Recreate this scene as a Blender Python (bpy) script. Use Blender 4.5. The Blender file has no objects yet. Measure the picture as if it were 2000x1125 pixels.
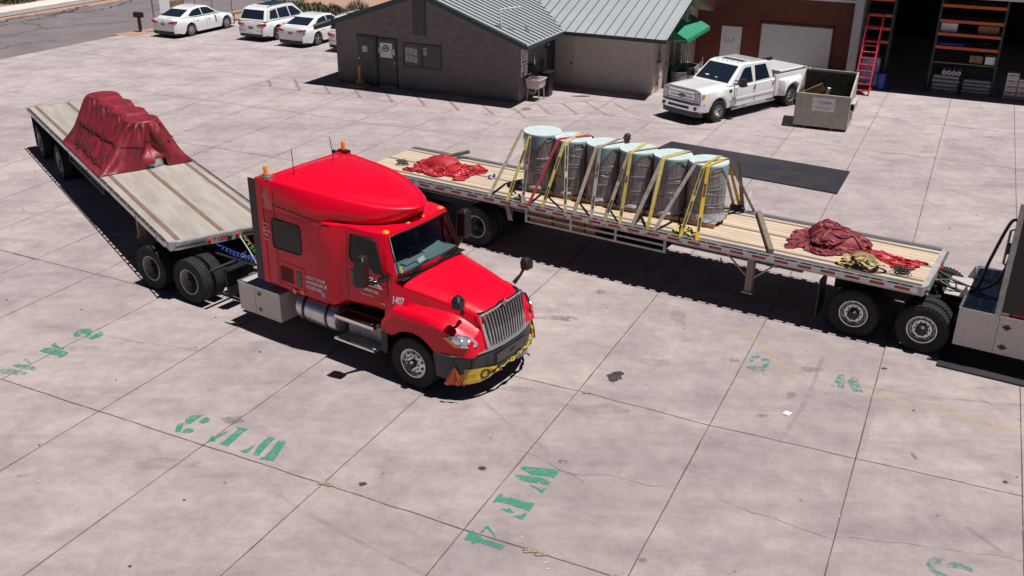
import bpy, math, random
from mathutils import Vector, Matrix, noise
random.seed(7)
R = math.radians
S = bpy.context.scene
# ---------------------------------------------------------------- camera
cd = bpy.data.cameras.new("camera"); cam = bpy.data.objects.new("camera", cd)
S.collection.objects.link(cam); S.camera = cam
cd.sensor_width = 36.0; cd.lens = 36.0 * 1899.7 / 2000.0
cd.clip_start = 0.1; cd.clip_end = 2000
p_, r_ = 0.42722, 0.010156
fw = Vector((0, math.cos(p_), -math.sin(p_))); rt = Vector((1, 0, 0)); up = rt.cross(fw)
rt2 = rt * math.cos(r_) + up * math.sin(r_); up2 = -rt * math.sin(r_) + up * math.cos(r_)
cam.matrix_world = Matrix(((rt2.x, up2.x, -fw.x, 0), (rt2.y, up2.y, -fw.y, 0), (rt2.z, up2.z, -fw.z, 9.5), (0, 0, 0, 1)))
# ---------------------------------------------------------------- sky, sun, exposure
w = bpy.data.worlds.new("World"); S.world = w; w.use_nodes = True
nt = w.node_tree; bg = nt.nodes["Background"]
sky = nt.nodes.new("ShaderNodeTexSky"); sky.sky_type = 'NISHITA'; sky.sun_disc = False
sky.sun_elevation = R(73.4); sky.sun_rotation = R(110.6); sky.air_density = .18; sky.dust_density = .05; sky.ozone_density = 1.5
nt.links.new(sky.outputs[0], bg.inputs[0]); bg.inputs[1].default_value = 0.05
sd = bpy.data.lights.new("sun", 'SUN'); sun = bpy.data.objects.new("sun", sd); S.collection.objects.link(sun)
sd.energy = 4.6; sd.angle = R(0.5); sd.color = (1.0, 0.965, 0.93)
sun.rotation_euler = Vector((-0.279, 0.105, -1)).to_track_quat('-Z', 'Y').to_euler()
sun.location = (5, -2, 30)
vs = S.view_settings; vs.view_transform = 'Standard'; vs.look = 'None'; vs.exposure = 0.30; vs.gamma = 1.0
# ---------------------------------------------------------------- materials
def mat(name, col, rough=.6, metal=0., var=0., scale=3., col2=None, bump=0., bscale=40., coat=0., spec=.5, stretch=(1, 1, 1), detail=5, contrast=(.35, .65)):
    m = bpy.data.materials.new(name); m.use_nodes = True; n = m.node_tree.nodes; l = m.node_tree.links
    b = n["Principled BSDF"]
    b.inputs["Base Color"].default_value = (*col, 1); b.inputs["Roughness"].default_value = rough
    b.inputs["Metallic"].default_value = metal; b.inputs["Coat Weight"].default_value = coat
    b.inputs["Specular IOR Level"].default_value = spec
    tc = n.new("ShaderNodeTexCoord"); mp = n.new("ShaderNodeMapping"); mp.inputs["Scale"].default_value = stretch
    l.new(tc.outputs["Object"], mp.inputs[0])
    if var or col2:
        nz = n.new("ShaderNodeTexNoise"); nz.inputs["Scale"].default_value = scale; nz.inputs["Detail"].default_value = detail
        nz.inputs["Roughness"].default_value = .62
        l.new(mp.outputs[0], nz.inputs[0])
        cr = n.new("ShaderNodeValToRGB"); c2 = col2 if col2 else tuple(max(0, c * (1 - var)) for c in col)
        c1 = col if col2 else tuple(min(1, c * (1 + var)) for c in col)
        cr.color_ramp.elements[0].position = contrast[0]; cr.color_ramp.elements[1].position = contrast[1]
        cr.color_ramp.elements[0].color = (*c2, 1); cr.color_ramp.elements[1].color = (*c1, 1)
        l.new(nz.outputs[0], cr.inputs[0]); l.new(cr.outputs[0], b.inputs["Base Color"])
        mr = n.new("ShaderNodeMapRange"); mr.inputs[3].default_value = min(1, rough * 1.15); mr.inputs[4].default_value = rough * .85
        l.new(nz.outputs[0], mr.inputs[0]); l.new(mr.outputs[0], b.inputs["Roughness"])
    if bump:
        nb = n.new("ShaderNodeTexNoise"); nb.inputs["Scale"].default_value = bscale; nb.inputs["Detail"].default_value = 3
        l.new(mp.outputs[0], nb.inputs[0]); bp = n.new("ShaderNodeBump"); bp.inputs["Strength"].default_value = bump
        bp.inputs["Distance"].default_value = .02
        l.new(nb.outputs[0], bp.inputs["Height"]); l.new(bp.outputs[0], b.inputs["Normal"])
    return m
def emis(name, col, st):
    m = bpy.data.materials.new(name); m.use_nodes = True; b = m.node_tree.nodes["Principled BSDF"]
    b.inputs["Emission Color"].default_value = (*col, 1); b.inputs["Emission Strength"].default_value = st; return m
def stripes(m, axis, freq, amt=.35, width=.5, mult=None, bump=0.):
    """darken / groove base colour in bands along one object axis"""
    n = m.node_tree.nodes; l = m.node_tree.links; b = n["Principled BSDF"]
    tc = n.new("ShaderNodeTexCoord"); sx = n.new("ShaderNodeSeparateXYZ"); l.new(tc.outputs["Object"], sx.inputs[0])
    mu = n.new("ShaderNodeMath"); mu.operation = 'MULTIPLY'; mu.inputs[1].default_value = freq; l.new(sx.outputs["XYZ".index(axis)], mu.inputs[0])
    fr = n.new("ShaderNodeMath"); fr.operation = 'FRACT'; l.new(mu.outputs[0], fr.inputs[0])
    lt = n.new("ShaderNodeMath"); lt.operation = 'LESS_THAN'; lt.inputs[1].default_value = width; l.new(fr.outputs[0], lt.inputs[0])
    mx = n.new("ShaderNodeMix"); mx.data_type = 'RGBA'; mx.blend_type = 'MULTIPLY'
    c = mult or (1 - amt,) * 3
    l.new(lt.outputs[0], mx.inputs[0]); mx.inputs[7].default_value = (*c, 1)
    src = b.inputs["Base Color"].links
    if src: l.new(src[0].from_socket, mx.inputs[6])
    else: mx.inputs[6].default_value = b.inputs["Base Color"].default_value
    l.new(mx.outputs[2], b.inputs["Base Color"])
    if bump:
        bp = n.new("ShaderNodeBump"); bp.inputs["Strength"].default_value = bump; bp.inputs["Distance"].default_value = .01
        l.new(lt.outputs[0], bp.inputs["Height"]); l.new(bp.outputs[0], b.inputs["Normal"])
    return m
M = {}
M['red'] = mat('red_paint', (.66, .0012, .020), .34, coat=.38, var=.04, scale=1.5, spec=.22)
M['redb'] = mat('red_bumper_grille_black', (.03, .03, .034), .5)
M['black'] = mat('black_plastic', (.012, .012, .014), .45, bump=.1)
M['gloss'] = mat('gloss_black', (.008, .008, .01), .08, coat=.5)
M['glass'] = mat('dark_glass', (.006, .007, .009), .06, spec=.35)
M['glassb'] = mat('tinted_car_glass', (.012, .02, .035), .05, spec=.7)
M['rubber'] = mat('tyre_rubber', (.016, .016, .018), .85, var=.3, scale=6, bump=.5, bscale=25)
M['chrome'] = mat('chrome', (.75, .77, .8), .12, 1.)
M['alu'] = mat('brushed_aluminium', (.56, .56, .57), .32, .9, var=.12, scale=5, bump=.1, bscale=20)
M['dalu'] = mat('dull_aluminium', (.42, .41, .40), .5, .35, var=.2, scale=4)
M['tread'] = mat('tread_plate', (.58, .54, .51), .45, .3, var=.2, scale=60, bump=.6, bscale=70)
M['rim'] = mat('wheel_alloy', (.62, .62, .64), .25, .85, var=.15, scale=8)
M['steel'] = mat('painted_frame_steel', (.012, .012, .014), .6, var=.3, scale=8)
M['white'] = mat('white_car_paint', (.76, .76, .77), .25, coat=.8)
M['orange'] = mat('amber_lens', (.9, .25, .01), .2, coat=.5)
M['redlens'] = mat('red_lens', (.45, .01, .015), .15, coat=.5)
M['lens'] = mat('clear_lens', (.70, .73, .78), .10, .35, col2=(.25, .28, .33), scale=16, coat=.8)
M['txt'] = mat('white_lettering', (.72, .72, .72), .5)
M['txtr'] = mat('red_lettering', (.30, .03, .04), .6)
M['txtk'] = mat('black_lettering', (.03, .03, .04), .6)
M['txtg'] = mat('grey_lettering', (.35, .35, .38), .6)
M['wood'] = mat('deck_planks', (.56, .455, .34), .75, col2=(.42, .33, .245), scale=2.0, stretch=(.25, 3.2, 1), bump=.3)
M['strip'] = mat('nailing_strip_wood', (.21, .14, .105), .85, col2=(.12, .085, .07), scale=5, stretch=(.4, 4, 1))
M['lumber'] = mat('fresh_lumber', (.50, .32, .17), .75, col2=(.36, .21, .10), scale=4, stretch=(.5, 3, 3))
M['old'] = mat('weathered_timber', (.22, .19, .15), .85, col2=(.12, .10, .08), scale=6, stretch=(3, 3, .6))
M['deck'] = stripes(mat('aluminium_deck', (.50, .45, .405), .52, .15, col2=(.36, .32, .285), scale=1.6, stretch=(.35, 2.2, 1)), 'Y', 15, .22, .2, bump=.4)
M['tarp'] = mat('red_tarp', (.27, .016, .028), .48, col2=(.11, .012, .020), scale=2.6, stretch=(2.2, 2.2, .5), detail=8, coat=.06, bump=.35, bscale=9, contrast=(.36, .62))
M['tarpt'] = mat('red_tarp_dusty', (.25, .018, .030), .62, col2=(.095, .016, .026), scale=2.0, stretch=(1.2, 4, 1.5), detail=8, coat=.04, bump=.35, bscale=9, contrast=(.36, .62))
M['tarpb'] = mat('bright_red_tarp', (.48, .018, .028), .52, col2=(.30, .012, .02), scale=3, coat=.04, bump=.3, bscale=9)
M['wrap'] = mat('stretch_wrapped_goods', (.30, .27, .275), .18, col2=(.13, .115, .12), scale=4.5, stretch=(5, 5, .35), coat=.8, bump=.6, bscale=9)
M['wrapw'] = mat('loose_clear_wrap', (.50, .52, .56), .18, col2=(.22, .23, .27), scale=6, coat=1., bump=.9, bscale=14)
M['teal'] = mat('pale_teal_cap', (.54, .62, .61), .45, col2=(.44, .55, .55), scale=3)
M['teald'] = mat('teal_film_flap', (.17, .30, .32), .4, coat=.4)
M['tan'] = mat('tan_webbing', (.36, .29, .21), .85, col2=(.24, .19, .145), scale=9)
M['tan2'] = mat('grey_webbing', (.34, .29, .27), .85, col2=(.22, .18, .165), scale=9)
M['pale'] = mat('pale_webbing', (.50, .44, .35), .85, col2=(.36, .31, .25), scale=9)
M['yel'] = mat('yellow_webbing', (.52, .41, .09), .8, col2=(.36, .29, .10), scale=9)
M['yelo'] = mat('orange_yellow_webbing', (.72, .40, .02), .8, col2=(.5, .33, .04), scale=9)
M['redw'] = mat('red_webbing', (.38, .02, .04), .8, col2=(.22, .03, .04), scale=9)
M['banner'] = mat('yellow_vinyl_banner', (.62, .40, .01), .35, col2=(.40, .27, .01), scale=6, coat=.6, bump=.6, bscale=9)
M['flag'] = mat('orange_vinyl_flag', (.50, .09, .02), .5, col2=(.34, .06, .02), scale=5)
M['paper'] = mat('white_paper', (.75, .74, .68), .8)
M['cream'] = mat('cream_notice', (.55, .52, .36), .8)
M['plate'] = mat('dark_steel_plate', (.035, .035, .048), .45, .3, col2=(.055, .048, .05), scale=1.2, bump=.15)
M['green'] = mat('green_awning_canvas', (.02, .22, .12), .7, var=.15, scale=4)
M['bwood'] = mat('yellow_stake_wood', (.40, .25, .10), .8, var=.2)
M['dumps'] = mat('dumpster_paint', (.46, .44, .37), .65, col2=(.34, .33, .28), scale=4, detail=9, bump=.15, bscale=15)
M['dumpin'] = mat('rusty_dumpster_inside', (.10, .095, .07), .85, col2=(.05, .045, .035), scale=5)
M['rack'] = mat('orange_rack_beam', (.55, .09, .015), .5)
M['rackg'] = mat('green_rack_upright', (.012, .035, .028), .5)
M['ladder'] = mat('red_ladder_paint', (.48, .03, .07), .45)
M['galv'] = mat('galvanised_steel', (.30, .30, .29), .45, .6, var=.25, scale=5)
M['blue'] = mat('blue_plastic', (.02, .05, .35), .4)
M['hose'] = mat('blue_coil_hose', (.03, .06, .32), .35)
M['hoseg'] = mat('green_coil_hose', (.05, .35, .06), .35)
M['skin'] = mat('skin', (.16, .085, .055), .6)
M['cloth'] = mat('dark_clothes', (.02, .022, .035), .9)
M['rust'] = mat('rusty_post', (.13, .055, .035), .85, var=.4, scale=8)
M['board'] = mat('brown_board', (.26, .16, .08), .85, var=.3, scale=5)
M['stucco'] = mat('beige_wall_paint', (.54, .485, .425), .8, col2=(.47, .42, .365), scale=3, bump=.2, bscale=30)
M['brick'] = None
M['dash'] = mat('grey_dashboard', (.17, .215, .21), .75)
M['seat'] = mat('dark_seat', (.03, .03, .035), .8)
# brick
def brickmat(name, c1, c2, mo, sc, bw, bh, ms, rough=.85, rot=True):
    m = bpy.data.materials.new(name); m.use_nodes = True; n = m.node_tree.nodes; l = m.node_tree.links; b = n["Principled BSDF"]
    tc = n.new("ShaderNodeTexCoord"); sx = n.new("ShaderNodeSeparateXYZ"); cb = n.new("ShaderNodeCombineXYZ"); ad = n.new("ShaderNodeMath")
    l.new(tc.outputs["Object"], sx.inputs[0]); l.new(sx.outputs[0], ad.inputs[0]); l.new(sx.outputs[1], ad.inputs[1])
    l.new(ad.outputs[0], cb.inputs[0]); l.new(sx.outputs[2], cb.inputs[1])
    br = n.new("ShaderNodeTexBrick"); l.new(cb.outputs[0], br.inputs[0])
    for k, v in zip(("Color1", "Color2", "Mortar"), (c1, c2, mo)): br.inputs[k].default_value = (*v, 1)
    br.inputs["Scale"].default_value = sc; br.inputs["Brick Width"].default_value = bw; br.inputs["Row Height"].default_value = bh; br.inputs["Mortar Size"].default_value = ms
    nz = n.new("ShaderNodeTexNoise"); nz.inputs["Scale"].default_value = 2.5; nz.inputs["Detail"].default_value = 6; l.new(tc.outputs["Object"], nz.inputs[0])
    mr = n.new("ShaderNodeMapRange"); mr.inputs[3].default_value = .75; mr.inputs[4].default_value = 1.25; l.new(nz.outputs[0], mr.inputs[0])
    mx = n.new("ShaderNodeMix"); mx.data_type = 'RGBA'; mx.blend_type = 'MULTIPLY'; mx.inputs[0].default_value = 1
    l.new(br.outputs[0], mx.inputs[6]); l.new(mr.outputs[0], mx.inputs[7]); l.new(mx.outputs[2], b.inputs["Base Color"])
    b.inputs["Roughness"].default_value = rough
    bp = n.new("ShaderNodeBump"); bp.inputs["Strength"].default_value = .4; bp.inputs["Distance"].default_value = .01; bp.invert = True
    l.new(br.outputs[1], bp.inputs["Height"]); l.new(bp.outputs[0], b.inputs["Normal"])
    return m
M['block'] = brickmat('grey_slump_block', (.195, .168, .160), (.155, .135, .132), (.120, .106, .106), 1, .4, .1, .006)
M['brick'] = brickmat('red_brown_brick', (.17, .045, .025), (.13, .035, .02), (.11, .05, .035), 1, .22, .075, .007)
# windshield: tinted, see-through, glossy
def winmat(name, tint, gl=.5):
    m = bpy.data.materials.new(name); m.use_nodes = True; n = m.node_tree.nodes; l = m.node_tree.links
    n.remove(n["Principled BSDF"]); o = n["Material Output"]
    t = n.new("ShaderNodeBsdfTransparent"); t.inputs[0].default_value = (*tint, 1)
    g = n.new("ShaderNodeBsdfGlossy"); g.inputs["Roughness"].default_value = .03
    lw = n.new("ShaderNodeLayerWeight"); lw.inputs[0].default_value = .5; pw = n.new("ShaderNodeMath"); pw.operation = 'POWER'; pw.inputs[1].default_value = 4; l.new(lw.outputs["Facing"], pw.inputs[0]); f = n.new("ShaderNodeMapRange"); f.inputs[3].default_value = .05; f.inputs[4].default_value = .9; l.new(pw.outputs[0], f.inputs[0])
    mx = n.new("ShaderNodeMixShader"); l.new(f.outputs[0], mx.inputs[0]); l.new(t.outputs[0], mx.inputs[1]); l.new(g.outputs[0], mx.inputs[2])
    l.new(mx.outputs[0], o.inputs[0]); return m
M['wind'] = winmat('windshield_glass', (.62, .72, .74))
M['film'] = winmat('plastic_film', (.8, .82, .85))
# worn floor paint: shows the concrete through
def paint(name, col, lo=.42, hi=.56, scale=9, a=1.):
    m = bpy.data.materials.new(name); m.use_nodes = True; n = m.node_tree.nodes; l = m.node_tree.links; b = n["Principled BSDF"]
    b.inputs["Base Color"].default_value = (*col, 1); b.inputs["Roughness"].default_value = .8
    nz = n.new("ShaderNodeTexNoise"); nz.inputs["Scale"].default_value = scale; nz.inputs["Detail"].default_value = 8; nz.inputs["Roughness"].default_value = .7
    tc = n.new("ShaderNodeTexCoord"); l.new(tc.outputs["Object"], nz.inputs[0])
    mr = n.new("ShaderNodeMapRange"); mr.inputs[1].default_value = lo; mr.inputs[2].default_value = hi; mr.inputs[3].default_value = 0; mr.inputs[4].default_value = a
    l.new(nz.outputs[0], mr.inputs[0]); l.new(mr.outputs[0], b.inputs["Alpha"]); return m
M['pg'] = paint('worn_green_paint', (.025, .25, .17), .34, .56, 8, .88)
M['pgo'] = paint('faded_green_paint', (.045, .24, .17), .40, .60, 7, .75)
M['pr'] = paint('worn_red_paint', (.34, .11, .12), .35, .62, 7, .68)
M['py'] = paint('worn_yellow_paint', (.62, .44, .20), .44, .66, 9, .6)
M['st1'] = paint('faint_stain', (.20, .17, .17), .35, .80, 3, .35)
M['mark'] = paint('tyre_mark', (.19, .165, .165), .40, .85, 1.6, .22)
M['st2'] = paint('dark_stain', (.12, .095, .09), .36, .72, 7, .5)
M['st3'] = paint('oil_spot', (.045, .032, .03), .25, .5, 14, .85)
M['joint'] = paint('joint_filler', (.10, .06, .055), .25, .50, 5, .82)
M['crack'] = paint('concrete_crack', (.15, .11, .105), .35, .62, 4, .62)
# ---------------------------------------------------------------- mesh builder
class MB:
    def __init__(s): s.v = []; s.f = []; s.mi = []
    def add(s, vs, fs, m=0):
        o = len(s.v); s.v += [tuple(v) for v in vs]
        for f in fs: s.f.append(tuple(o + i for i in f)); s.mi.append(m)
        return s
    def box(s, x0, x1, y0, y1, z0, z1, m=0):
        return s.add([(x0, y0, z0), (x1, y0, z0), (x1, y1, z0), (x0, y1, z0), (x0, y0, z1), (x1, y0, z1), (x1, y1, z1), (x0, y1, z1)],
                     [(0, 3, 2, 1), (4, 5, 6, 7), (0, 1, 5, 4), (1, 2, 6, 5), (2, 3, 7, 6), (3, 0, 4, 7)], m)
    def obox(s, c, sz, e=(0, 0, 0), m=0):
        from mathutils import Euler
        q = Euler(e).to_matrix(); c = Vector(c); o = len(s.v); b = MB().box(-sz[0] / 2, sz[0] / 2, -sz[1] / 2, sz[1] / 2, -sz[2] / 2, sz[2] / 2)
        return s.add([c + q @ Vector(v) for v in b.v], b.f, m)
    def bar(s, a, b, w, h=None, m=0, upv=(0, 0, 1)):
        a, b = Vector(a), Vector(b); d = (b - a).normalized(); u = Vector(upv)
        if abs(d.dot(u)) > .98: u = Vector((1, 0, 0))
        x = d.cross(u).normalized() * w / 2; y = x.cross(d).normalized() * (h or w) / 2
        return s.add([a - x - y, a + x - y, a + x + y, a - x + y, b - x - y, b + x - y, b + x + y, b - x + y],
                     [(0, 3, 2, 1), (4, 5, 6, 7), (0, 1, 5, 4), (1, 2, 6, 5), (2, 3, 7, 6), (3, 0, 4, 7)], m)
    def prism(s, poly, axis, a, b, m=0):
        def P(p, t):
            return {'x': (t, p[0], p[1]), 'y': (p[0], t, p[1]), 'z': (p[0], p[1], t)}[axis]
        n = len(poly); vs = [P(p, a) for p in poly] + [P(p, b) for p in poly]
        return s.add(vs, [tuple(range(n))[::-1], tuple(range(n, 2 * n))] + [(i, (i + 1) % n, n + (i + 1) % n, n + i) for i in range(n)], m)
    def tube(s, pts, r, n=8, m=0, caps=True):
        P = [Vector(p) for p in pts]; k = len(P); rr = r if isinstance(r, (list, tuple)) else [r] * k; vs = []; u = None
        for i in range(k):
            d = (P[min(i + 1, k - 1)] - P[max(i - 1, 0)]).normalized()
            if u is None: u = Vector((0, 0, 1)) if abs(d.z) < .9 else Vector((1, 0, 0))
            x = d.cross(u).normalized(); y = x.cross(d).normalized(); u = y
            vs += [P[i] + (x * math.cos(2 * math.pi * j / n) + y * math.sin(2 * math.pi * j / n)) * rr[i] for j in range(n)]
        fs = [(i * n + j, i * n + (j + 1) % n, (i + 1) * n + (j + 1) % n, (i + 1) * n + j) for i in range(k - 1) for j in range(n)]
        if caps: fs += [tuple(range(n))[::-1], tuple(range((k - 1) * n, k * n))]
        return s.add(vs, fs, m)
    def lathe(s, prof, c=(0, 0, 0), axis='y', n=32, m=0, closed=False, cap=True):
        vs = []; k = len(prof)
        for r, t in prof:
            for j in range(n):
                a = 2 * math.pi * j / n; x, y = r * math.cos(a), r * math.sin(a)
                vs.append({'y': (c[0] + x, c[1] + t, c[2] + y), 'z': (c[0] + x, c[1] + y, c[2] + t), 'x': (c[0] + t, c[1] + x, c[2] + y)}[axis])
        fs = [(i * n + j, i * n + (j + 1) % n, (i + 1) % k * n + (j + 1) % n, (i + 1) % k * n + j) for i in range(k if closed else k - 1) for j in range(n)]
        if not closed:
            if cap and prof[0][0] > 1e-4: fs.append(tuple(range(n)))
            if prof[-1][0] > 1e-4: fs.append(tuple(range((k - 1) * n, k * n))[::-1])
        return s.add(vs, fs, m)
    def loft(s, rings, m=0, closed=True, cap0=True, cap1=True, skip=None):
        n = len(rings[0]); vs = [p for r in rings for p in r]; fs = []
        for i in range(len(rings) - 1):
            for j in range(n if closed else n - 1):
                if skip and skip(i, j): continue
                fs.append((i * n + j, i * n + (j + 1) % n, (i + 1) * n + (j + 1) % n, (i + 1) * n + j))
        if cap0: fs.append(tuple(range(n))[::-1])
        if cap1: fs.append(tuple(range((len(rings) - 1) * n, len(rings) * n)))
        return s.add(vs, fs, m)
    def poly(s, pts, m=0): return s.add(pts, [tuple(range(len(pts)))], m)
    def build(s, name, mats, parent=None, smooth=False, bevel=0., seg=2, loc=None, rot=None, auto=None, fixn=True):
        me = bpy.data.meshes.new(name); me.from_pydata(s.v, [], s.f)
        if not isinstance(mats, (list, tuple)): mats = [mats]
        for q in mats: me.materials.append(q)
        if len(mats) > 1: me.polygons.foreach_set("material_index", s.mi)
        if fixn:
            import bmesh
            bm = bmesh.new(); bm.from_mesh(me); bmesh.ops.recalc_face_normals(bm, faces=bm.faces); bm.to_mesh(me); bm.free()
        if smooth: me.polygons.foreach_set("use_smooth", [True] * len(me.polygons))
        if auto: me.polygons.foreach_set("use_smooth", [True] * len(me.polygons)); me.set_sharp_from_angle(angle=R(auto))
        me.update()
        o = bpy.data.objects.new(name, me); S.collection.objects.link(o)
        if parent: o.parent = parent
        if loc: o.location = loc
        if rot: o.rotation_euler = rot
        if bevel:
            bv = o.modifiers.new("bevel", 'BEVEL'); bv.width = bevel; bv.segments = seg; bv.limit_method = 'ANGLE'; bv.angle_limit = R(35); bv.harden_normals = False
        return o
def thing(name, label, cat, loc=(0, 0, 0), rz=0, group=None):
    o = bpy.data.objects.new(name, None); S.collection.objects.link(o); o.empty_display_size = .2
    o.location = loc; o.rotation_euler = (0, 0, R(rz)); o['label'] = label; o['category'] = cat
    if group: o['group'] = group
    return o
def tag(o, label, cat, group=None):
    o['label'] = label; o['category'] = cat
    if group: o['group'] = group
    return o
def struct(o, kind='structure'): o['kind'] = kind; return o
def text(s, size, m, parent, pos, xd, yd, name='lettering', bold=0., align='LEFT', shear=0., ext=.002, sx=1.):
    cu = bpy.data.curves.new(name, 'FONT'); cu.body = s; cu.size = size; cu.extrude = ext; cu.offset = bold; cu.align_x = align; cu.shear = shear
    t = bpy.data.objects.new(name, cu); S.collection.objects.link(t)
    dg = bpy.context.evaluated_depsgraph_get(); me = bpy.data.meshes.new_from_object(t.evaluated_get(dg))
    bpy.data.objects.remove(t); bpy.data.curves.remove(cu)
    me.materials.clear(); me.materials.append(m)
    x = Vector(xd).normalized(); y = Vector(yd).normalized(); z = x.cross(y)
    mw = Matrix(((x.x * sx, y.x, z.x, pos[0]), (x.y * sx, y.y, z.y, pos[1]), (x.z * sx, y.z, z.z, pos[2]), (0, 0, 0, 1)))
    me.transform(mw); o = bpy.data.objects.new(name, me); S.collection.objects.link(o)
    if parent: o.parent = parent
    return o
class Fr:
    def __init__(s, x, y, deg): s.x, s.y, s.deg = x, y, deg; a = R(deg); s.h = (math.cos(a), math.sin(a)); s.l = (-math.sin(a), math.cos(a))
    def W(s, x, y, z=0): return (s.x + x * s.h[0] + y * s.l[0], s.y + x * s.h[1] + y * s.l[1], z)
TR = Fr(-1.18, 17.23, -34.2); T1 = Fr(-6.579, 20.636, -54.3); T2 = Fr(8.962, 18.965, -31.3); BL = Fr(.173, 38.968, -24.5); PK = Fr(7.08, 37.02, -140.1)
def nz(x, y=0, z=0): return noise.noise((x, y, z))
def ridge(x, y, z=0): return 1 - abs(noise.noise((x, y, z))) * 2
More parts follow.
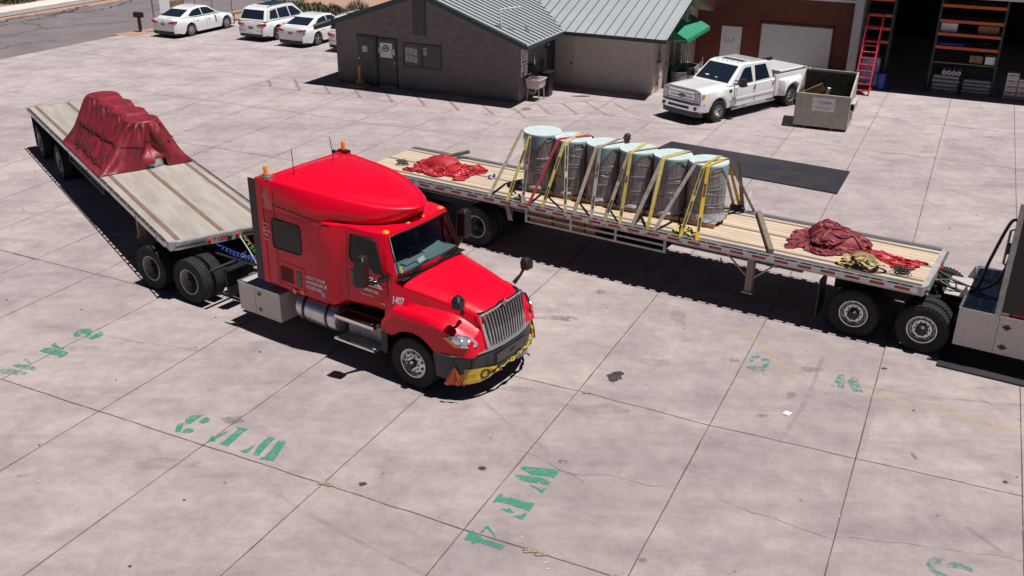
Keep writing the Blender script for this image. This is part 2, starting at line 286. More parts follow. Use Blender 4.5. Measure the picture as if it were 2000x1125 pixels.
GD = {'LET':{'W4':[[(0.184,13.594),(0.225,13.64),(0.839,13.54),(0.72,13.29),(0.672,13.346),(0.373,13.385),(0.184,13.553)],[(0.093,13.397),(0.512,13.327),(0.671,13.189),(0.625,13.116),(0.301,13.183),(0.183,13.231),(0.084,13.346)],[(0.3,13.123),(0.408,13.086),(0.495,13.006),(0.593,13.023),(0.521,12.884),(0.483,12.925),(0.407,13.02)]],'F4':[[(-0.159,12.891),(-0.12,12.882),(-0.109,12.819),(0.324,12.637),(0.381,12.654),(0.396,12.607),(0.302,12.416),(0.274,12.452),(-0.203,12.66),(-0.25,12.622),(-0.27,12.652)],[(-0.149,12.485),(-0.029,12.471),(-0.001,12.509),(0.037,12.433),(0.075,12.373),(-0.019,12.387),(-0.105,12.446)],[(0.038,12.303),(0.169,12.323),(0.236,12.382),(0.279,12.367),(0.197,12.211),(0.16,12.225)]],'D4':[[(-0.446,11.896),(-0.368,12.05),(-0.322,12.056),(-0.197,11.801),(-0.211,11.773),(-0.338,11.984),(-0.418,11.882)],[(-0.684,11.709),(-0.619,11.893),(-0.593,11.908),(-0.586,11.96),(-0.539,11.952),(-0.541,11.894),(-0.434,11.825),(-0.395,11.742),(-0.23,11.675),(-0.085,11.608),(-0.076,11.554),(-0.11,11.485),(-0.155,11.512),(-0.41,11.631),(-0.428,11.658),(-0.501,11.657),(-0.544,11.609),(-0.572,11.628),(-0.565,11.683),(-0.63,11.716)]],'D3':[[(-5.874,14.962),(-5.828,15.102),(-5.693,15.149),(-5.585,15.134),(-5.631,15.089),(-5.683,14.966),(-5.735,14.845),(-5.844,14.865)],[(-5.948,14.637),(-5.97,14.797),(-5.903,14.864),(-5.782,14.855),(-5.85,14.789),(-5.839,14.612),(-5.832,14.544),(-5.931,14.584)],[(-5.608,14.913),(-5.567,15.023),(-5.521,15.091),(-5.435,14.998),(-5.444,14.905),(-5.516,14.849),(-5.569,14.848)],[(-5.808,14.56),(-5.783,14.667),(-5.694,14.711),(-5.618,14.67),(-5.611,14.58),(-5.71,14.525)]],'F3':[[(-4.905,14.763),(-4.797,14.738),(-4.652,14.688),(-4.719,14.607),(-4.879,14.124),(-5.073,14.212),(-5.017,14.264),(-4.841,14.684)],[(-5.201,14.311),(-5.131,14.52),(-5.015,14.628),(-5.03,14.522),(-5.137,14.39),(-5.148,14.277)],[(-5.279,14.284),(-5.252,14.44),(-5.202,14.467),(-5.173,14.312),(-5.229,14.26)]],'W3':[[(-4.647,13.994),(-4.526,14.071),(-4.412,14.239),(-4.473,13.972),(-4.521,13.937)],[(-4.385,13.9),(-4.36,14.199),(-4.247,14.448),(-4.123,14.408),(-4.19,14.202),(-4.279,13.863)],[(-4.251,13.805),(-4.174,13.831),(-4.049,14.332),(-3.91,14.35),(-3.921,14.207),(-3.986,13.704),(-4.226,13.757)]],'D2':[[(-9.277,18.28),(-9.269,18.471),(-9.161,18.55),(-9.013,18.53),(-8.925,18.44),(-8.884,18.25),(-8.91,18.1),(-8.974,18.173),(-9.0,18.324),(-9.088,18.284),(-9.111,18.17),(-9.19,18.153)],[(-8.876,18.101),(-8.813,18.29),(-8.726,18.421),(-8.67,18.369),(-8.644,18.256),(-8.669,18.142),(-8.796,18.028)]],'F2':[[(-9.641,17.504),(-9.604,17.647),(-9.504,17.649),(-9.029,17.481),(-9.019,17.376),(-9.092,17.236),(-9.147,17.249),(-9.137,17.304),(-9.478,17.437)],[(-9.532,17.792),(-9.469,17.881),(-9.383,17.759),(-9.155,17.62),(-9.213,17.598),(-9.41,17.665)]],'W2':[[(-10.061,16.712),(-9.901,16.781),(-9.474,16.626),(-9.484,16.509),(-9.793,16.554),(-9.967,16.583)],[(-9.93,16.947),(-9.656,16.952),(-9.37,16.825),(-9.358,16.726),(-9.597,16.754),(-9.835,16.848)],[(-9.807,17.139),(-9.773,17.208),(-9.558,16.988),(-9.597,16.967),(-9.718,17.052)]],'D5':[[(4.711,17.168),(4.903,17.197),(5.018,17.157),(5.165,17.348),(5.077,17.415),(5.121,17.52),(5.311,17.524),(5.249,17.349),(5.035,16.965),(4.897,16.987),(4.751,17.068)],[(4.839,17.47),(4.957,17.63),(5.125,17.625),(5.037,17.518),(4.903,17.385),(4.852,17.341)]],'W5':[[(6.342,16.626),(6.496,16.872),(6.611,16.915),(6.564,16.63),(6.431,16.327),(6.33,16.388)],[(6.584,16.631),(6.756,16.796),(6.819,16.675),(6.759,16.179),(6.581,16.237),(6.59,16.393)],[(6.194,16.464),(6.298,16.545),(6.274,16.371)]],'D6':[[(6.099,11.289),(6.16,11.382),(6.272,11.43),(6.384,11.399),(6.295,11.292),(6.174,11.258),(6.191,11.144),(6.36,11.035),(6.437,10.926),(6.254,10.923),(6.168,11.01),(6.083,11.143)],[(6.385,11.284),(6.516,11.341),(6.633,11.287),(6.74,11.175),(6.676,11.098),(6.601,11.173),(6.46,11.203),(6.372,11.215)]]},'J':[['A',(-12.69,10.39),(2.83,43.1)],['A',(-14.75,11.36),(0.27,43.42)],['A',(-16.4,12.14),(-1.8,45.05)],['A',(-10.36,9.3),(5.54,42.71)],['A',(-8.13,8.25),(7.99,42.11)],['A',(-5.86,7.18),(8.74,37.88)],['A',(-3.49,6.07),(12.58,39.95)],['A',(-1.12,4.95),(17.59,44.77)],['A',(1.18,3.87),(19.85,43.71)],['A',(3.58,2.74),(21.99,42.7)],['A',(-22.65,15.08),(-7.72,50.05)],['A',(-20.1,13.88),(-6.03,48.48)],['A',(-18.65,13.2),(-3.88,46.7)],['B',(-9.84,16.36),(-7.55,15.24),(-5.31,14.16),(-3.04,13.09),(-0.72,11.98),(1.47,10.96)],['B',(-0.01,16.72),(1.34,16.11),(3.59,14.98),(5.89,13.97),(8.26,12.96)],['B',(-12.51,38.95),(-10.36,37.94),(-8.19,36.98),(-5.96,35.76),(-3.69,34.98)],['B',(-11.39,32.67),(-10.25,32.21),(-7.9,31.1),(-6.71,30.46)],['B',(12.02,32.79),(14.27,31.77),(16.47,30.68)],['B',(14.08,37.32),(16.3,36.15),(18.48,35.09)],['B',(-11.9,22.32),(-13.05,22.89),(-10.27,21.53)],['B',(1.51,10.96),(3.5,10.08)],['B',(-13.05,22.89),(-14.14,23.5)],['B',(-9.92,16.42),(-10.98,16.92)],['B',(-10.27,21.53),(-8.8,20.84),(-7.72,20.46)],['B',(-14.89,39.83),(-12.52,38.95)],['B',(-3.69,34.98),(-1.9,34.07)],['B',(-12.66,33.27),(-11.39,32.67)],['B',(8.26,12.96),(8.72,12.77)],['B',(16.46,30.68),(17.48,30.17)],['B',(12.01,32.76),(9.72,34.04),(7.49,35.05),(6.08,35.72),(3.52,37.29)],['B',(18.5,35.12),(19.71,34.61)],['B',(14.08,37.32),(13.29,37.6)],['B',(-0.19,16.94),(-1.03,17.39)]],'C':[[(-14.61,26.13),(-14.04,26.05),(-13.73,25.73),(-13.36,25.51),(-12.91,25.29),(-12.55,25.18),(-12.37,25.15),(-12.11,24.91),(-11.75,24.81),(-11.53,24.76)],[(-8.65,18.25),(-8.29,18.09),(-7.78,17.97),(-7.3,17.89),(-6.96,17.76),(-6.52,17.61),(-6.36,17.59)],[(-8.47,34.63),(-7.88,34.19),(-7.39,33.96),(-6.98,33.96),(-6.73,33.79),(-6.24,33.64),(-5.79,33.23),(-5.26,32.93),(-4.81,32.72)],[(12.67,34.27),(13.18,33.83),(13.71,33.46),(14.18,33.28),(14.87,33.12),(15.49,33.04),(16.47,32.83),(17.33,32.73)],[(12.19,27.35),(12.42,27.11),(12.79,26.93),(13.04,26.67),(13.61,26.43),(14.02,26.38),(14.4,26.51),(14.88,26.79)],[(15.8,36.35),(16.42,36.15),(16.87,35.84),(17.56,35.43)],[(3.32,12.81),(3.56,12.67),(3.82,12.45),(4.08,12.33),(4.34,12.22),(4.63,12.03),(4.88,11.81)],[(4.96,11.88),(5.31,11.84),(5.68,11.78),(6.04,11.73),(6.42,11.64),(6.78,11.52),(7.01,11.48),(7.21,11.44),(7.52,11.34)],[(0.12,14.1),(0.27,14.02),(0.54,13.8),(0.82,13.58),(1.09,13.4),(1.22,13.21)],[(0.81,13.55),(1.19,13.42),(1.64,13.43),(2.07,13.25),(2.34,13.12),(2.54,13.11)],[(-19.76,36.78),(-19.14,36.51),(-18.77,36.24),(-18.46,36.15)],[(-23.16,43.82),(-22.57,43.31),(-21.5,42.7),(-20.78,42.61)],[(-16.97,41.16),(-16.7,41.29),(-15.78,40.85)]],'RED':[([(-11.21,41.63),(-10.42,41.37),(-9.03,40.69),(-7.63,40.06),(-6.28,39.52),(-4.81,38.8),(-3.52,38.22),(-2.45,37.7)],0.05),([(-10.42,43.47),(-9.16,42.99),(-7.68,42.3)],0.05),([(-11.21,41.63),(-10.42,43.47)],0.05),([(-10.77,42.61),(-10.4,41.34)],0.14),([(-9.75,43.03),(-9.05,40.77)],0.14),([(-8.13,41.59),(-7.66,40.14)],0.14),([(-6.81,41.16),(-6.3,39.58)],0.14),([(-5.52,41.07),(-4.91,38.87)],0.14),([(-4.23,40.57),(-3.53,38.27)],0.14),([(-2.83,39.81),(-2.15,37.59)],0.14),([(-1.46,37.15),(-0.8,36.9),(-0.22,36.62),(0.21,36.44),(1.24,36.83),(3.02,37.48),(3.69,37.11),(4.13,36.87)],0.05),([(0.17,38.6),(0.98,38.8),(1.91,39.0),(2.75,39.41),(3.24,39.48),(3.87,39.21)],0.05),([(-1.54,39.37),(-0.74,36.9)],0.11),([(-0.03,38.1),(0.46,36.57)],0.11),([(0.97,38.72),(1.43,37.14)],0.11),([(1.95,39.01),(2.46,37.26)],0.11),([(2.9,39.3),(3.58,37.15)],0.11),([(4.08,39.01),(4.5,37.81)],0.11)],'YEL':[([(-12.37,44.56),(-11.73,46.2),(-10.98,47.95)],0.08),([(-9.81,43.7),(-8.35,46.01)],0.08),([(9.85,33.91),(8.56,31.44)],0.2),([(6.84,16.11),(7.67,15.64),(8.53,15.23),(9.22,14.88)],0.12),([(4.91,18.81),(5.12,18.38),(5.44,17.53),(5.67,16.65)],0.15),([(6.54,17.29),(6.96,16.56),(7.24,15.87)],0.12),([(1.35,21.42),(2.06,20.99)],0.1)],'ST':[(2.06,16.72,0.16,0.13,3),(1.99,16.58,0.1,0.08,3),(2.13,16.84,0.12,0.08,3),(5.36,16.1,0.1,0.1,2),(5.31,15.96,0.08,0.06,2),(1.0,19.29,0.5,0.1,2),(1.27,19.22,0.2,0.1,2),(2.06,20.7,0.14,0.12,2),(2.94,17.3,0.3,0.2,1),(3.7,19.38,0.18,0.4,1),(4.54,17.42,0.12,0.08,2),(5.99,17.07,0.28,0.1,2),(4.6,15.3,0.12,0.07,2),(7.49,17.14,0.06,0.04,3),(8.18,13.32,0.05,0.04,3),(6.94,14.07,0.04,0.12,2),(9.24,16.41,0.35,0.07,1),(-0.47,13.56,0.07,0.05,3),(-2.4,13.09,0.06,0.05,3),(0.89,13.78,0.09,0.06,2),(-5.0,14.99,0.2,0.14,2),(-5.73,13.62,0.55,0.16,1),(-9.02,17.66,0.5,0.15,1),(1.71,15.47,0.5,0.2,1),(3.8,18.28,0.2,0.05,1),(-11.81,34.32,0.35,0.05,2),(2.8,40.23,0.4,0.12,3),(13.03,32.3,0.4,0.12,1),(17.25,34.52,0.25,0.1,2),(-9.35,22.32,0.1,0.03,3),(0.12,16.19,0.3,0.12,1),(-2.43,19.9,0.3,0.1,1),(1.95,11.3,0.07,0.05,2),(9.04,21.02,0.2,0.05,1),(-7.99,13.22,0.1,0.05,2),(6.09,16.11,0.1,0.08,1),(9.75,21.79,0.1,0.02,1)],'BITS':[(5.5,17.68),(5.84,18.33),(4.93,16.78),(4.6,15.84),(0.92,15.46),(0.52,11.22),(0.56,11.09),(-3.67,15.19),(-9.16,16.1),(-9.29,15.94),(-7.46,16.09),(4.08,16.86),(6.31,15.56),(7.87,16.15),(8.13,14.9),(6.41,14.7),(3.22,14.72),(5.15,12.36),(7.71,13.49),(4.37,13.8),(-7.68,13.08),(-6.51,11.22),(-3.0,12.36),(-3.04,16.92),(0.19,11.79),(0.56,11.24),(0.9,13.74),(-4.29,16.1),(-0.42,15.98)]}
# ================================================================ GROUND
def groundmat():
    m = bpy.data.materials.new("concrete_slabs"); m.use_nodes = True; n = m.node_tree.nodes; l = m.node_tree.links; b = n["Principled BSDF"]
    tc = n.new("ShaderNodeTexCoord"); rot = n.new("ShaderNodeMapping"); rot.vector_type = 'POINT'; rot.inputs["Rotation"].default_value = (0, 0, .43987)
    l.new(tc.outputs["Object"], rot.inputs[0])
    def N(sc, det, rough=.6, vec=None, dist=0):
        x = n.new("ShaderNodeTexNoise"); x.inputs["Scale"].default_value = sc; x.inputs["Detail"].default_value = det; x.inputs["Roughness"].default_value = rough
        x.inputs["Distortion"].default_value = dist; l.new(vec or rot.outputs[0], x.inputs[0]); return x
    def ramp(src, p0, p1, c0, c1):
        r = n.new("ShaderNodeValToRGB"); r.color_ramp.elements[0].position = p0; r.color_ramp.elements[1].position = p1
        r.color_ramp.elements[0].color = (*c0, 1); r.color_ramp.elements[1].color = (*c1, 1); l.new(src, r.inputs[0]); return r
    def mul(a, bb, f=1.):
        x = n.new("ShaderNodeMix"); x.data_type = 'RGBA'; x.blend_type = 'MULTIPLY'; x.inputs[0].default_value = f; l.new(a, x.inputs[6]); l.new(bb, x.inputs[7]); return x.outputs[2]
    # warm / cool drift over the yard: warmer to the right, greyer to the left and far
    a = ramp(N(.16, 6, .6).outputs[0], .35, .66, (.362, .320, .318), (.430, .375, .366))
    sx = n.new("ShaderNodeSeparateXYZ"); l.new(tc.outputs["Object"], sx.inputs[0])
    mxp = n.new("ShaderNodeMapRange"); mxp.inputs[1].default_value = 12; mxp.inputs[2].default_value = 46; l.new(sx.outputs[1], mxp.inputs[0])  # darker and warmer towards the docks, paler and cooler far off
    ytone = ramp(mxp.outputs[0], 0, 1, (.90, .88, .865), (1.08, 1.08, 1.10))
    # every slab a slightly different pour
    sm = n.new("ShaderNodeMapping"); sm.inputs["Scale"].default_value = (1 / 2.58, 1 / 4.55, 0); sm.inputs["Location"].default_value = (.19, .67, 0)
    l.new(rot.outputs[0], sm.inputs[0]); fl = n.new("ShaderNodeVectorMath"); fl.operation = 'FLOOR'; l.new(sm.outputs[0], fl.inputs[0])
    wn = n.new("ShaderNodeTexWhiteNoise"); l.new(fl.outputs[0], wn.inputs[0])
    o = mul(mul(a.outputs[0], ytone.outputs[0]), ramp(wn.outputs[0], 0, 1, (.94, .93, .935), (1.03, 1.02, 1.0)).outputs[0])
    o = mul(o, ramp(N(.75, 8, .68, dist=.6).outputs[0], .30, .68, (.77, .76, .775), (1.08, 1.08, 1.07)).outputs[0])
    o = mul(o, ramp(N(3.2, 8, .7).outputs[0], .32, .62, (.86, .85, .86), (1.05, 1.05, 1.05)).outputs[0])
    o = mul(o, ramp(N(26, 4, .7).outputs[0], .30, .6, (.91, .90, .90), (1.03, 1.03, 1.03)).outputs[0])
    # tyre streaks: noise stretched both ways
    for rz, st, am in ((.35, (.16, 1.1, 1), .88), (1.15, (.18, .9, 1), .87), (-.75, (.15, 1.2, 1), .87)):
        mp = n.new("ShaderNodeMapping"); mp.inputs["Rotation"].default_value = (0, 0, rz); mp.inputs["Scale"].default_value = st; l.new(tc.outputs["Object"], mp.inputs[0])
        o = mul(o, ramp(N(1.0, 7, .66, mp.outputs[0], .3).outputs[0], .30, .50, (am, am * .99, am * 1.01), (1, 1, 1)).outputs[0], 1.0)
    # sparse specks
    vo = n.new("ShaderNodeTexVoronoi"); vo.inputs["Scale"].default_value = 1.1; l.new(rot.outputs[0], vo.inputs[0])
    o = mul(o, ramp(vo.outputs["Distance"], .025, .045, (.55, .50, .50), (1, 1, 1)).outputs[0], .8)
    l.new(o, b.inputs["Base Color"]); b.inputs["Roughness"].default_value = .82; b.inputs["Specular IOR Level"].default_value = .3
    bp = n.new("ShaderNodeBump"); bp.inputs["Strength"].default_value = .25; bp.inputs["Distance"].default_value = .01
    l.new(N(14, 6, .7).outputs[0], bp.inputs["Height"]); l.new(bp.outputs[0], b.inputs["Normal"])
    return m
M['conc'] = groundmat()
M['asph'] = mat('old_asphalt', (.185, .155, .16), .9, col2=(.135, .115, .122), scale=.5, detail=9, bump=.3, bscale=30)
M['walk'] = mat('pale_sidewalk', (.58, .54, .50), .85, var=.06, scale=.8)
M['gutter'] = mat('gutter_concrete', (.27, .24, .23), .85, var=.15, scale=1.2)
M['gravel'] = mat('pink_gravel', (.44, .28, .20), .95, col2=(.26, .16, .12), scale=14, detail=6, bump=1., bscale=22)
M['kerb'] = mat('kerb_concrete', (.36, .28, .23), .85, var=.2, scale=3)
def sheet(name, pts, z, m):
    return struct(MB().poly([(x, y, z) for x, y in pts]).build(name, m, fixn=False))
def blp(L): return [BL.W(x, y)[:2] for x, y in L]
sheet('ground', [(-400, -200), (400, -200), (400, 600), (-400, 600)], -.06, M['gravel'])
struct(MB().add([(*BL.W(x, y)[:2], z) for z in (-.055, 0) for x, y in [(-26.6, -75), (60, -75), (60, 60), (-9, 60), (-9, 10.7), (-24.2, 10.7), (-25.3, 10.7)]],
    [(0, 1, 2, 3, 4, 5, 6), (7, 8, 9, 10, 11, 12, 13)] + [(i, (i + 1) % 7, 7 + (i + 1) % 7, 7 + i) for i in range(7)]).build('concrete_yard', M['conc']))
sheet('street', blp([(-26.6, -75), (-25.3, 10.7), (-23, 60), (-21, 100), (-33, 100), (-36.6, -75)]), -.03, M['asph'])
sheet('gutter', blp([(-36.0, -75), (-36.0, 60), (-35, 100), (-36.8, 100), (-36.8, -75)]), -.022, M['gutter'])
struct(MB().add([(*BL.W(x, y)[:2], z) for z in (-.055, .09) for x, y in [(-36.7, -75), (-36.9, 60), (-38.6, 60), (-38.5, -75)]],
    [(3, 2, 1, 0), (4, 5, 6, 7), (0, 1, 5, 4), (1, 2, 6, 5), (2, 3, 7, 6), (3, 0, 4, 7)]).build('sidewalk', M['walk'], bevel=.02))
k = MB()
k.bar((*BL.W(-24.9, 10.75)[:2], .05), (*BL.W(-9, 10.75)[:2], .05), .15, .16); k.bar((*BL.W(-24.95, 10.9)[:2], .04), (*BL.W(-22.6, 70)[:2], .04), .2, .14)
struct(k.build('kerb', M['kerb'], bevel=.02))
# apron edge seam along the driveway, dirt by the mailbox
sheet('dirt_strip', blp([(-25.85, 3.9), (-24.55, 4.3), (-24.3, 6.6), (-25.4, 6.6)]), .004, M['gravel'])
M['repair'] = mat('smoother_repair_concrete', (.40, .365, .36), .8, var=.08, scale=2)
# slab joints, cracks, painted marks: thin worn sheets on the concrete
def ribbon(mb, pts, wd, z, jit=0., step=.35, seed=0):
    P = [Vector((p[0], p[1], 0)) for p in pts]; Q = []
    for a, b in zip(P, P[1:]):
        k = max(1, int((b - a).length / step))
        for i in range(k): Q.append(a + (b - a) * i / k)
    Q.append(P[-1]); vs = []
    for i, q in enumerate(Q):
        d = (Q[min(i + 1, len(Q) - 1)] - Q[max(i - 1, 0)]).normalized(); nn = Vector((-d.y, d.x, 0))
        off = nn * jit * nz(q.x * 1.7 + seed, q.y * 1.7, seed); ww = wd * (.6 + .8 * abs(nz(q.x * 2.3, q.y * 2.3, seed + 5)) ** .7)
        vs += [q + off - nn * ww / 2 + Vector((0, 0, z)), q + off + nn * ww / 2 + Vector((0, 0, z))]
    mb.add(vs, [(2 * i, 2 * i + 1, 2 * i + 3, 2 * i + 2) for i in range(len(Q) - 1)])
jb = MB()
_c, _s = math.cos(-.43987), math.sin(-.43987)
for _k in range(1, 6):
    GD['J'].append(['A'] + [(u * _c - v * _s, u * _s + v * _c) for u, v in ((-27.9 - 2.62 * _k, 14.), (-27.9 - 2.62 * _k, 48.))])
for _v in (34.4, 39.2, 44.0): GD['J'].append(['B'] + [(u * _c - v * _s, u * _s + v * _c) for u, v in ((-42, _v + .2), (-30, _v), (-27 if _v > 36 else -24, _v - .1))])
for i, j in enumerate(GD['J']): ribbon(jb, j[1:], .022 if j[0] == 'A' else .028, .004, .006 if j[0] == 'A' else .03, .3, i)
struct(jb.build('concrete_joints', M['joint'], fixn=False))
cb = MB()
for i, j in enumerate(GD['C']): ribbon(cb, j, .02, .005, .10, .12, i + 50)
for j in range(9):  # spalled chips along the joints
    pass
struct(cb.build('concrete_cracks', M['crack'], fixn=False))
rb = MB()
for i, (p, wd) in enumerate(GD['RED']): ribbon(rb, p, wd * 1.0, .0065 if wd < .06 else .008, .01, .3, i)
struct(rb.build('red_floor_lines', M['pr'], fixn=False))
yb = MB()
for i, (p, wd) in enumerate(GD['YEL']): ribbon(yb, p, wd, .0055, .02, .3, i + 9)
struct(yb.build('yellow_floor_lines', M['py'], fixn=False))
for key, polys in GD['LET'].items():
    b = MB()
    for p in polys: b.poly([(x, y, .007) for x, y in p])
    o = struct(b.build('stencilled_number' if key[0] == 'D' else 'stencilled_letter', M['pgo' if key[1] in '56' or key == 'W2' else 'pg'], fixn=False))
def blob(mb, x, y, rx, ry, z, seed, n=22):
    mb.poly([(x + math.cos(a) * rx * (1 + .55 * nz(math.cos(a) * 1.6 + seed * 3.1, math.sin(a) * 1.6, seed)), y + math.sin(a) * ry * (1 + .55 * nz(math.cos(a) * 1.6, math.sin(a) * 1.6 + 4, seed)), z) for a in [2 * math.pi * i / n for i in range(n)]])
sb = {1: MB(), 2: MB(), 3: MB()}
for i, (x, y, rx, ry, d) in enumerate(GD['ST']): blob(sb[d], x, y, rx, ry, .009 + .0004 * (i % 7), i)
random.seed(3)
for i in range(95):
    x = random.uniform(-16, 19); y = random.uniform(10, 44); q = random.uniform(.008, .026); blob(sb[3], x, y, q * 1.3, q, .0125, i, 8)
for d in sb: struct(sb[d].build('floor_stains', M['st%d' % d], fixn=False))
random.seed(77); tmk = MB()
for i in range(34):
    cx, cy = random.uniform(-18, 20), random.uniform(8, 46); rr_ = random.uniform(5, 22); a0 = random.uniform(0, 6.28); da = random.uniform(.25, .7) * random.choice((-1, 1)) * min(1, 9 / rr_)
    for dr in (0, .38):
        ribbon(tmk, [(cx + (rr_ + dr) * (math.cos(a0 + da * t / 8) - math.cos(a0)), cy + (rr_ + dr) * (math.sin(a0 + da * t / 8) - math.sin(a0))) for t in range(9)], random.uniform(.05, .11), .0045 + i * .00002, .04, .4, i)
struct(tmk.build('tyre_marks', M['mark'], fixn=False))
# chipped joint patches with gravelly fill
b = MB()
for i, (x, y, rx, ry) in enumerate([(.32, 11.48, .13, .06), (.45, 11.40, .09, .035), (-3.03, 13.09, .10, .04), (-2.93, 13.04, .07, .03), (1.44, 16.06, .08, .04)]): blob(b, x, y, rx, ry, .0145, i + 31, 16)
struct(b.build('chipped_joint_patch', mat('crumbled_aggregate', (.42, .33, .24), .95, col2=(.14, .10, .08), scale=40, bump=1., bscale=50), fixn=False))
# small litter
lb = MB()
random.seed(5)
for i, (x, y) in enumerate(GD['BITS']): blob(lb, x, y, .013, .010, .012, i + 70, 6)
struct(lb.build('paper_litter', M['paper'], fixn=False), 'stuff')
# street cracks and tar
tb = MB(); random.seed(11)
def bw(x, y): return BL.W(x, y)[:2]
M['tar'] = paint('tar_crack_fill', (.05, .045, .055), .3, .55, 3, .85)
for i, L in enumerate([[(-33.2, -4), (-33.4, 2), (-33.9, 6), (-34.2, 9), (-34.6, 12), (-35.0, 15)], [(-34.2, 3), (-34.9, 5.5), (-34.3, 8), (-35, 10.5)], [(-30.8, -1.5), (-30.6, 3.5), (-29.6, 6), (-28.4, 7.7), (-27.6, 8.3)], [(-30.6, 3.5), (-32, 4.6), (-33.3, 4.4)], [(-31.6, 7.6), (-30.4, 9.8), (-30.0, 12.6)], [(-34.5, 8.2), (-33.1, 9.4), (-33.4, 12.4), (-34.8, 14.6)], [(-27.6, -3), (-28.0, -.6), (-27.4, 1.5)]]):
    ribbon(tb, [bw(*p) for p in L], .09 if i not in (1, 5) else .2, -.022, .5, .25, i + 20)
for i in range(16):
    y = random.uniform(1.5, 15); x = -34.3 + random.uniform(-.8, .7) - y * .02; ribbon(tb, [bw(x, y), bw(x + random.uniform(-.3, .3), y + random.uniform(.8, 2.2))], random.uniform(.06, .22), -.02 + i * .0004, .3, .2, i + 40)
struct(tb.build('street_cracks', M['tar'], fixn=False))
# ================================================================ BUILDINGS
def rl(o, fr, z=0): o.location = fr.W(0, 0, z); o.rotation_euler = (0, 0, R(fr.deg)); return o
M['roof'] = mat('pale_standing_seam', (.46, .485, .505), .42, .3, col2=(.40, .425, .45), scale=1.5, stretch=(.3, .3, 1))
M['roofd'] = mat('seam_shadow_metal', (.10, .125, .135), .5, .3)  # dark colour on the raised seams stands in for their shadows
M['fascia'] = mat('slate_fascia', (.035, .055, .06), .55)
M['slate'] = mat('grey_door_paint', (.055, .056, .064), .5, var=.1, scale=3)
M['rolld'] = stripes(mat('white_roller_door', (.62, .63, .64), .5, var=.03), 'Z', 11, .3, .22, bump=.5)
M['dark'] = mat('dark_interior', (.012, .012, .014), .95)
M['reflw'] = mat('window_pane_grey', (.045, .043, .036), .12)
gb = thing('grey_block_building', 'grey slump block building with pale metal gable roof and double doors beside the parking', 'building', BL.W(0, 0), BL.deg)
wl = MB(); wl.prism([(-8.64, 0), (0, 0), (0, 2.62), (-3.95, 4.05), (-8.64, 2.5)], 'y', 0, 14); wl.build('wall', M['block'], gb)
def slopes(parent, xr, zr, xe, ze, y0, y1, rib, name='roof', swap=False, th=.05):
    """one roof plane from ridge (xr,zr) to eave (xe,ze), running y0..y1, with raised seams"""
    P = lambda x, y, z: (y, x, z) if swap else (x, y, z)
    b = MB(); b.add([P(xr, y0, zr), P(xe, y0, ze), P(xe, y1, ze), P(xr, y1, zr), P(xr, y0, zr - th), P(xe, y0, ze - th), P(xe, y1, ze - th), P(xr, y1, zr - th)],
        [(0, 1, 2, 3), (7, 6, 5, 4), (0, 4, 5, 1), (1, 5, 6, 2), (2, 6, 7, 3), (3, 7, 4, 0)]); o = b.build(name, M['roof'], parent)
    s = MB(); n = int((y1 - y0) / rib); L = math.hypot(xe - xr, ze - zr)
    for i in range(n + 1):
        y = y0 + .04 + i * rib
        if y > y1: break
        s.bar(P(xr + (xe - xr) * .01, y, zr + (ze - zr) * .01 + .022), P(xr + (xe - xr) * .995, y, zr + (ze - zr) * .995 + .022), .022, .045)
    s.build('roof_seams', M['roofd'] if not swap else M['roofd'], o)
    return o
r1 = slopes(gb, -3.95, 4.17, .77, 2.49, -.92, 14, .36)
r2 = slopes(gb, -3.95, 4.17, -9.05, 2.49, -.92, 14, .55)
f = MB()
f.bar((-3.95, -.94, 4.09), (.79, -.94, 2.40), .04, .17); f.bar((-3.95, -.94, 4.09), (-9.07, -.94, 2.40), .04, .17)
f.bar((.79, -.92, 2.40), (.79, 2.75, 2.40), .04, .14); f.bar((-9.07, -.92, 2.40), (-9.07, 14, 2.40), .04, .14)
f.build('fascia', M['fascia'], gb)
f = MB(); f.bar((-9.06, -.97, 2.51), (-8.2, -.97, 2.80), .03, .08); f.build('gutter_flashing', M['roof'], gb)
f = MB(); f.box(-4.78, -4.2, -.06, .02, 2.32, 3.95); f.build('wall_duct', M['slate'], gb, bevel=.01)
VB = (.03, .66); VZ = 2.76; PX, PY, PZ = -.62, -.35, 2.97
v = MB(); VX, VY = VB; v.tube([(VX, VY, VZ - .05), (VX, VY, VZ + .26)], .055, 10); v.tube([(VX, VY, VZ - .0), (VX, VY, VZ + .03)], .12, 10); v.build('roof_vent', M['dalu'], gb, auto=40)
v = MB(); v.tube([(PX, PY, PZ), (PX - .03, PY, PZ + .55), (PX - .08, PY, PZ + .66), (PX + .1, PY + .15, PZ + .72), (PX + .6, PY + .5, PZ + .78)], .035, 8); v.tube([(PX, PY, PZ), (PX, PY, PZ + .2)], .055, 8); v.build('vent_pipe', M['walk'], gb, auto=40)
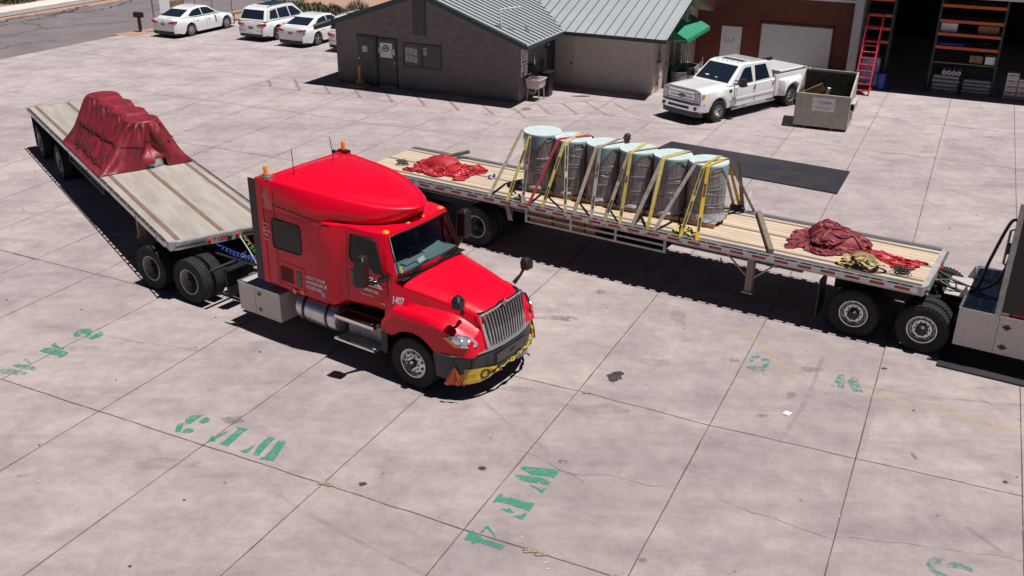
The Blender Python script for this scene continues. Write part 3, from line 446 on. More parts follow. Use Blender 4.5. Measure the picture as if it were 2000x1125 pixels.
# doors on the front
def doorleaf(parent, x0, x1, y, z0, z1, m, name='door'):
    return MB().box(x0, x1, y - .03, y + .01, z0, z1).build(name, m, parent, bevel=.006)
d1 = doorleaf(gb, -7.52, -6.66, -.03, .03, 2.06, M['slate']); d1['label'] = 'left grey door leaf with one cream notice'
MB().box(-7.58, -6.6, -.045, .005, 2.06, 2.12).box(-6.66, -6.57, -.075, .005, .0, 2.12).build('door_frame', M['black'], d1)
MB().lathe([(.03, 0), (.03, -.04), (.0, -.045)], (-7.44, -.07, 1.16), 'y', 10).build('door_lock', M['chrome'], d1)
MB().box(-7.30, -7.04, -.068, -.062, 1.42, 1.68).build('notice', M['cream'], d1)
d2 = doorleaf(gb, -6.52, -5.66, .0, .07, 2.02, M['slate']); d2['label'] = 'right grey door leaf with a poster and two cream notices'
MB().box(-6.57, -6.52, -.05, .005, 0, 2.08).box(-5.66, -5.61, -.05, .005, 0, 2.08).box(-6.57, -5.61, -.05, .005, 2.02, 2.08).build('door_frame', M['black'], d2)
MB().box(-6.52, -5.66, -.05, .005, .0, .06).build('threshold', M['dalu'], d2)
MB().box(-6.42, -5.82, -.038, -.034, 1.27, 1.88).build('poster', M['txt'], d2)
MB().box(-6.50, -6.25, -.044, -.040, 1.44, 1.68).build('notice', M['cream'], d2); MB().box(-5.90, -5.69, -.044, -.040, 1.40, 1.64).build('notice', M['cream'], d2)
b = MB(); b.lathe([(.15, 0), (.15, -.004), (.105, -.004), (.105, 0)], (-6.12, -.038, 1.66), 'y', 24, closed=True); b.lathe([(.055, 0), (.055, -.004)], (-6.12, -.038, 1.68), 'y', 12)
b.box(-6.26, -5.98, -.043, -.039, 1.63, 1.66); b.build('poster_emblem', M['txtk'], d2)
for z in (.92, 1.08): MB().lathe([(.028, 0), (.028, -.04), (0, -.05)], (-5.73, -.03, z), 'y', 10).build('door_knob', M['chrome'], d2)
# window with papers
wn_ = MB()
for a in ((-5.30, -3.50, 1.90, 1.96), (-5.30, -3.50, .96, 1.02)): wn_.box(a[0], a[1], -.05, .005, a[2], a[3])
for x in (-5.30, -4.43, -3.55): wn_.box(x, x + .05, -.052, .006, .96, 1.96)
wf = wn_.build('window', M['slate'], gb, bevel=.004)
MB().box(-5.26, -3.52, -.012, .004, 1.0, 1.92).build('pane', M['reflw'], wf)
pp = MB()
for i in range(3):
    for j in range(2):
        x = -5.22 + i * .205; z = 1.50 - j * .31 - (.03 if i == 2 else 0); pp.box(x, x + .19, -.022, -.016, z, z + .28)
pp.build('posted_papers', mat('posted_paper', (.42, .45, .47), .7, col2=(.30, .33, .35), scale=22, stretch=(1, 1, 6)), wf)
MB().box(-4.36, -4.16, -.022, -.016, 1.53, 1.84).build('posted_papers', mat('teal_poster', (.30, .46, .46), .7, col2=(.14, .2, .2), scale=9), wf)
# side wall things (faces +x)
def sidetxt(s, y, z, size, m, par, x=.03, bold=.004): return text(s, size, m, par, (x, y, z), (0, 1, 0), (0, 0, 1), bold=bold)
s1 = thing('direction_sign', 'white wall sign with text lines and a black left arrow at the grey building corner', 'sign', BL.W(0, 0), BL.deg)
MB().box(.004, .022, .20, .84, 1.46, 2.10).build('sign_panel', M['txt'], s1, bevel=.004)
for i, t in enumerate(("ALL VISITORS", "PLEASE CHECK IN", "AT OFFICE", "ENTRANCE")): sidetxt(t, .25, 2.0 - i * .105, .075, M['txtg'], s1)
b = MB(); b.poly([(.03, .27, 1.57), (.03, .40, 1.50), (.03, .40, 1.545), (.03, .74, 1.545), (.03, .74, 1.595), (.03, .40, 1.595), (.03, .40, 1.64)]); b.build('arrow', M['txtk'], s1)
s2 = thing('notice_sign', 'small square blue and white notice under the arrow sign on the grey building corner', 'sign', BL.W(0, 0), BL.deg)
MB().box(.004, .022, .22, .82, .99, 1.42).build('sign_panel', M['txt'], s2, bevel=.004)
bl_ = mat('blue_lettering', (.05, .09, .30), .6)
b = MB(); b.lathe([(.10, 0), (.10, .004), (.07, .004), (.07, 0)], (.024, .52, 1.29), 'x', 20, closed=True); b.lathe([(.03, 0), (.03, .004)], (.024, .52, 1.29), 'x', 10); b.build('emblem', bl_, s2)
for i, t in enumerate(("NO PARKING", "FIRE LANE", "THIS SIDE")): sidetxt(t, .28, 1.13 - i * .055, .05, bl_, s2)
ph = thing('wall_phone_box', 'black phone box with a grab handle on the side wall above the sink', 'phone box', BL.W(0, 0), BL.deg)
MB().box(.0, .14, .95, 1.2, 1.0, 1.38).build('box', M['black'], ph, bevel=.02); MB().tube([(.0, 1.32, 1.78), (.12, 1.32, 1.78), (.12, 1.32, 1.32), (.0, 1.32, 1.32)], .022, 8).build('handle', M['chrome'], ph, auto=40)
bs = MB().box(.004, .02, 2.15, 2.62, .95, 1.34).build('blue_wall_plate', mat('navy_plate', (.02, .03, .09), .5), None, bevel=.004); rl(bs, BL); tag(bs, 'small dark blue plate on the side wall of the grey building', 'wall plate')
lt = thing('wall_lamp', 'small wall lamp beside the blue door of the grey building', 'lamp', BL.W(0, 0), BL.deg)
MB().box(0, .06, 2.72, 2.84, 1.72, 1.92).build('bracket', M['black'], lt, bevel=.01); MB().lathe([(.0, .09), (.06, .05), (.07, -.02), (.0, -.04)], (.1, 2.78, 1.88), 'z', 12).build('lamp_shade', M['lens'], lt, auto=40)
dd = MB().box(.0, .03, 3.0, 3.6, .05, 2.15).build('door', mat('navy_door', (.025, .035, .075), .5), gb); dd['label'] = 'narrow navy blue side door'
MB().box(.0, .05, 3.6, 3.68, 0, 2.3).box(.0, .05, 2.94, 3.0, 0, 2.2).box(0, .05, 2.94, 3.68, 2.15, 2.2).build('door_frame', M['fascia'], dd)
# utility sink
sk = thing('utility_sink', 'pinkish white utility sink on four legs against the grey building corner', 'sink', BL.W(.42, .80), BL.deg)
b = MB(); ring = lambda hx, hy, z: [(-hx, -hy, z), (hx, -hy, z), (hx, hy, z), (-hx, hy, z)]
b.loft([ring(.2, .2, .48), ring(.28, .30, .56), ring(.32, .34, .86), ring(.35, .37, .87), ring(.35, .37, .90), ring(.31, .33, .90), ring(.27, .29, .60)], cap1=True)
b.build('basin', mat('sink_plastic', (.62, .53, .54), .4), sk, bevel=.01)
for x in (-.26, .26):
    for y in (-.28, .28): MB().bar((x * .9, y * .9, .56), (x, y, 0), .035).build('leg', M['dalu'], sk)
MB().tube([(-.3, 0, .9), (-.3, 0, 1.05), (-.24, 0, 1.1), (-.15, 0, 1.02)], .018, 8).build('tap', M['chrome'], sk, auto=40)
MB().tube([(0, .0, .5), (0, .0, .3), (-.12, 0, .24), (-.3, 0, .32)], .022, 8).build('drain_pipe', M['txt'], sk, auto=40)
tb_ = thing('trash_bin', 'tall black wheeled bin standing behind the utility sink', 'bin', BL.W(.50, 1.72), BL.deg)
b = MB(); b.loft([ring(.2, .22, .02), ring(.27, .29, .95)]); b.build('bin_body', M['black'], tb_, bevel=.02)
MB().box(-.29, .30, -.31, .31, .955, 1.02).build('lid', M['black'], tb_, bevel=.02)
for y in (-.2, .2): MB().lathe([(.09, -.02), (.09, .02)], (-.22, y, .09), 'y', 14).build('wheel', M['rubber'], tb_)
gm = thing('pipe_meter', 'silver gas meter and valve pipes beside the navy side door', 'meter', BL.W(.22, 2.75), BL.deg)
MB().tube([(0, 0, 0), (0, 0, .45), (0, .2, .45), (0, .2, .3)], .03, 8).tube([(.0, .2, .62), (.0, -.15, .62)], .03, 8).build('pipe', M['galv'], gm, auto=40)
MB().box(-.08, .1, .08, .3, .3, .55).build('meter_body', M['dalu'], gm, bevel=.03); MB().lathe([(.1, 0), (.12, .03), (.1, .06)], (0, -.1, .56), 'z', 14).build('regulator', M['chrome'], gm, auto=40)
mh = MB().lathe([(.2, 0), (.2, .012), (0, .014)], (0, 0, 0), 'z', 24).build('manhole_cover', M['old'], None); rl(mh, BL); mh.location = BL.W(.71, -.77); tag(mh, 'small round brown manhole cover among the red floor lines', 'manhole cover')
# stake stand
st = thing('stake_stand', 'yellow wooden post braced on a square wooden base in front of the left door', 'stand', BL.W(-7.25, -.42), BL.deg)
MB().box(-.045, .045, -.045, .045, .06, .92).build('post', M['bwood'], st, bevel=.004)
MB().box(-.30, .30, -.30, -.20, 0, .08).box(-.30, .30, .2, .30, 0, .08).box(-.30, -.2, -.2, .2, 0, .08).box(.2, .30, -.2, .2, 0, .08).box(-.2, .2, -.05, .05, 0, .06).build('base', M['lumber'], st, bevel=.004)
for a, c in ((-1, 0), (1, 0), (0, -1), (0, 1)): MB().bar((a * .05, c * .05, .34), (a * .26, c * .26, .08), .05, .03).build('brace', M['bwood'], st)
# beige extension
be = thing('beige_extension', 'beige painted annex with pale standing seam roof between the grey and brick buildings', 'building', BL.W(0, 0), BL.deg)
b = MB(); b.prism([(3.7, 0), (10.38, 0), (10.38, 2.6), (6.8, 3.7), (3.7, 2.68)], 'x', .03, 4.45); wa = b.build('wall', M['stucco'], be)
g2 = stripes(mat('beige_vertical_boards', (.45, .40, .35), .8, var=.06), 'X', 8, .25, .12)
bd = MB().box(.10, .92, 3.68, 3.705, .06, 2.1).build('board_door', g2, be); bd['label'] = 'beige vertical board door'
MB().box(.78, .86, 3.66, 3.69, .98, 1.06).build('door_latch', M['black'], bd)
slopes(be, 6.8, 3.82, 2.75, 2.49, -3.9, 5.15, .43, swap=True); slopes(be, 6.8, 3.82, 10.38, 2.70, -3.9, 5.15, .43, swap=True)
f = MB(); f.bar((.80, 2.73, 2.42), (5.17, 2.73, 2.42), .04, .15); f.bar((5.17, 2.73, 2.43), (5.17, 6.8, 3.75), .04, .15); f.bar((5.17, 6.8, 3.75), (5.17, 10.38, 2.66), .04, .14)
f.build('fascia', M['fascia'], be)
f = MB(); f.bar((5.195, 2.72, 2.51), (5.195, 6.8, 3.84), .02, .04); f.build('edge_trim', M['txt'], be)
so = stripes(mat('tan_soffit_boards', (.40, .33, .22), .8), 'Y', 6, .3, .12)
MB().add([(4.46, 2.8, 2.42), (5.14, 2.8, 2.42), (5.14, 6.8, 3.72), (4.46, 6.8, 3.72), (5.14, 10.37, 2.62), (4.46, 10.37, 2.62)], [(0, 1, 2, 3), (3, 2, 4, 5)]).build('soffit', so, be)
sk_ = MB().obox((2.9, 6.3, 3.42), (.35, .3, .12), (R(17), 0, 0)).build('roof_vent', M['glassb'], be)
ac = MB().box(4.46, 4.75, 7.5, 7.95, 2.45, 2.85).build('vent_unit', M['walk'], be, bevel=.02); MB().box(4.751, 4.76, 7.55, 7.9, 2.55, 2.8).build('vent_grille', M['slate'], ac)
# boards, opening and posts on the side wall
b = MB().box(4.452, 4.47, 5.7, 7.6, .1, 2.2); gate = b.build('slatted_gate', stripes(mat('dark_slats', (.06, .058, .055), .7), 'Y', 11, -1.6, .25), be)
b = MB()
for y in (5.62, 6.55, 7.62): b.box(4.47, 4.53, y, y + .07, 0, 2.25)
b.box(4.47, 4.53, 5.62, 7.7, 2.2, 2.26); b.build('gate_frame', M['stucco'], gate)
b = MB()
for i, y in enumerate((7.9, 8.25, 8.6, 8.95, 9.3, 9.65, 10.0)): b.box(4.452, 4.475, y, y + .04, 0, 2.5)
b.build('wall_battens', M['old'], be)
eb = thing('electrical_box', 'grey electrical box with conduit on the corner of the beige annex', 'electrical box', BL.W(4.46, 4.3), BL.deg)
MB().box(0, .14, -.16, .2, .72, 1.28).build('box', M['walk'], eb, bevel=.01)
MB().tube([(.06, .0, 1.28), (.06, .0, 2.3)], .02, 6).tube([(.06, .1, 1.28), (.06, .1, 1.7)], .018, 6).tube([(.06, 0, .72), (.06, 0, .1)], .02, 6).box(.02, .1, -.05, .05, 1.6, 1.66).box(.02, .1, -.05, .05, .35, .41).build('conduit', M['old'], eb, auto=40)
# awning
aw = thing('green_awning', 'dark green canvas awning on the side wall of the beige annex', 'awning', BL.W(0, 0), BL.deg)
y0, y1 = 5.2, 9.0
b = MB(); b.add([(4.47, y0, 2.62), (4.47, y1, 2.62), (5.4, y1, 2.14), (5.4, y0, 2.14), (4.47, y0, 2.58), (4.47, y1, 2.58), (5.4, y1, 2.10), (5.4, y0, 2.10)], [(0, 3, 2, 1), (4, 5, 6, 7), (0, 4, 7, 3), (1, 2, 6, 5), (2, 3, 7, 6)])
b.build('canopy', M['green'], aw)
b = MB(); n = 26
top = [(5.405, y0 + (y1 - y0) * i / n, 2.13) for i in range(n + 1)]; bot = [(5.42, y0 + (y1 - y0) * i / n, 1.97 + .035 * abs(math.sin(i * math.pi / 2))) for i in range(n + 1)]
b.add(top + bot, [(i, i + 1, n + 2 + i, n + 1 + i) for i in range(n)]); b.add([(4.5, y0 - .003, 2.6), (5.405, y0 - .003, 2.13), (5.405, y0 - .003, 1.98), (4.5, y0 - .003, 2.0)], [(0, 1, 2, 3)]); b.build('valance', M['green'], aw)
MB().tube([(4.5, y0, 2.0), (5.38, y0, 2.1), (5.38, y1, 2.1), (4.5, y1, 2.0)], .02, 6).build('frame', M['galv'], aw)
# stock tank and hand rail
tk = thing('stock_tank', 'ribbed round-ended galvanised water tank below the green awning', 'water tank', BL.W(4.98, 6.75), BL.deg)
def stad(hx, hy, z, n=10):
    r = hx; return [(r * math.cos(a), (hy - r) + r * math.sin(a), z) for a in [math.pi * i / n for i in range(n + 1)]] + [(-r * math.cos(a), -(hy - r) - r * math.sin(a), z) for a in [math.pi * i / n for i in range(n + 1)]]
rg = []
for i in range(25): z = .02 + .6 * i / 24; q = .43 + .012 * math.sin(z * 52); rg.append(stad(q, 1.12 + q - .43, z))
rg += [stad(.45, 1.15, .63), stad(.45, 1.15, .66), stad(.41, 1.10, .66), stad(.40, 1.09, .2)]
MB().loft(rg, cap0=True, cap1=True).build('tank_wall', M['galv'], tk, auto=35)
MB().poly(stad(.398, 1.085, .34)).build('dark_water', M['gloss'], tk)
hr = thing('hand_rail', 'thin grey pipe hand rail running over the galvanised water tank', 'rail', BL.W(0, 0), BL.deg)
MB().tube([(4.52, 5.35, 0), (4.52, 5.35, .95), (4.52, 8.3, .95), (4.52, 8.3, 0)], .025, 8).build('rail', M['dalu'], hr, auto=40)
b = MB()
for z in (.45, .55, .65, .75): b.tube([(5.47, 5.9, z), (5.47, 7.9, z)], .012, 6)
b.tube([(5.47, 7.9, 0), (5.47, 7.9, .95)], .02, 6); b.tube([(5.47, 5.9, 0), (5.47, 5.9, .8)], .02, 6); b.build('side_bars', M['dalu'], hr, auto=40)
# brick building
bb = thing('brick_building', 'brown brick building with a white door and a wide white roller door behind the pickup', 'building', BL.W(0, 0), BL.deg)
MB().box(4.0, 11.42, 10.4, 16, 0, 3.62).build('wall', M['brick'], bb)
b = MB().box(5.55, 11.40, 10.26, 10.39, 3.40, 3.50); b.build('gutter', M['txt'], bb, bevel=.01)
MB().box(5.55, 11.40, 10.2, 10.5, 3.51, 3.66).build('parapet_flashing', mat('blue_grey_flashing', (.16, .20, .26), .5), bb)
wd_ = MB().box(5.64, 6.57, 10.37, 10.402, .02, 1.99).build('door', M['txt'], bb, bevel=.005); wd_['label'] = 'plain white door with faint grey scribbled letters'
text("ILLZ", .26, M['txtg'], wd_, (5.80, 10.362, 1.28), (1, 0, 0), (0, 0, 1))
MB().lathe([(.03, 0), (.03, -.05), (0, -.06)], (6.50, 10.37, 1.0), 'y', 10).build('door_knob', M['galv'], wd_)
rd = MB().box(7.46, 10.58, 10.36, 10.402, .02, 2.22).build('roller_door', M['rolld'], bb); rd['label'] = 'wide white roller shutter door'
MB().box(7.38, 7.46, 10.34, 10.403, 0, 2.3).box(10.58, 10.66, 10.34, 10.403, 0, 2.3).box(7.38, 10.66, 10.34, 10.403, 2.22, 2.3).build('door_frame', M['brick'], rd)
# warehouse
wh = thing('warehouse', 'warehouse with a tall open bay of orange racking behind the dumpster', 'building', BL.W(0, 0), BL.deg)
MB().box(11.50, 11.86, 9.1, 10.9, 0, 4.9).build('pier', mat('pale_grey_pier', (.36, .37, .37), .7, var=.08), wh, bevel=.01)
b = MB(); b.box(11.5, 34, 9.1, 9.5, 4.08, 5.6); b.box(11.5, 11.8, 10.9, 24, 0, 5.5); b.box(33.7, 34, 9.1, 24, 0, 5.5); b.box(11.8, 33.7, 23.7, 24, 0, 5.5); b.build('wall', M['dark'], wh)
MB().box(11.86, 34, 9.06, 9.10, 4.02, 4.20).build('header_trim', M['walk'], wh)
MB().box(11.4, 34.1, 9.0, 24.1, 5.6, 5.8).build('roof', M['roof'], wh)
def levels(name, lab, x0, x1, lv, y0=10.0, y1=11.0):
    t = thing(name, lab, 'storage rack', BL.W(0, 0), BL.deg, 'orange and green pallet racks')
    for x in (x0, x1):
        for y in (y0, y1): MB().box(x - .04, x + .04, y - .04, y + .04, 0, 4.4).build('upright', M['rackg'], t)
        b = MB(); 
        for i in range(5): b.bar((x, y0, .3 + i * .8), (x, y1, .7 + i * .8), .03)
        b.build('bracing', M['rackg'], t)
    for z in lv:
        for y in (y0 - .05, y1 + .05): MB().box(x0 + .04, x1 - .04, y - .025, y + .025, z - .06, z + .06).build('beam', M['rack'], t, bevel=.004)
        MB().box(x0 + .06, x1 - .06, y0, y1, z + .03, z + .055).build('shelf_deck', mat('shelf_deck_grey', (.10, .10, .12), .8), t)
    return t
levels('pallet_rack', 'tall orange beamed rack in the middle of the open warehouse bay', 14.85, 17.36, (1.90, 2.44, 2.98, 3.60))
levels('pallet_rack', 'orange beamed rack just behind the red ladder', 11.98, 13.04, (1.95, 2.5, 3.05, 3.7), 9.75, 10.7)
random.seed(21)
gd = [('carton', 'white carton on the second shelf at the left end of the middle rack', 'box', (14.95, 15.6, 10.2, 10.8, 2.50, 2.86), 'paper'), ('carton', 'two brown cartons side by side on the second shelf of the middle rack', 'box', (16.4, 17.2, 10.2, 10.8, 2.50, 2.84), 'board'),
      ('flat_panel_stack', 'flat blue and white panels on the lowest shelf of the middle rack', 'panels', (14.95, 16.0, 10.05, 10.8, 1.97, 2.06), 'blue'), ('carton', 'dark brown carton on the lower right of the middle rack', 'box', (16.3, 16.8, 10.15, 10.7, 1.30, 1.62), 'board'), ('white_bucket', 'white bag beside the dark carton under the middle rack', 'bag', (16.9, 17.28, 10.1, 10.6, 1.30, 1.62), 'txt')]
for nm, lab, cat, q, mm in gd:
    o = MB().box(*q).build(nm, M[mm], None, bevel=.02); rl(o, BL); tag(o, lab, cat)
o = MB().box(14.9, 17.3, 10.05, 10.95, 1.22, 1.27).build('shelf_board', M['old'], None); rl(o, BL); tag(o, 'thin grey board shelf spanning the middle rack above the wrapped bags', 'shelf')
M['bag'] = mat('wrapped_grey_bags', (.22, .225, .26), .4, col2=(.13, .135, .165), scale=5, coat=.5, bump=.7, bscale=8)
for i, (x0, x1, h, lab) in enumerate(((15.0, 16.08, .78, 'left wrapped pallet of grey bags under the middle rack'), (16.2, 17.32, .70, 'right wrapped pallet of grey bags under the middle rack'))):
    t = thing('wrapped_pallet', lab, 'pallet load', BL.W((x0 + x1) / 2, 10.3), BL.deg, 'wrapped pallets of bags')
    hx = (x1 - x0) / 2
    for k in range(4):
        z = .1 + k * (h - .1) / 4; q = hx - .03 * (k % 2); MB().box(-q, q, -.5, .5, z, z + (h - .1) / 4 - .01).build('bag_layer', M['bag'], t, bevel=.05, seg=3)
    MB().box(-hx, hx, -.5, .5, 0, .02).box(-hx, hx, -.5, -.42, .02, .09).box(-hx, hx, .42, .5, .02, .09).build('pallet', M['old'], t)
tt = thing('tube_stack', 'row of four white cardboard tubes seen end on above the left wrapped pallet', 'tubes', BL.W(15.42, 10.0, .88), BL.deg)
for i in range(4): MB().lathe([(.05, -.2), (.085, -.2), (.085, .6), (.05, .6)], (i * .19, 0, 0), 'y', 16, closed=True).build('tube', M['txt'], tt, auto=40)
tt['label'] = 'row of four white cardboard tubes seen end on above the left wrapped pallet'
for i, (x, h, lab) in enumerate(((17.86, 4, 'tall stack of four white cartons with red print at the right of the warehouse bay'), (18.34, 3, 'shorter stack of three white cartons with red print at the right frame edge'))):
    for k in range(h):
        pos = ('bottom', 'second', 'third', 'top')[k] if k < h - 1 or h == 4 else 'top'
        t = thing('carton', '%s white carton with red print in the %s stack by the warehouse bay' % (pos, 'taller' if i == 0 else 'shorter right'), 'box', BL.W(x, 9.9, .14 + k * .235), BL.deg, 'white cartons with red print')
        MB().box(0, .44, 0, .4, 0, .228).build('carton_body', M['txt'], t, bevel=.006)
        text("CHRISTY'S", .085, M['txtr'], t, (.03, -.006, .11), (1, 0, 0), (0, 0, 1), bold=.006); MB().box(.03, .41, -.005, -.002, .03, .06).build('print_line', M['txtg'], t)
o = thing('wood_pallet', 'low wooden pallet under the stacks of white cartons', 'pallet', BL.W(17.8, 9.85), BL.deg)
b = MB(); b.box(0, 1.1, 0, .1, .02, .10); b.box(0, 1.1, .5, .6, .02, .1); b.box(0, 1.1, 0, 1, .105, .13); b.build('boards', M['lumber'], o)
# stretch wrapped goods behind the ladder
t = thing('wrapped_panel_stack', 'blue and white wrapped panels standing behind the red ladder', 'goods', BL.W(12.05, 9.3), BL.deg)
MB().box(0, .78, .1, .7, .1, 1.35).build('panels', mat('blue_white_wrap', (.30, .32, .42), .35, col2=(.02, .03, .20), scale=2.2, coat=.4), t, bevel=.03); MB().box(0, .8, .1, .75, 0, .09).build('pallet', M['old'], t)
text("FIBER", .17, M['txtg'], t, (.05, .095, 1.02), (1, 0, 0), (0, 0, 1), bold=.006)
t2 = MB(); t2.loft([[(.2 * math.cos(a), .2 * math.sin(a), z) for a in [i * math.pi / 6 for i in range(12)]] for z in (.0, .5, .7)]); o = t2.build('blue_drum', M['blue'], None, auto=40); o.location = BL.W(13.0, 9.35); tag(o, 'blue plastic drum at the foot of the rack right of the ladder', 'drum')
# rolling ladder (climbs away from the viewer)
ld = thing('rolling_ladder', 'red rolling warehouse ladder with hand rails at the left of the open bay', 'ladder', BL.W(12.38, 7.8), BL.deg)
for s in (-1, 1):
    x = s * .30
    MB().tube([(x, .0, .12), (x, 1.25, 2.05)], .022, 8).build('side_rail', M['ladder'], ld)
    MB().tube([(x, .05, .85), (x, 1.2, 2.75), (x, 1.25, 3.05), (x, 1.35, 3.12), (x, 1.75, 3.1), (x, 1.85, 2.0), (x, 1.85, 0.12)], .018, 8).build('hand_rail', M['ladder'], ld, auto=40)
    MB().tube([(x, 0, .12), (x, 1.85, .12)], .022, 8).tube([(x, .6, 1.05), (x, 1.85, .12)], .015, 6).tube([(x, 1.2, 2.05), (x, 1.85, 2.05)], .02, 6).tube([(x, .6, 1.05), (x, 1.85, 1.2)], .014, 6).build('side_frame', M['ladder'], ld)
    MB().lathe([(.07, -.02), (.07, .02)], (x, .0, .07), 'x', 14).build('wheel', M['rubber'], ld)
for i in range(8):
    t_ = i / 8; MB().box(-.29, .29, 1.25 * t_ - .0, 1.25 * t_ + .17, .12 + 1.93 * t_ + .05, .12 + 1.93 * t_ + .085).build('step', M['ladder'], ld)
MB().box(-.30, .30, 1.25, 1.85, 2.04, 2.08).build('platform', M['ladder'], ld)
b = MB(); b.tube([(-.3, 1.85, 2.6), (.3, 1.85, 2.6)], .015, 6); b.tube([(-.3, 1.75, 3.1), (.3, 1.75, 3.1)], .015, 6); b.tube([(-.3, 1.85, .7), (.3, 1.85, 1.5)], .012, 6); b.tube([(.3, 1.85, .7), (-.3, 1.85, 1.5)], .012, 6); b.build('back_bracing', M['ladder'], ld)
# ---------------------------------------------------------------- fence, mailbox, plants
fn = thing('chain_link_fence', 'grey chain link fence with pipe posts behind the leftmost white sedan', 'fence', BL.W(-24.4, 0), BL.deg)
for y, h in ((5.7, 2.3), (8.1, 1.45), (9.0, 1.8), (10.4, 2.2), (12.1, 1.6)): MB().tube([(0, y, -.05), (0, y, h)], .045 if y == 5.7 else .03, 10).build('post', M['galv'], fn, auto=40)
MB().tube([(0, 5.7, 1.40), (0, 9.6, 1.5)], .022, 8).tube([(0, 9.6, 1.15), (0, 12.1, 1.15)], .022, 8).tube([(0, 5.7, .12), (0, 12.1, .12)], .02, 8).build('rail', M['galv'], fn)
mm = bpy.data.materials.new('chain_link_wire'); mm.use_nodes = True; n_ = mm.node_tree.nodes; l_ = mm.node_tree.links; b_ = n_["Principled BSDF"]; b_.inputs["Base Color"].default_value = (.3, .3, .31, 1); b_.inputs["Alpha"].default_value = .16
MB().add([(0, 5.7, .1), (0, 12.1, .1), (0, 12.1, 1.4), (0, 5.7, 1.4)], [(0, 1, 2, 3)]).build('wire_mesh', mm, fn)
o = MB().add([(.06, 6.15, .95), (.09, 6.9, .9), (.06, 6.95, 1.65), (.04, 6.2, 1.75), (.04, 6.15, .95), (.07, 6.9, .9), (.04, 6.95, 1.65), (.02, 6.2, 1.75)], [(0, 1, 2, 3), (7, 6, 5, 4), (0, 4, 5, 1), (1, 5, 6, 2), (2, 6, 7, 3), (3, 7, 4, 0)]).build('white_sign', M['txt'], None)
o.location = BL.W(-24.4, 0); o.rotation_euler = (0, 0, R(BL.deg)); tag(o, 'blank white sign board hanging on the chain link fence behind the left sedan', 'sign')
o = MB().box(.03, .06, 7.0, 8.0, .75, 1.42).build('brown_board', M['board'], None); o.location = BL.W(-24.4, 0); o.rotation_euler = (0, 0, R(BL.deg)); tag(o, 'brown board fixed on the fence right of the white sign board', 'board')
mb_ = thing('mailbox', 'black mailbox on a thick rusty wooden post beside the street', 'mailbox', BL.W(-25.15, 5.35), BL.deg)
MB().box(-.07, .07, -.07, .07, -.03, .78).build('post', M['rust'], mb_, bevel=.01)
b = MB(); b.prism([(-.13, .78), (.13, .78), (.13, .97)] + [(.13 * math.cos(a), .97 + .09 * math.sin(a)) for a in [math.pi * i / 8 for i in range(1, 8)]] + [(-.13, .97)], 'x', -.26, .26); b.build('box', M['black'], mb_, bevel=.006)
MB().box(.08, .11, -.145, -.132, .9, 1.08).build('flag', M['redlens'], mb_)
def bush(name, lab, cat, c, rx, ry, h, n, mats, blade=(.25, .05), seed=1, group=None, kind='blade', rz=0, density=None):
    rnd = random.Random(seed); t = thing(name, lab, cat, c, rz, group); mbs = [MB() for _ in mats]
    for i in range(n):
        a = rnd.uniform(0, 2 * math.pi); q = math.sqrt(rnd.random()); x = rx * q * math.cos(a); y = ry * q * math.sin(a)
        hh = h * (1 - .45 * q * q) * rnd.uniform(.55, 1.1); L, wdt = blade[0] * rnd.uniform(.7, 1.4), blade[1] * rnd.uniform(.7, 1.3)
        b = mbs[rnd.randrange(len(mats))]
        if kind == 'blade':
            az = rnd.uniform(0, 6.28); ti = rnd.uniform(.05, .6); d = Vector((math.cos(az) * math.sin(ti), math.sin(az) * math.sin(ti), math.cos(ti))); s_ = Vector((-math.sin(az), math.cos(az), 0)) * wdt
            p = Vector((x, y, max(0, hh - L))); b.add([p - s_, p + s_, p + d * L * .6 + s_ * .8, p + d * L, p + d * L * .6 - s_ * .8], [(0, 1, 2, 3, 4)])
        else:
            p = Vector((x, y, rnd.uniform(.1, 1) * hh)); u = Vector((rnd.gauss(0, 1), rnd.gauss(0, 1), rnd.gauss(0, 1))).normalized(); v = u.orthogonal().normalized(); b.add([p - u * L, p + v * wdt, p + u * L, p - v * wdt], [(0, 1, 2, 3)])
    for b, m in zip(mbs, mats):
        if b.f: b.build('foliage', m, t, fixn=False)
    st_ = MB()
    for i in range(6): a = rnd.uniform(0, 6.28); st_.tube([(0, 0, -.05), (math.cos(a) * rx * .5, math.sin(a) * ry * .5, h * .7)], [.03, .01], 5)
    st_.build('stem', M['old'], t)
    return t
M['cac1'] = mat('pale_succulent_green', (.17, .17, .075), .8, var=.3, scale=3); M['cac2'] = mat('dark_succulent_green', (.07, .09, .04), .8, var=.3, scale=3); M['cac3'] = mat('dry_brown_twigs', (.10, .05, .035), .9, var=.3, scale=3)
for i, (x, y) in enumerate([(-23.3, 14.2), (-22.1, 14.0), (-20.9, 13.9), (-19.7, 13.9), (-18.5, 13.8)]):
    x2 = x; bush('desert_shrub', ['leftmost spiky grey-green shrub in the gravel bed beyond the white cars', 'second spiky shrub from the left in the gravel bed beyond the white cars', 'middle spiky shrub of the five in the gravel bed', 'fourth spiky shrub from the left in the gravel bed', 'rightmost spiky shrub in the gravel bed, next to the brown twigs'][i], 'shrub', BL.W(x2, y + .3, -.06), .85, .8, .95, 520, [M['cac1'], M['cac2']], (.3, .04), i, 'spiky shrubs in the gravel bed')
bush('twiggy_bush', 'brown leafless twiggy bush above the left eave of the grey building', 'bush', BL.W(-16.9, 14.3, -.06), .9, .9, 1.3, 700, [M['cac3'], M['cac2']], (.35, .012), 9)
bush('roadside_bush', 'dark green roadside bush at the top left corner beyond the sidewalk', 'bush', BL.W(-40.6, 6.6, -.06), 1.4, 1.9, 1.2, 1500, [M['cac2']], (.12, .06), 12, None, 'leaf')
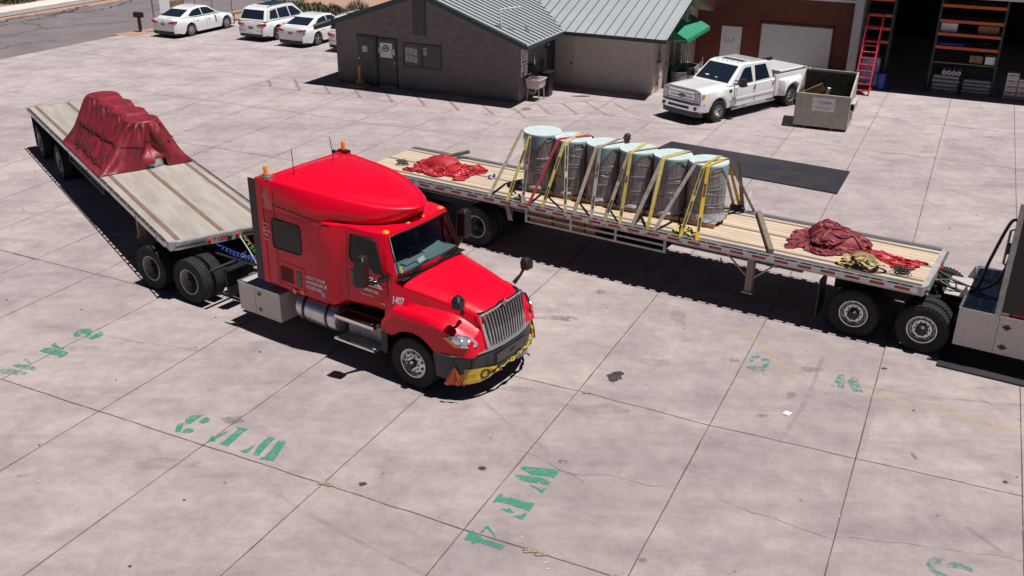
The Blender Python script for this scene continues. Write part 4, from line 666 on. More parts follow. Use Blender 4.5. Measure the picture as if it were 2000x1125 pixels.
bush('roadside_bush', 'dark roadside bush further along the sidewalk, right of the corner bush', 'bush', BL.W(-40.8, 10.6, -.06), 1.3, 1.7, 1.0, 1200, [M['cac2']], (.12, .06), 13, None, 'leaf')
# plates on the yard, paper
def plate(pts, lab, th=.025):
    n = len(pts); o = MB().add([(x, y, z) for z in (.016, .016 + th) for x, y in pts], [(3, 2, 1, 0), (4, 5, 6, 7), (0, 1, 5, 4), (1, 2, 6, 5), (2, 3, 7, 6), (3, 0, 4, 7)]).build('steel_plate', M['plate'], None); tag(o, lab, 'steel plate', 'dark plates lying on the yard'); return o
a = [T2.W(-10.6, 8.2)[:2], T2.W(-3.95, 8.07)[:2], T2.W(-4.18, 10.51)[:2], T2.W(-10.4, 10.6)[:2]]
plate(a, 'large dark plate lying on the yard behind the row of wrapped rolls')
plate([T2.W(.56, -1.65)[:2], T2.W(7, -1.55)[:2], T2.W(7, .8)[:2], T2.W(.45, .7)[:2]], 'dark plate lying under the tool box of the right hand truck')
o = MB().add([(5.01, 15.39, .014), (5.10, 15.30, .016), (5.19, 15.39, .02), (5.10, 15.48, .016)], [(0, 1, 2, 3)]).build('paper_sheet', M['paper'], None, fixn=False); o.location = (0, 0, 0); tag(o, 'small white paper square lying on the concrete in the lower right', 'paper')
# ================================================================ WHEELS
def tyre(parent, c, rad, wid, side, name='tyre', m='rubber', rimr=.56):
    rr = rad * rimr; h = wid / 2; s = side
    prof = [(rr, -h * .75), (rad * .80, -h), (rad * .93, -h * .97), (rad * .99, -h * .82)]
    for k in (-.5, 0, .5): prof += [(rad, h * (k - .22)), (rad, h * (k - .05)), (rad * .975, h * (k - .03)), (rad * .975, h * (k + .03)), (rad, h * (k + .05)), (rad, h * (k + .22))]
    prof += [(rad * .99, h * .82), (rad * .93, h * .97), (rad * .80, h), (rr, h * .75)]
    b = MB().lathe(prof, c, 'y', 40, closed=True)
    if rad > .45:  # shoulder lugs
        for i in range(44):
            a = 2 * math.pi * i / 44
            for q in (-1, 1): b.obox((c[0] + math.cos(a) * rad * .985, c[1] + q * h * .84, c[2] + math.sin(a) * rad * .985), (rad * .055, h * .22, rad * .09), (0, -a, 0))
    return b.build(name, M[m], parent, auto=30)
M['dishd'] = mat('dark_wheel_disc', (.05, .048, .05), .6, .3, var=.4, scale=9)  # recessed disc, darker than the rim around it
def truck_wheel(parent, x, y, side, kind, wid=.27, rad=.52, lab=None):
    """kind 'steer': convex holed disc near outer face; 'drive': deep dish with hub; 'disc': holes"""
    s = side; r = rad * .565
    b = MB(); o = .5 * wid * s
    lip = [(r * 1.04, o * .80), (r * 1.02, o * .92), (r * .95, o * .90), (r * .93, o * .70)]
    if kind == 'steer': pr = lip + [(r * .90, o * .55), (r * .60, o * .88), (r * .42, o * .92), (0, o * .92)]; fy = o * .885; hubm, hr, ho = 'black', .26, .12 * s
    elif kind == 'alloy': pr = lip + [(r * .90, -o * .05), (r * .78, -o * .25), (r * .66, o * .55), (r * .40, o * .60), (0, o * .60)]; fy = o * .58; hubm, hr, ho = 'black', .36, .16 * s
    else: pr = lip + [(r * .90, -o * .1), (r * .86, -o * .55), (r * .5, -o * .60), (0, -o * .60)]; fy = -o * .56; hubm, hr, ho = 'steel', .30, .20 * s
    b.lathe(pr, (x, y, rad), 'y', 40, cap=False)
    w_ = b.build('wheel', M['rim'] if kind != 'drive' else M['dalu'], parent, auto=30)
    if kind == 'drive': MB().lathe([(r * .88, -o * .5), (r * .5, -o * .52), (0, -o * .52)], (x, y, rad), 'y', 28, cap=False).build('wheel_disc', M['dishd'], w_)
    h = MB()
    nh = 10
    for i in range(nh):
        a = 2 * math.pi * (i + .5) / nh; q = r * (.74 if kind != 'alloy' else .70)
        yy = (o * .74 if kind == 'steer' else (o * .30 if kind == 'alloy' else -o * .48))
        cx, cz = x + math.cos(a) * q, rad + math.sin(a) * q
        MB().lathe([(r * .105, 0), (r * .105, .016 * s), (0, .017 * s)], (cx, y + yy, cz), 'y', 10).build('hand_hole', M['gloss'] if kind != 'drive' else M['black'], w_)
    pass
    h = MB()
    for i in range(10):
        a = 2 * math.pi * i / 10; q = r * .50
        h.lathe([(r * .045, 0), (r * .045, .035 * s), (0, .04 * s)], (x + math.cos(a) * q, y + fy, rad + math.sin(a) * q), 'y', 6)
    h.build('lug_nuts', M['black' if kind != 'drive' else 'steel'], w_)
    MB().lathe([(r * hr * 1.15, 0), (r * hr * 1.1, ho * .6), (r * hr * .8, ho), (0, ho * 1.05)], (x, y + fy, rad), 'y', 20).build('hub', M[hubm], w_, auto=40)
    tyre(w_, (x, y, rad), rad, wid, s)
    return w_
def duals(parent, x, ya, kind):
    for s in (-1, 1):
        truck_wheel(parent, x, s * (ya - .135), s, kind); 
        w2 = MB().lathe([(.29, -.12), (.29, .12), (.2, .0), (0, 0)], (x, s * (ya - .48), .52), 'y', 24).build('inner_wheel', M['steel'], parent)
        tyre(w2, (x, s * (ya - .48), .52), .52, .27, s)
# ================================================================ SEMI TRUCK
def nt_ring(pts_half):  # (x,y,z) half outline from rear centre to nose centre -> closed ring
    return pts_half + [(x, -y, z) for x, y, z in pts_half[::-1] if abs(y) > 1e-6]
def mirror_y(b):
    o = MB(); o.v = [(x, -y, z) for x, y, z in b.v]; o.f = [f[::-1] for f in b.f]; o.mi = b.mi[:]; return o
truck = thing('semi_truck', 'red sleeper cab semi truck numbered 1407, pulling the trailer with the tarped load', 'truck', (TR.x, TR.y, 0), TR.deg)
BOT = [(-3.93, 0), (-3.93, .6), (-3.93, 1.12), (-3.86, 1.2), (-3.0, 1.225), (-2.2, 1.225), (-2.06, 1.20), (-1.92, 1.13), (-1.78, 1.09), (-1.2, 1.075), (-.78, 1.05), (-.62, 1.01), (-.54, .95), (-.47, .7), (-.40, .35), (-.38, 0)]
TOPF = {10: (-.96, .975), 11: (-.86, .95), 12: (-.80, .89), 13: (-.755, .66), 14: (-.72, .33), 15: (-.71, 0)}
def lev(z, t, inset=0.):
    out = []
    for i, (x, y) in enumerate(BOT):
        if i in TOPF: x = x + (TOPF[i][0] - x) * t; y = y + (TOPF[i][1] - y) * t
        elif i >= 8: y = y - .05 * t
        out.append((x if y or i == 0 or i == 15 else x, max(0, y - inset) if y else 0, z))
    return nt_ring(out)
def zlow(r, z0, zc):  # sleeper skirt lower than the door bottom
    return [(x, y, z0 if x < -2.0 else zc if x > -1.7 else z0 + (zc - z0) * (x + 2.0) / .3) for x, y, z in r]
Rg = [zlow(lev(1.17, 0, .05), 1.16, 1.32), zlow(lev(1.2, 0), 1.22, 1.38), lev(1.6, 0), lev(2.08, 0), lev(2.13, 0.05), lev(2.80, .94), lev(2.86, 1.0, .02), lev(2.885, 1.02, .07)]
N_ = len(Rg[0])
def skipw(i, j):  # open windshield band and the two door windows
    return i == 4 and (12 <= j <= 17)
cab = MB().loft(Rg, skip=skipw).build('cab_shell', M['red'], truck, auto=28)
# windshield frame and glass
wb = [(-.545, .93, 2.12), (-.475, .7, 2.09), (-.405, .35, 2.075), (-.385, 0, 2.07), (-.405, -.35, 2.075), (-.475, -.7, 2.09), (-.545, -.93, 2.12)]
wt = [(-.80, .87, 2.80), (-.76, .66, 2.815), (-.725, .33, 2.82), (-.715, 0, 2.825), (-.725, -.33, 2.82), (-.76, -.66, 2.815), (-.80, -.87, 2.80)]
g = MB(); g.add(wb + wt, [(i, i + 1, 8 + i, 7 + i) for i in range(6)]); ws = g.build('windshield', M['wind'], truck, smooth=True, loc=(.012, 0, 0))
def path(pts, r, m, name, par, n=8): return MB().tube(pts, r, n).build(name, m, par, auto=50)
path([(x + .014, y, z) for x, y, z in wb + wt[::-1] + [wb[0]]], .016, M['black'], 'windshield_seal', ws, 6)
# interior
ii = MB(); ii.box(-1.15, -.62, -.9, .9, 1.6, 2.09); ii.box(-1.0, -.56, -.93, .93, 1.85, 2.118); ii.prism([(-1.12, 2.05), (-1.12, 2.16), (-.95, 2.19), (-.72, 2.10), (-.6, 2.05)], 'y', .18, .80); ii.box(-1.1, -.85, -.75, -.25, 2.05, 2.15); ii.build('dashboard', M['dash'], truck, bevel=.04)
MB().box(-.82, -.66, -.55, -.2, 2.12, 2.16).build('dash_clutter', M['dash'], truck, bevel=.02)
MB().obox((-.60, -.17, 2.16), (.01, .24, .09), (0, -.5, .15)).build('dash_card', M['paper'], truck)
MB().box(-1.75, -1.35, -.75, -.3, 1.5, 2.55).box(-1.75, -1.35, .3, .75, 1.5, 2.55).box(-1.95, -1.9, -1.0, 1.0, 1.4, 2.8).build('seats', M['seat'], truck, bevel=.06)
MB().lathe([(.2, -.015), (.235, 0), (.2, .015)], (0, 0, 0), 'x', 24, closed=True).build('steering_wheel', M['black'], truck, loc=(-1.0, .5, 2.12), rot=(0, -.5, 0))
# driver seen through the glass
drv = thing('person', 'driver in a pale shirt behind the windshield of the red semi truck', 'person', TR.W(-1.32, .5, 1.55), TR.deg)
b = MB()
def ell(cx, cy, cz, a_, b_, n=12): return [(cx + a_ * math.cos(t), cy + b_ * math.sin(t), cz) for t in [2 * math.pi * i / n for i in range(n)]]
b.loft([ell(0, 0, 0, .14, .18), ell(0, 0, .25, .13, .19), ell(.01, 0, .45, .12, .21), ell(.01, 0, .55, .07, .12), ell(.02, 0, .60, .055, .06), ell(.03, 0, .66, .08, .075), ell(.03, 0, .76, .1, .08), ell(.02, 0, .84, .08, .07), ell(.02, 0, .88, .03, .03)])
for s in (-1, 1): b.tube([(0, s * .18, .48), (.14, s * .24, .28), (.32, s * .16, .45)], [.055, .045, .035], 8)
body = b.build('body', M['skin'], drv, smooth=True)
MB().loft([ell(0, 0, -.01, .15, .19), ell(0, 0, .25, .14, .2), ell(.01, 0, .45, .13, .22), ell(.01, 0, .54, .08, .13)]).build('shirt', M['walk'], drv, smooth=True)
# sticker, wipers
MB().obox((-.525, -.865, 2.2), (.008, .075, .12), (0, -.33, .25)).build('windshield_sticker', M['yel'], ws)
for y0_, y1_ in ((-.75, -.1), (.15, .8)):
    MB().tube([(-.40, y0_, 2.10), (-.43, (y0_ + y1_) / 2, 2.155), (-.47, y1_, 2.17)], .012, 6).bar((-.43, y0_ + .05, 2.13), (-.475, y1_ - .02, 2.165), .012, .03).build('wiper', M['black'], ws)
# door windows (both sides)
for s in (-1, 1):
    b = MB(); P = [(-1.60, 2.74), (-1.10, 2.76), (-.98, 2.70), (-.80, 2.08), (-.98, 2.08), (-1.22, 2.17), (-1.55, 2.20), (-1.62, 2.28)]
    def sy(x, z): return s * ((1.085 - .05 * max(0, (z - 2.13) / .73) - (.028 if x > -1.1 else 0) * 1) + .006)
    b.poly([(x, sy(x, z), z) for x, z in P][::s]); dw = b.build('door_window', M['glass'], truck, fixn=False)
    path([(x, sy(x, z) + s * .002, z) for x, z in P + P[:1]], .014, M['black'], 'window_seal', dw, 6)
    # door seam
    path([(-1.70, s * 1.088, 1.40), (-1.70, s * 1.086, 2.0), (-1.69, s * 1.045, 2.80)], .007, M['black'], 'door_seam', truck, 5)
    path([(-.72, s * 1.053, 1.40), (-.72, s * 1.050, 2.05)], .007, M['black'], 'door_seam', truck, 5)
    MB().box(-1.60, -1.50, s * 1.10 - .012, s * 1.10 + .012, 1.72, 2.02).build('door_handle', M['gloss'], truck, bevel=.03, seg=4)
    # sleeper window
    b = MB(); q = .07; x0, x1, z0, z1 = -3.57, -2.78, 2.06, 2.68
    pts = []
    for cx, cz, a0 in ((x1 - q, z1 - q, 0), (x0 + q, z1 - q, 90), (x0 + q, z0 + q, 180), (x1 - q, z0 + q, 270)):
        pts += [(cx + q * math.cos(R(a0 + t)), cz + q * math.sin(R(a0 + t))) for t in (0, 30, 60, 90)]
    b.poly([(x, s * 1.231, z) for x, z in pts]); sw = b.build('sleeper_window', M['glass'], truck); path([(x, s * 1.232, z) for x, z in pts + pts[:1]], .014, M['black'], 'window_seal', sw, 6)
    # louvred vent and recess
    b = MB()
    for i in range(9): b.box(-3.44, -3.08, s * 1.228 - .008, s * 1.228 + .008, 1.37 + i * .036, 1.388 + i * .036)
    b.build('louvre_vent', mat('dark_red_louvre', (.16, .004, .008), .5), truck)
    MB().box(-2.98, -2.84, s * 1.228 - .008, s * 1.228 + .008, 1.33, 1.68).build('vent_recess', M['gloss'], truck, bevel=.02)
    path([(-3.50, s * 1.23, 1.26), (-3.50, s * 1.23, 2.0), (-3.47, s * 1.222, 3.38)], .006, M['black'], 'panel_seam', truck, 5)
    path([(-3.50, s * 1.231, 1.30), (-2.74, s * 1.231, 1.27), (-2.74, s * 1.231, 1.78), (-3.50, s * 1.231, 1.80)], .004, M['black'], 'panel_seam', truck, 5)
    MB().lathe([(.05, 0), (.05, .02), (.03, .03), (0, .03)], (0, 0, 0), 'y', 14).build('side_marker', M['orange'], truck, loc=(-3.06, s * 1.222 + (0 if s > 0 else -.025), 1.215))
    # rear extender panel
    MB().box(-4.17, -3.96, s * 1.205 - .015, s * 1.205 + .015, 1.22, 3.42).build('rear_extender', M['black'], truck, bevel=.01)
    MB().box(-3.97, -3.80, s * 1.15 - .065, s * 1.15 + .065, 1.2, 3.46).build('extender_trim', M['red'], truck, bevel=.01)
    bc = MB().lathe([(.055, 0), (.055, .03), (.04, .03), (.045, .15), (.03, .18), (0, .185)], (-3.74, s * 1.10, 3.52), 'z', 14); bo = bc.build('beacon_light', M['orange'], truck, auto=40)
    MB().box(-3.86, -3.6, s * 1.10 - .07, s * 1.10 + .07, 3.44, 3.51).build('bracket', M['galv'] if s < 0 else M['black'], bo)
    path([(-3.35 if s < 0 else -3.3, s * (.72 if s < 0 else .35), 3.50), (-3.37, s * (.72 if s < 0 else .35), 4.02)], .008, M['black'], 'antenna', truck, 5)
# text on near side
YT = -1.2335
for i, t in enumerate(("USDOT 574481", "64639280-0001A", "KYU054186A")): text(t, .10, M['txt'], truck, (-2.72, YT, 1.60 - i * .105), (1, 0, 0), (0, 0, 1), bold=.002, sx=.82)
for i, t in enumerate(("How's my", "driving?", "800 545", "7100", "to Report")): text(t, .055 if i not in (2, 3) else .08, M['txt'], truck, (-3.84, YT + .005, 2.52 - i * .085), (1, 0, 0), (0, 0, 1), sx=.8)
text("EHL", .22, M['txt'], truck, (-1.22, -1.098, 1.83), (1, 0, 0), (0, 0, 1), bold=.008, shear=.25)
MB().box(-1.42, -.80, -1.096, -1.09, 1.79, 1.81).build('lettering_bar', M['txt'], truck)
text("TRANSPORT INC", .095, M['txt'], truck, (-1.46, -1.10, 1.67), (1, 0, 0), (0, 0, 1), bold=.002, sx=.78)
text("Davenport, IA", .06, M['txt'], truck, (-1.36, -1.10, 1.58), (1, 0, 0), (0, 0, 1), sx=.9)
text("LT625", .05, M['txt'], truck, (-.90, -1.08, 1.47), (1, 0, 0), (0, 0, 1))
MB().lathe([(.045, 0), (.045, -.004), (.028, -.004), (.028, 0)], (-2.84, -1.234, 1.245), 'y', 16, closed=True).build('round_sticker', M['txt'], truck)
MB().box(-2.30, -2.20, -1.236, -1.229, 1.30, 1.41).build('square_sticker', mat('blue_white_sticker', (.45, .55, .7), .6, col2=(.1, .2, .5), scale=30), truck)
# roof fairing: teardrop in plan, wide sleeper cap flowing to a narrow nose over the windshield
FX = [-3.86, -3.86, -3.86, -3.80, -3.4, -2.85, -2.5, -2.2, -1.97, -1.75, -1.5, -1.28, -1.08, -.92, -.80, -.71, -.68]
FT = [0, .6, 1.12, 1.185, 1.15, 1.10, 1.06, 1.01, .95, .87, .77, .665, .545, .425, .30, .16, 0]          # top edge half width
FZ = [3.45, 3.45, 3.45, 3.45, 3.435, 3.405, 3.385, 3.36, 3.335, 3.305, 3.265, 3.235, 3.21, 3.195, 3.185, 3.18, 3.18]
FB = [0, .6, 1.15, 1.215, 1.222, 1.222, 1.222, 1.20, 1.01, .94, .87, .79, .67, .52, .36, .19, 0]         # lip at the cab roof
FM = [0, .6, 1.15, 1.22, 1.226, 1.222, 1.215, 1.17, 1.09, 1.01, .92, .82, .69, .54, .38, .20, 0]         # mid height
BX = [0, 0, 0, 0, 0, 0, -.02, -.02, -.08, -.12, -.14, -.16, -.20, -.24, -.27, -.29, -.30]
def fr_ring(yw, t, dx, zadd=0., yo=0.):
    return nt_ring([(x + BX[i] * (1 - t) * 1.0 * dx, max(0, yw[i] - yo) if yw[i] else 0, 2.85 + (FZ[i] - 2.85) * t + zadd) for i, x in enumerate(FX)])
def fmix(A, B, t): return [a + (b_ - a) * t for a, b_ in zip(A, B)]
def inset(t, cz):
    c0, c1 = -2.35, 0
    out = []
    for x, y, z in zip(FX, FT, FZ):
        x2 = x + (c0 - x) * t; y2 = y * (1 - t) if y else 0; k = max(3, min(15, next((i for i in range(4, 17) if FX[i] >= x2), 16) - 1)); q = (x2 - FX[k]) / max(1e-6, FX[k + 1] - FX[k]); q = max(0, min(1, q))
        ze = FZ[k] + (FZ[k + 1] - FZ[k]) * q; we = max(.2, FT[k] + (FT[k + 1] - FT[k]) * q) if x2 > FX[3] else 1.185
        out.append((x2, y2, ze + .10 * (1 - min(1, y2 / we) ** 2) * min(1, t * 4 + .0) + cz))
    return nt_ring(out)
rg = [fr_ring(FB, 0, 1.0), fr_ring(fmix(FB, FM, .6), .15, 1.0), fr_ring(FM, .40, .9), fr_ring(fmix(FM, FT, .35), .66, .9), fr_ring(fmix(FM, FT, .72), .87, .8), fr_ring(FT, .975, 1.0), inset(.015, .004), inset(.04, .014), inset(.07, .014), inset(.095, .002), inset(.12, .0), inset(.16, .006), inset(.25, .008), inset(.4, .008), inset(.58, .008), inset(.78, .008), inset(.94, .008), inset(.995, .008)]
MB().loft(rg, cap0=False).build('roof_fairing', M['red'], truck, auto=50)
for s in (-1, 1):
    path([(-3.5, s * 1.232, 2.98), (-2.9, s * 1.233, 2.93), (-2.25, s * 1.232, 2.87), (-2.0, s * 1.17, 2.86)], .008, M['black'], 'fairing_seam', truck, 5)
for y in (-.84, -.21, 0, .21, .80): 
    MB().lathe([(.075, 0), (.07, .02), (.04, .038), (0, .042)], (0, 0, 0), 'z', 14).build('roof_marker_light', M['orange'], truck, auto=50, loc=(-.87, y, 2.865), rot=(0, .12, 0))
# hood with fenders
def hz(x): return 2.06 - .155 * (x + .55) - .045 * max(0, x) ** 2
ST = [-.78, -.70, -.60, -.5, -.42, -.34, -.26, -.18, -.10, 0, .1, .18, .26, .34, .42, .5, .56, .60, .64, .68, .74, .82, .9, 1.0, 1.08, 1.16, 1.22]
def hring(x):
    t = (x + .78) / 2.0; yh = 1.0 - .34 * max(0, (x + .6)) / 1.82
    yh = max(.64, yh)
    zc = hz(x); 
    e = max(0, (x - .55) / .7); yf = 1.215 - .16 * e ** 2.2
    zf = 1.50 + .06 * math.sin(min(1, (x + .78) / 1.1) * math.pi / 2) - .05 * max(0, x - .2) - .22 * e ** 1.6
    if x < -.5: zf -= (-.5 - x) * 1.0
    ar = .655; zb = 1.0 if x < 0 else .95
    if abs(x) < ar: zb = max(zb - .45 if False else zb, .52 + math.sqrt(ar * ar - x * x)) if .52 + math.sqrt(ar * ar - x * x) > (.98 if x < 0 else .94) else (.98 if x < 0 else .94)
    h = [(0, zc), (yh * .35, zc - .004), (yh * .7, zc - .022), (yh * .9, zc - .055), (yh, zc - .115), (yh + .025, zc - .19), (yh + .04, max(zf + .07, zc - .36))]
    y6 = yh + .06; 
    h += [(y6 + (yf - y6) * .18, zf + .03), (y6 + (yf - y6) * .45, zf + .012), (y6 + (yf - y6) * .78, zf - .03), (yf - .012, zf - .10), (yf, zf - .18), (yf, max(zb + .02, min(zf - .3, zb + .18))), (yf + .012, zb)]
    h += [(yf - .06, zb)]
    return [(x, y, z) for y, z in h]
half = [hring(x) for x in ST]
# pinch the last stations into a rounded nose around the grille and lamps
nose = []
for k, (dx, sc, dz) in enumerate(((.04, .975, -.012), (.065, .93, -.03))):
    nose.append([(1.22 + dx, y * (sc if y > .5 else 1), z + (dz if z > 1.2 else 0)) for _, y, z in half[-1]])
half += nose
rings = [h[::-1] + [(x, -y, z) for x, y, z in h[1:]] for h in half]
rings = [[(x - max(0, x - .82) * .36 * max(-.1, (z - .95)), y, z) for x, y, z in r] for r in rings]
MB().loft(rings, closed=False, cap0=False, cap1=True).build('hood', M['red'], truck, auto=33)
MB().box(-.62, 1.0, -.62, .62, .85, 1.5).build('engine_bay', M['steel'], truck)
MB().add([(-.62, -.99, 2.03), (-.62, .99, 2.03), (-.36, .96, 2.045), (-.36, -.96, 2.045)], [(0, 3, 2, 1)]).build('cowl', M['black'], truck)
for s in (-1, 1): path([(-.735, s * 1.05, 1.42), (-.70, s * 1.02, 1.85), (-.62, s * 1.01, 2.02)], .008, M['black'], 'hood_seam', truck, 5)
text("1407", .215, M['txt'], truck, (-.60, -1.078, 1.565), (1, .14, 0), (0, 0.15, 1), bold=.006, sx=.62)
# inner wheel well
for s in (-1, 1):
    b = MB(); n = 12
    arc = [(.66 * math.cos(math.pi * i / n), .52 + .66 * math.sin(math.pi * i / n)) for i in range(n + 1)]
    b.add([(x, s * 1.2, z) for x, z in arc] + [(x, s * .62, z) for x, z in arc], [(i, i + 1, n + 2 + i, n + 1 + i) for i in range(n)]); b.box(-.66, .66, s * .62 - .01, s * .62 + .01, .6, 1.2)
    b.build('wheel_well', M['black'], truck)
    MB().prism([(-.84, .52), (-.70, .48), (-.66, .62), (-.66, 1.0), (-.82, 1.06)], 'y', s * 1.20 - .02 * s, s * .85).build('fender_skirt', M['black'], truck, bevel=.02)
    # headlamp
    Pq = [(.823, 1.200, 1.325), (.957, 1.145, 1.355), (1.094, 1.02, 1.345), (1.190, .935, 1.305), (1.262, .865, 1.19), (1.265, .905, 1.13), (1.150, 1.095, 1.14), (.985, 1.165, 1.15), (.90, 1.185, 1.25)]
    out = [(x + .022, s * (y + .018), z + .012) for x, y, z in Pq]; inn = [(x - .05, s * (y - .03), z - .01) for x, y, z in Pq]; c = [(1.125, s * 1.085, 1.262)]
    b = MB(); b.add(out + c, [(i, (i + 1) % 9, 9) for i in range(9)]); hl_ = b.build('headlight', M['lens'], truck, bevel=.004); b = MB(); b.add(out + inn, [(i, 9 + i, 9 + (i + 1) % 9, (i + 1) % 9) for i in range(9)]); b.build('rim', M['black'], hl_)
    b = MB(); b.add([(.74, s * 1.225, 1.285), (.83, s * 1.222, 1.335), (.93, s * 1.208, 1.26), (1.10, s * 1.150, 1.165), (1.10, s * 1.13, 1.135), (.97, s * 1.178, 1.135)], [(0, 1, 2, 3, 4, 5)]); b.build('turn_signal', M['orange'], hl_)
    b = MB(); b.lathe([(.05, 0), (.045, .01), (0, .012)], (1.19, s * 1.02, 1.235), 'x', 14); b.lathe([(.05, 0), (.045, .01), (0, .012)], (1.09, s * 1.10, 1.25), 'x', 14); b.build('lamp_bowl', M['chrome'], hl_)
# grille
GT, GB = (1.20, 1.665), (1.365, .93)
def gp(y, t, off=0.):  # t 0 top..1 bottom
    hw = .70 - .085 * t ** 1.0
    return (GT[0] + (GB[0] - GT[0]) * t + off - .07 * (y * 1.0) ** 2, y * hw / .70, GT[1] + (GB[1] - GT[1]) * t)
outl = [gp(y, 0, .02) for y in (-.70, -.45, -.2, 0, .2, .45, .70)]; outl[3] = (outl[3][0], 0, outl[3][2] + .035)
outl += [gp(.70, t, .02) for t in (.25, .5, .75)] + [gp(y, 1, .02) for y in (.70, .45, .2, 0, -.2, -.45, -.70)] + [gp(-.70, t, .02) for t in (.75, .5, .25)]
cen = Vector((1.325, 0, 1.3)); inn = []
for x, y, z in outl:
    q = Vector((0, -y, (1.30 - z))); iy = y - math.copysign(min(abs(y), .075), y) if abs(y) > .5 else y; iz = z - .06 if z > 1.6 else (z + .085 if z < 1.0 else z); inn.append((x + .0, iy, iz))
n = len(outl); b = MB(); back = [(x - .09, y, z) for x, y, z in outl]; ib = [(x - .06, y, z) for x, y, z in inn]
b.add(outl + inn + back + ib, [(i, (i + 1) % n, n + (i + 1) % n, n + i) for i in range(n)] + [(2 * n + i, 2 * n + (i + 1) % n, (i + 1) % n, i) for i in range(n)] + [(n + i, n + (i + 1) % n, 3 * n + (i + 1) % n, 3 * n + i) for i in range(n)])
gr = b.build('grille', M['chrome'], truck, bevel=.006)
b = MB(); b.poly([(x + .030, y, z) for x, y, z in ib]); b.build('grille_mesh', M['gloss'], gr)
for i in range(14):
    y = -.575 + i * 1.15 / 13
    p0, p1 = gp(y, .09, .012), gp(y, .90, .008); pm = gp(y, .5, .024)
    MB().bar(p0, pm, .05, .036, upv=(0, 1, 0)).bar(pm, p1, .05, .036, upv=(0, 1, 0)).build('grille_bar', M['alu'], gr)
MB().prism([(0, 1.61), (.058, 1.69), (0, 1.775), (-.058, 1.69)], 'x', 1.225, 1.262).build('diamond_emblem', M['chrome'], gr, bevel=.004)
MB().prism([(0, 1.64), (.035, 1.69), (0, 1.745), (-.035, 1.69)], 'x', 1.262, 1.268).build('emblem_inset', mat('orange_red_emblem', (.55, .07, .03), .4), gr)
# bumper: swept C shape
def bump(name, zt, zb, o0, o1, m, par, ys=1.22, cut=None, bev=.02):
    P = [(.70, 1.235), (.95, 1.205), (1.12, 1.10), (1.28, .86), (1.38, .55), (1.42, .25), (1.43, 0)]
    P = [(x, y) for x, y in P if y <= ys]; F_ = P + [(x, -y) for x, y in P[::-1][1:]]
    b = MB(); n = len(F_); fo = [(x + o0, y * (1 + o0 * .3), zt) for x, y in F_] + [(x + o0, y * (1 + o0 * .3), (zt + zb) / 2) for x, y in F_] + [(x + o0 - .04, y * (1 + o0 * .3), zb) for x, y in F_]
    ba = [(x + o1, y * .97, zt) for x, y in F_] + [(x + o1, y * .97, zb) for x, y in F_]
    fs = [(i, i + 1, n + 1 + i, n + i) for i in range(n - 1)] + [(n + i, n + i + 1, 2 * n + 1 + i, 2 * n + i) for i in range(n - 1)] + [(3 * n + i, 3 * n + 1 + i, i + 1, i) for i in range(n - 1)] + [(2 * n + i, 2 * n + 1 + i, 4 * n + 1 + i, 4 * n + i) for i in range(n - 1)] + [(0, n, 2 * n, 4 * n, 3 * n), (n - 1, 4 * n - 1, 5 * n - 1, 3 * n - 1, 2 * n - 1)]
    b.add(fo + ba, fs); return b.build(name, m, par, bevel=bev, auto=40)
M['bumpg'] = mat('dark_grey_bumper', (.040, .040, .045), .5)
bp_ = bump('bumper', .93, .44, 0, -.22, M['bumpg'], truck, 1.24)
bump('bumper_top_lip', .965, .92, .012, -.2, mat('grey_bumper_lip', (.14, .14, .15), .35), bp_, 1.24, bev=.01)
MB().box(1.425, 1.445, -.50, .50, .66, .86).build('bumper_opening', M['gloss'], bp_, bevel=.02)
MB().box(1.40, 1.455, -.07, .1, .72, .80).build('tow_hook_cover', M['black'], bp_, bevel=.01)
MB().obox((1.435, .36, .50), (.012, .30, .15), (0, .12, -.10)).build('licence_plate', M['txtg'], bp_)
MB().obox((1.24, .91, 1.03), (.02, .09, .1), (0, 0, .7)).build('flag_sticker', M['txt'], truck)
# mirrors
for s in (-1, 1):
    b = MB(); b.loft([[(x, y * s, z) for x, y, z in q] for q in [[(-.97, 1.44, 2.02), (-.78, 1.48, 2.02), (-.76, 1.66, 2.02), (-.95, 1.70, 2.02)], [(-.99, 1.44, 2.1), (-.77, 1.46, 2.1), (-.73, 1.67, 2.1), (-.96, 1.72, 2.1)], [(-.97, 1.44, 2.55), (-.76, 1.46, 2.58), (-.73, 1.66, 2.58), (-.95, 1.70, 2.55)], [(-.93, 1.48, 2.63), (-.80, 1.49, 2.65), (-.78, 1.62, 2.65), (-.92, 1.64, 2.63)]]])
    b.build('side_mirror', M['black'], truck, bevel=.03, seg=3)
    MB().tube([(-.86, s * 1.52, 2.06), (-.78, s * 1.3, 2.03), (-.66, s * 1.06, 2.10)], [.035, .045, .07], 8).build('mirror_arm', M['gloss'], truck, auto=50)
    b = MB(); b.loft([[(1.02 + dx, s * (1.10 + dy), 1.92 + dz) for dx, dy in ((-.09, -.10), (.08, -.10), (.10, .10), (-.08, .12))] for dz in (0,)] + [[(1.02 + dx, s * (1.10 + dy), 2.07) for dx, dy in ((-.10, -.11), (.08, -.10), (.10, .11), (-.09, .13))], [(1.0 + dx, s * (1.09 + dy), 2.16) for dx, dy in ((-.07, -.06), (.05, -.06), (.06, .06), (-.06, .07))]])
    b.build('hood_mirror', M['black'], truck, bevel=.035, seg=3)
    MB().tube([(1.0, s * 1.04, 1.95), (.98, s * .95, 1.84), (.90, s * .84, 1.68)], [.03, .028, .045], 8).build('hood_mirror_arm', M['black'], truck, auto=50)
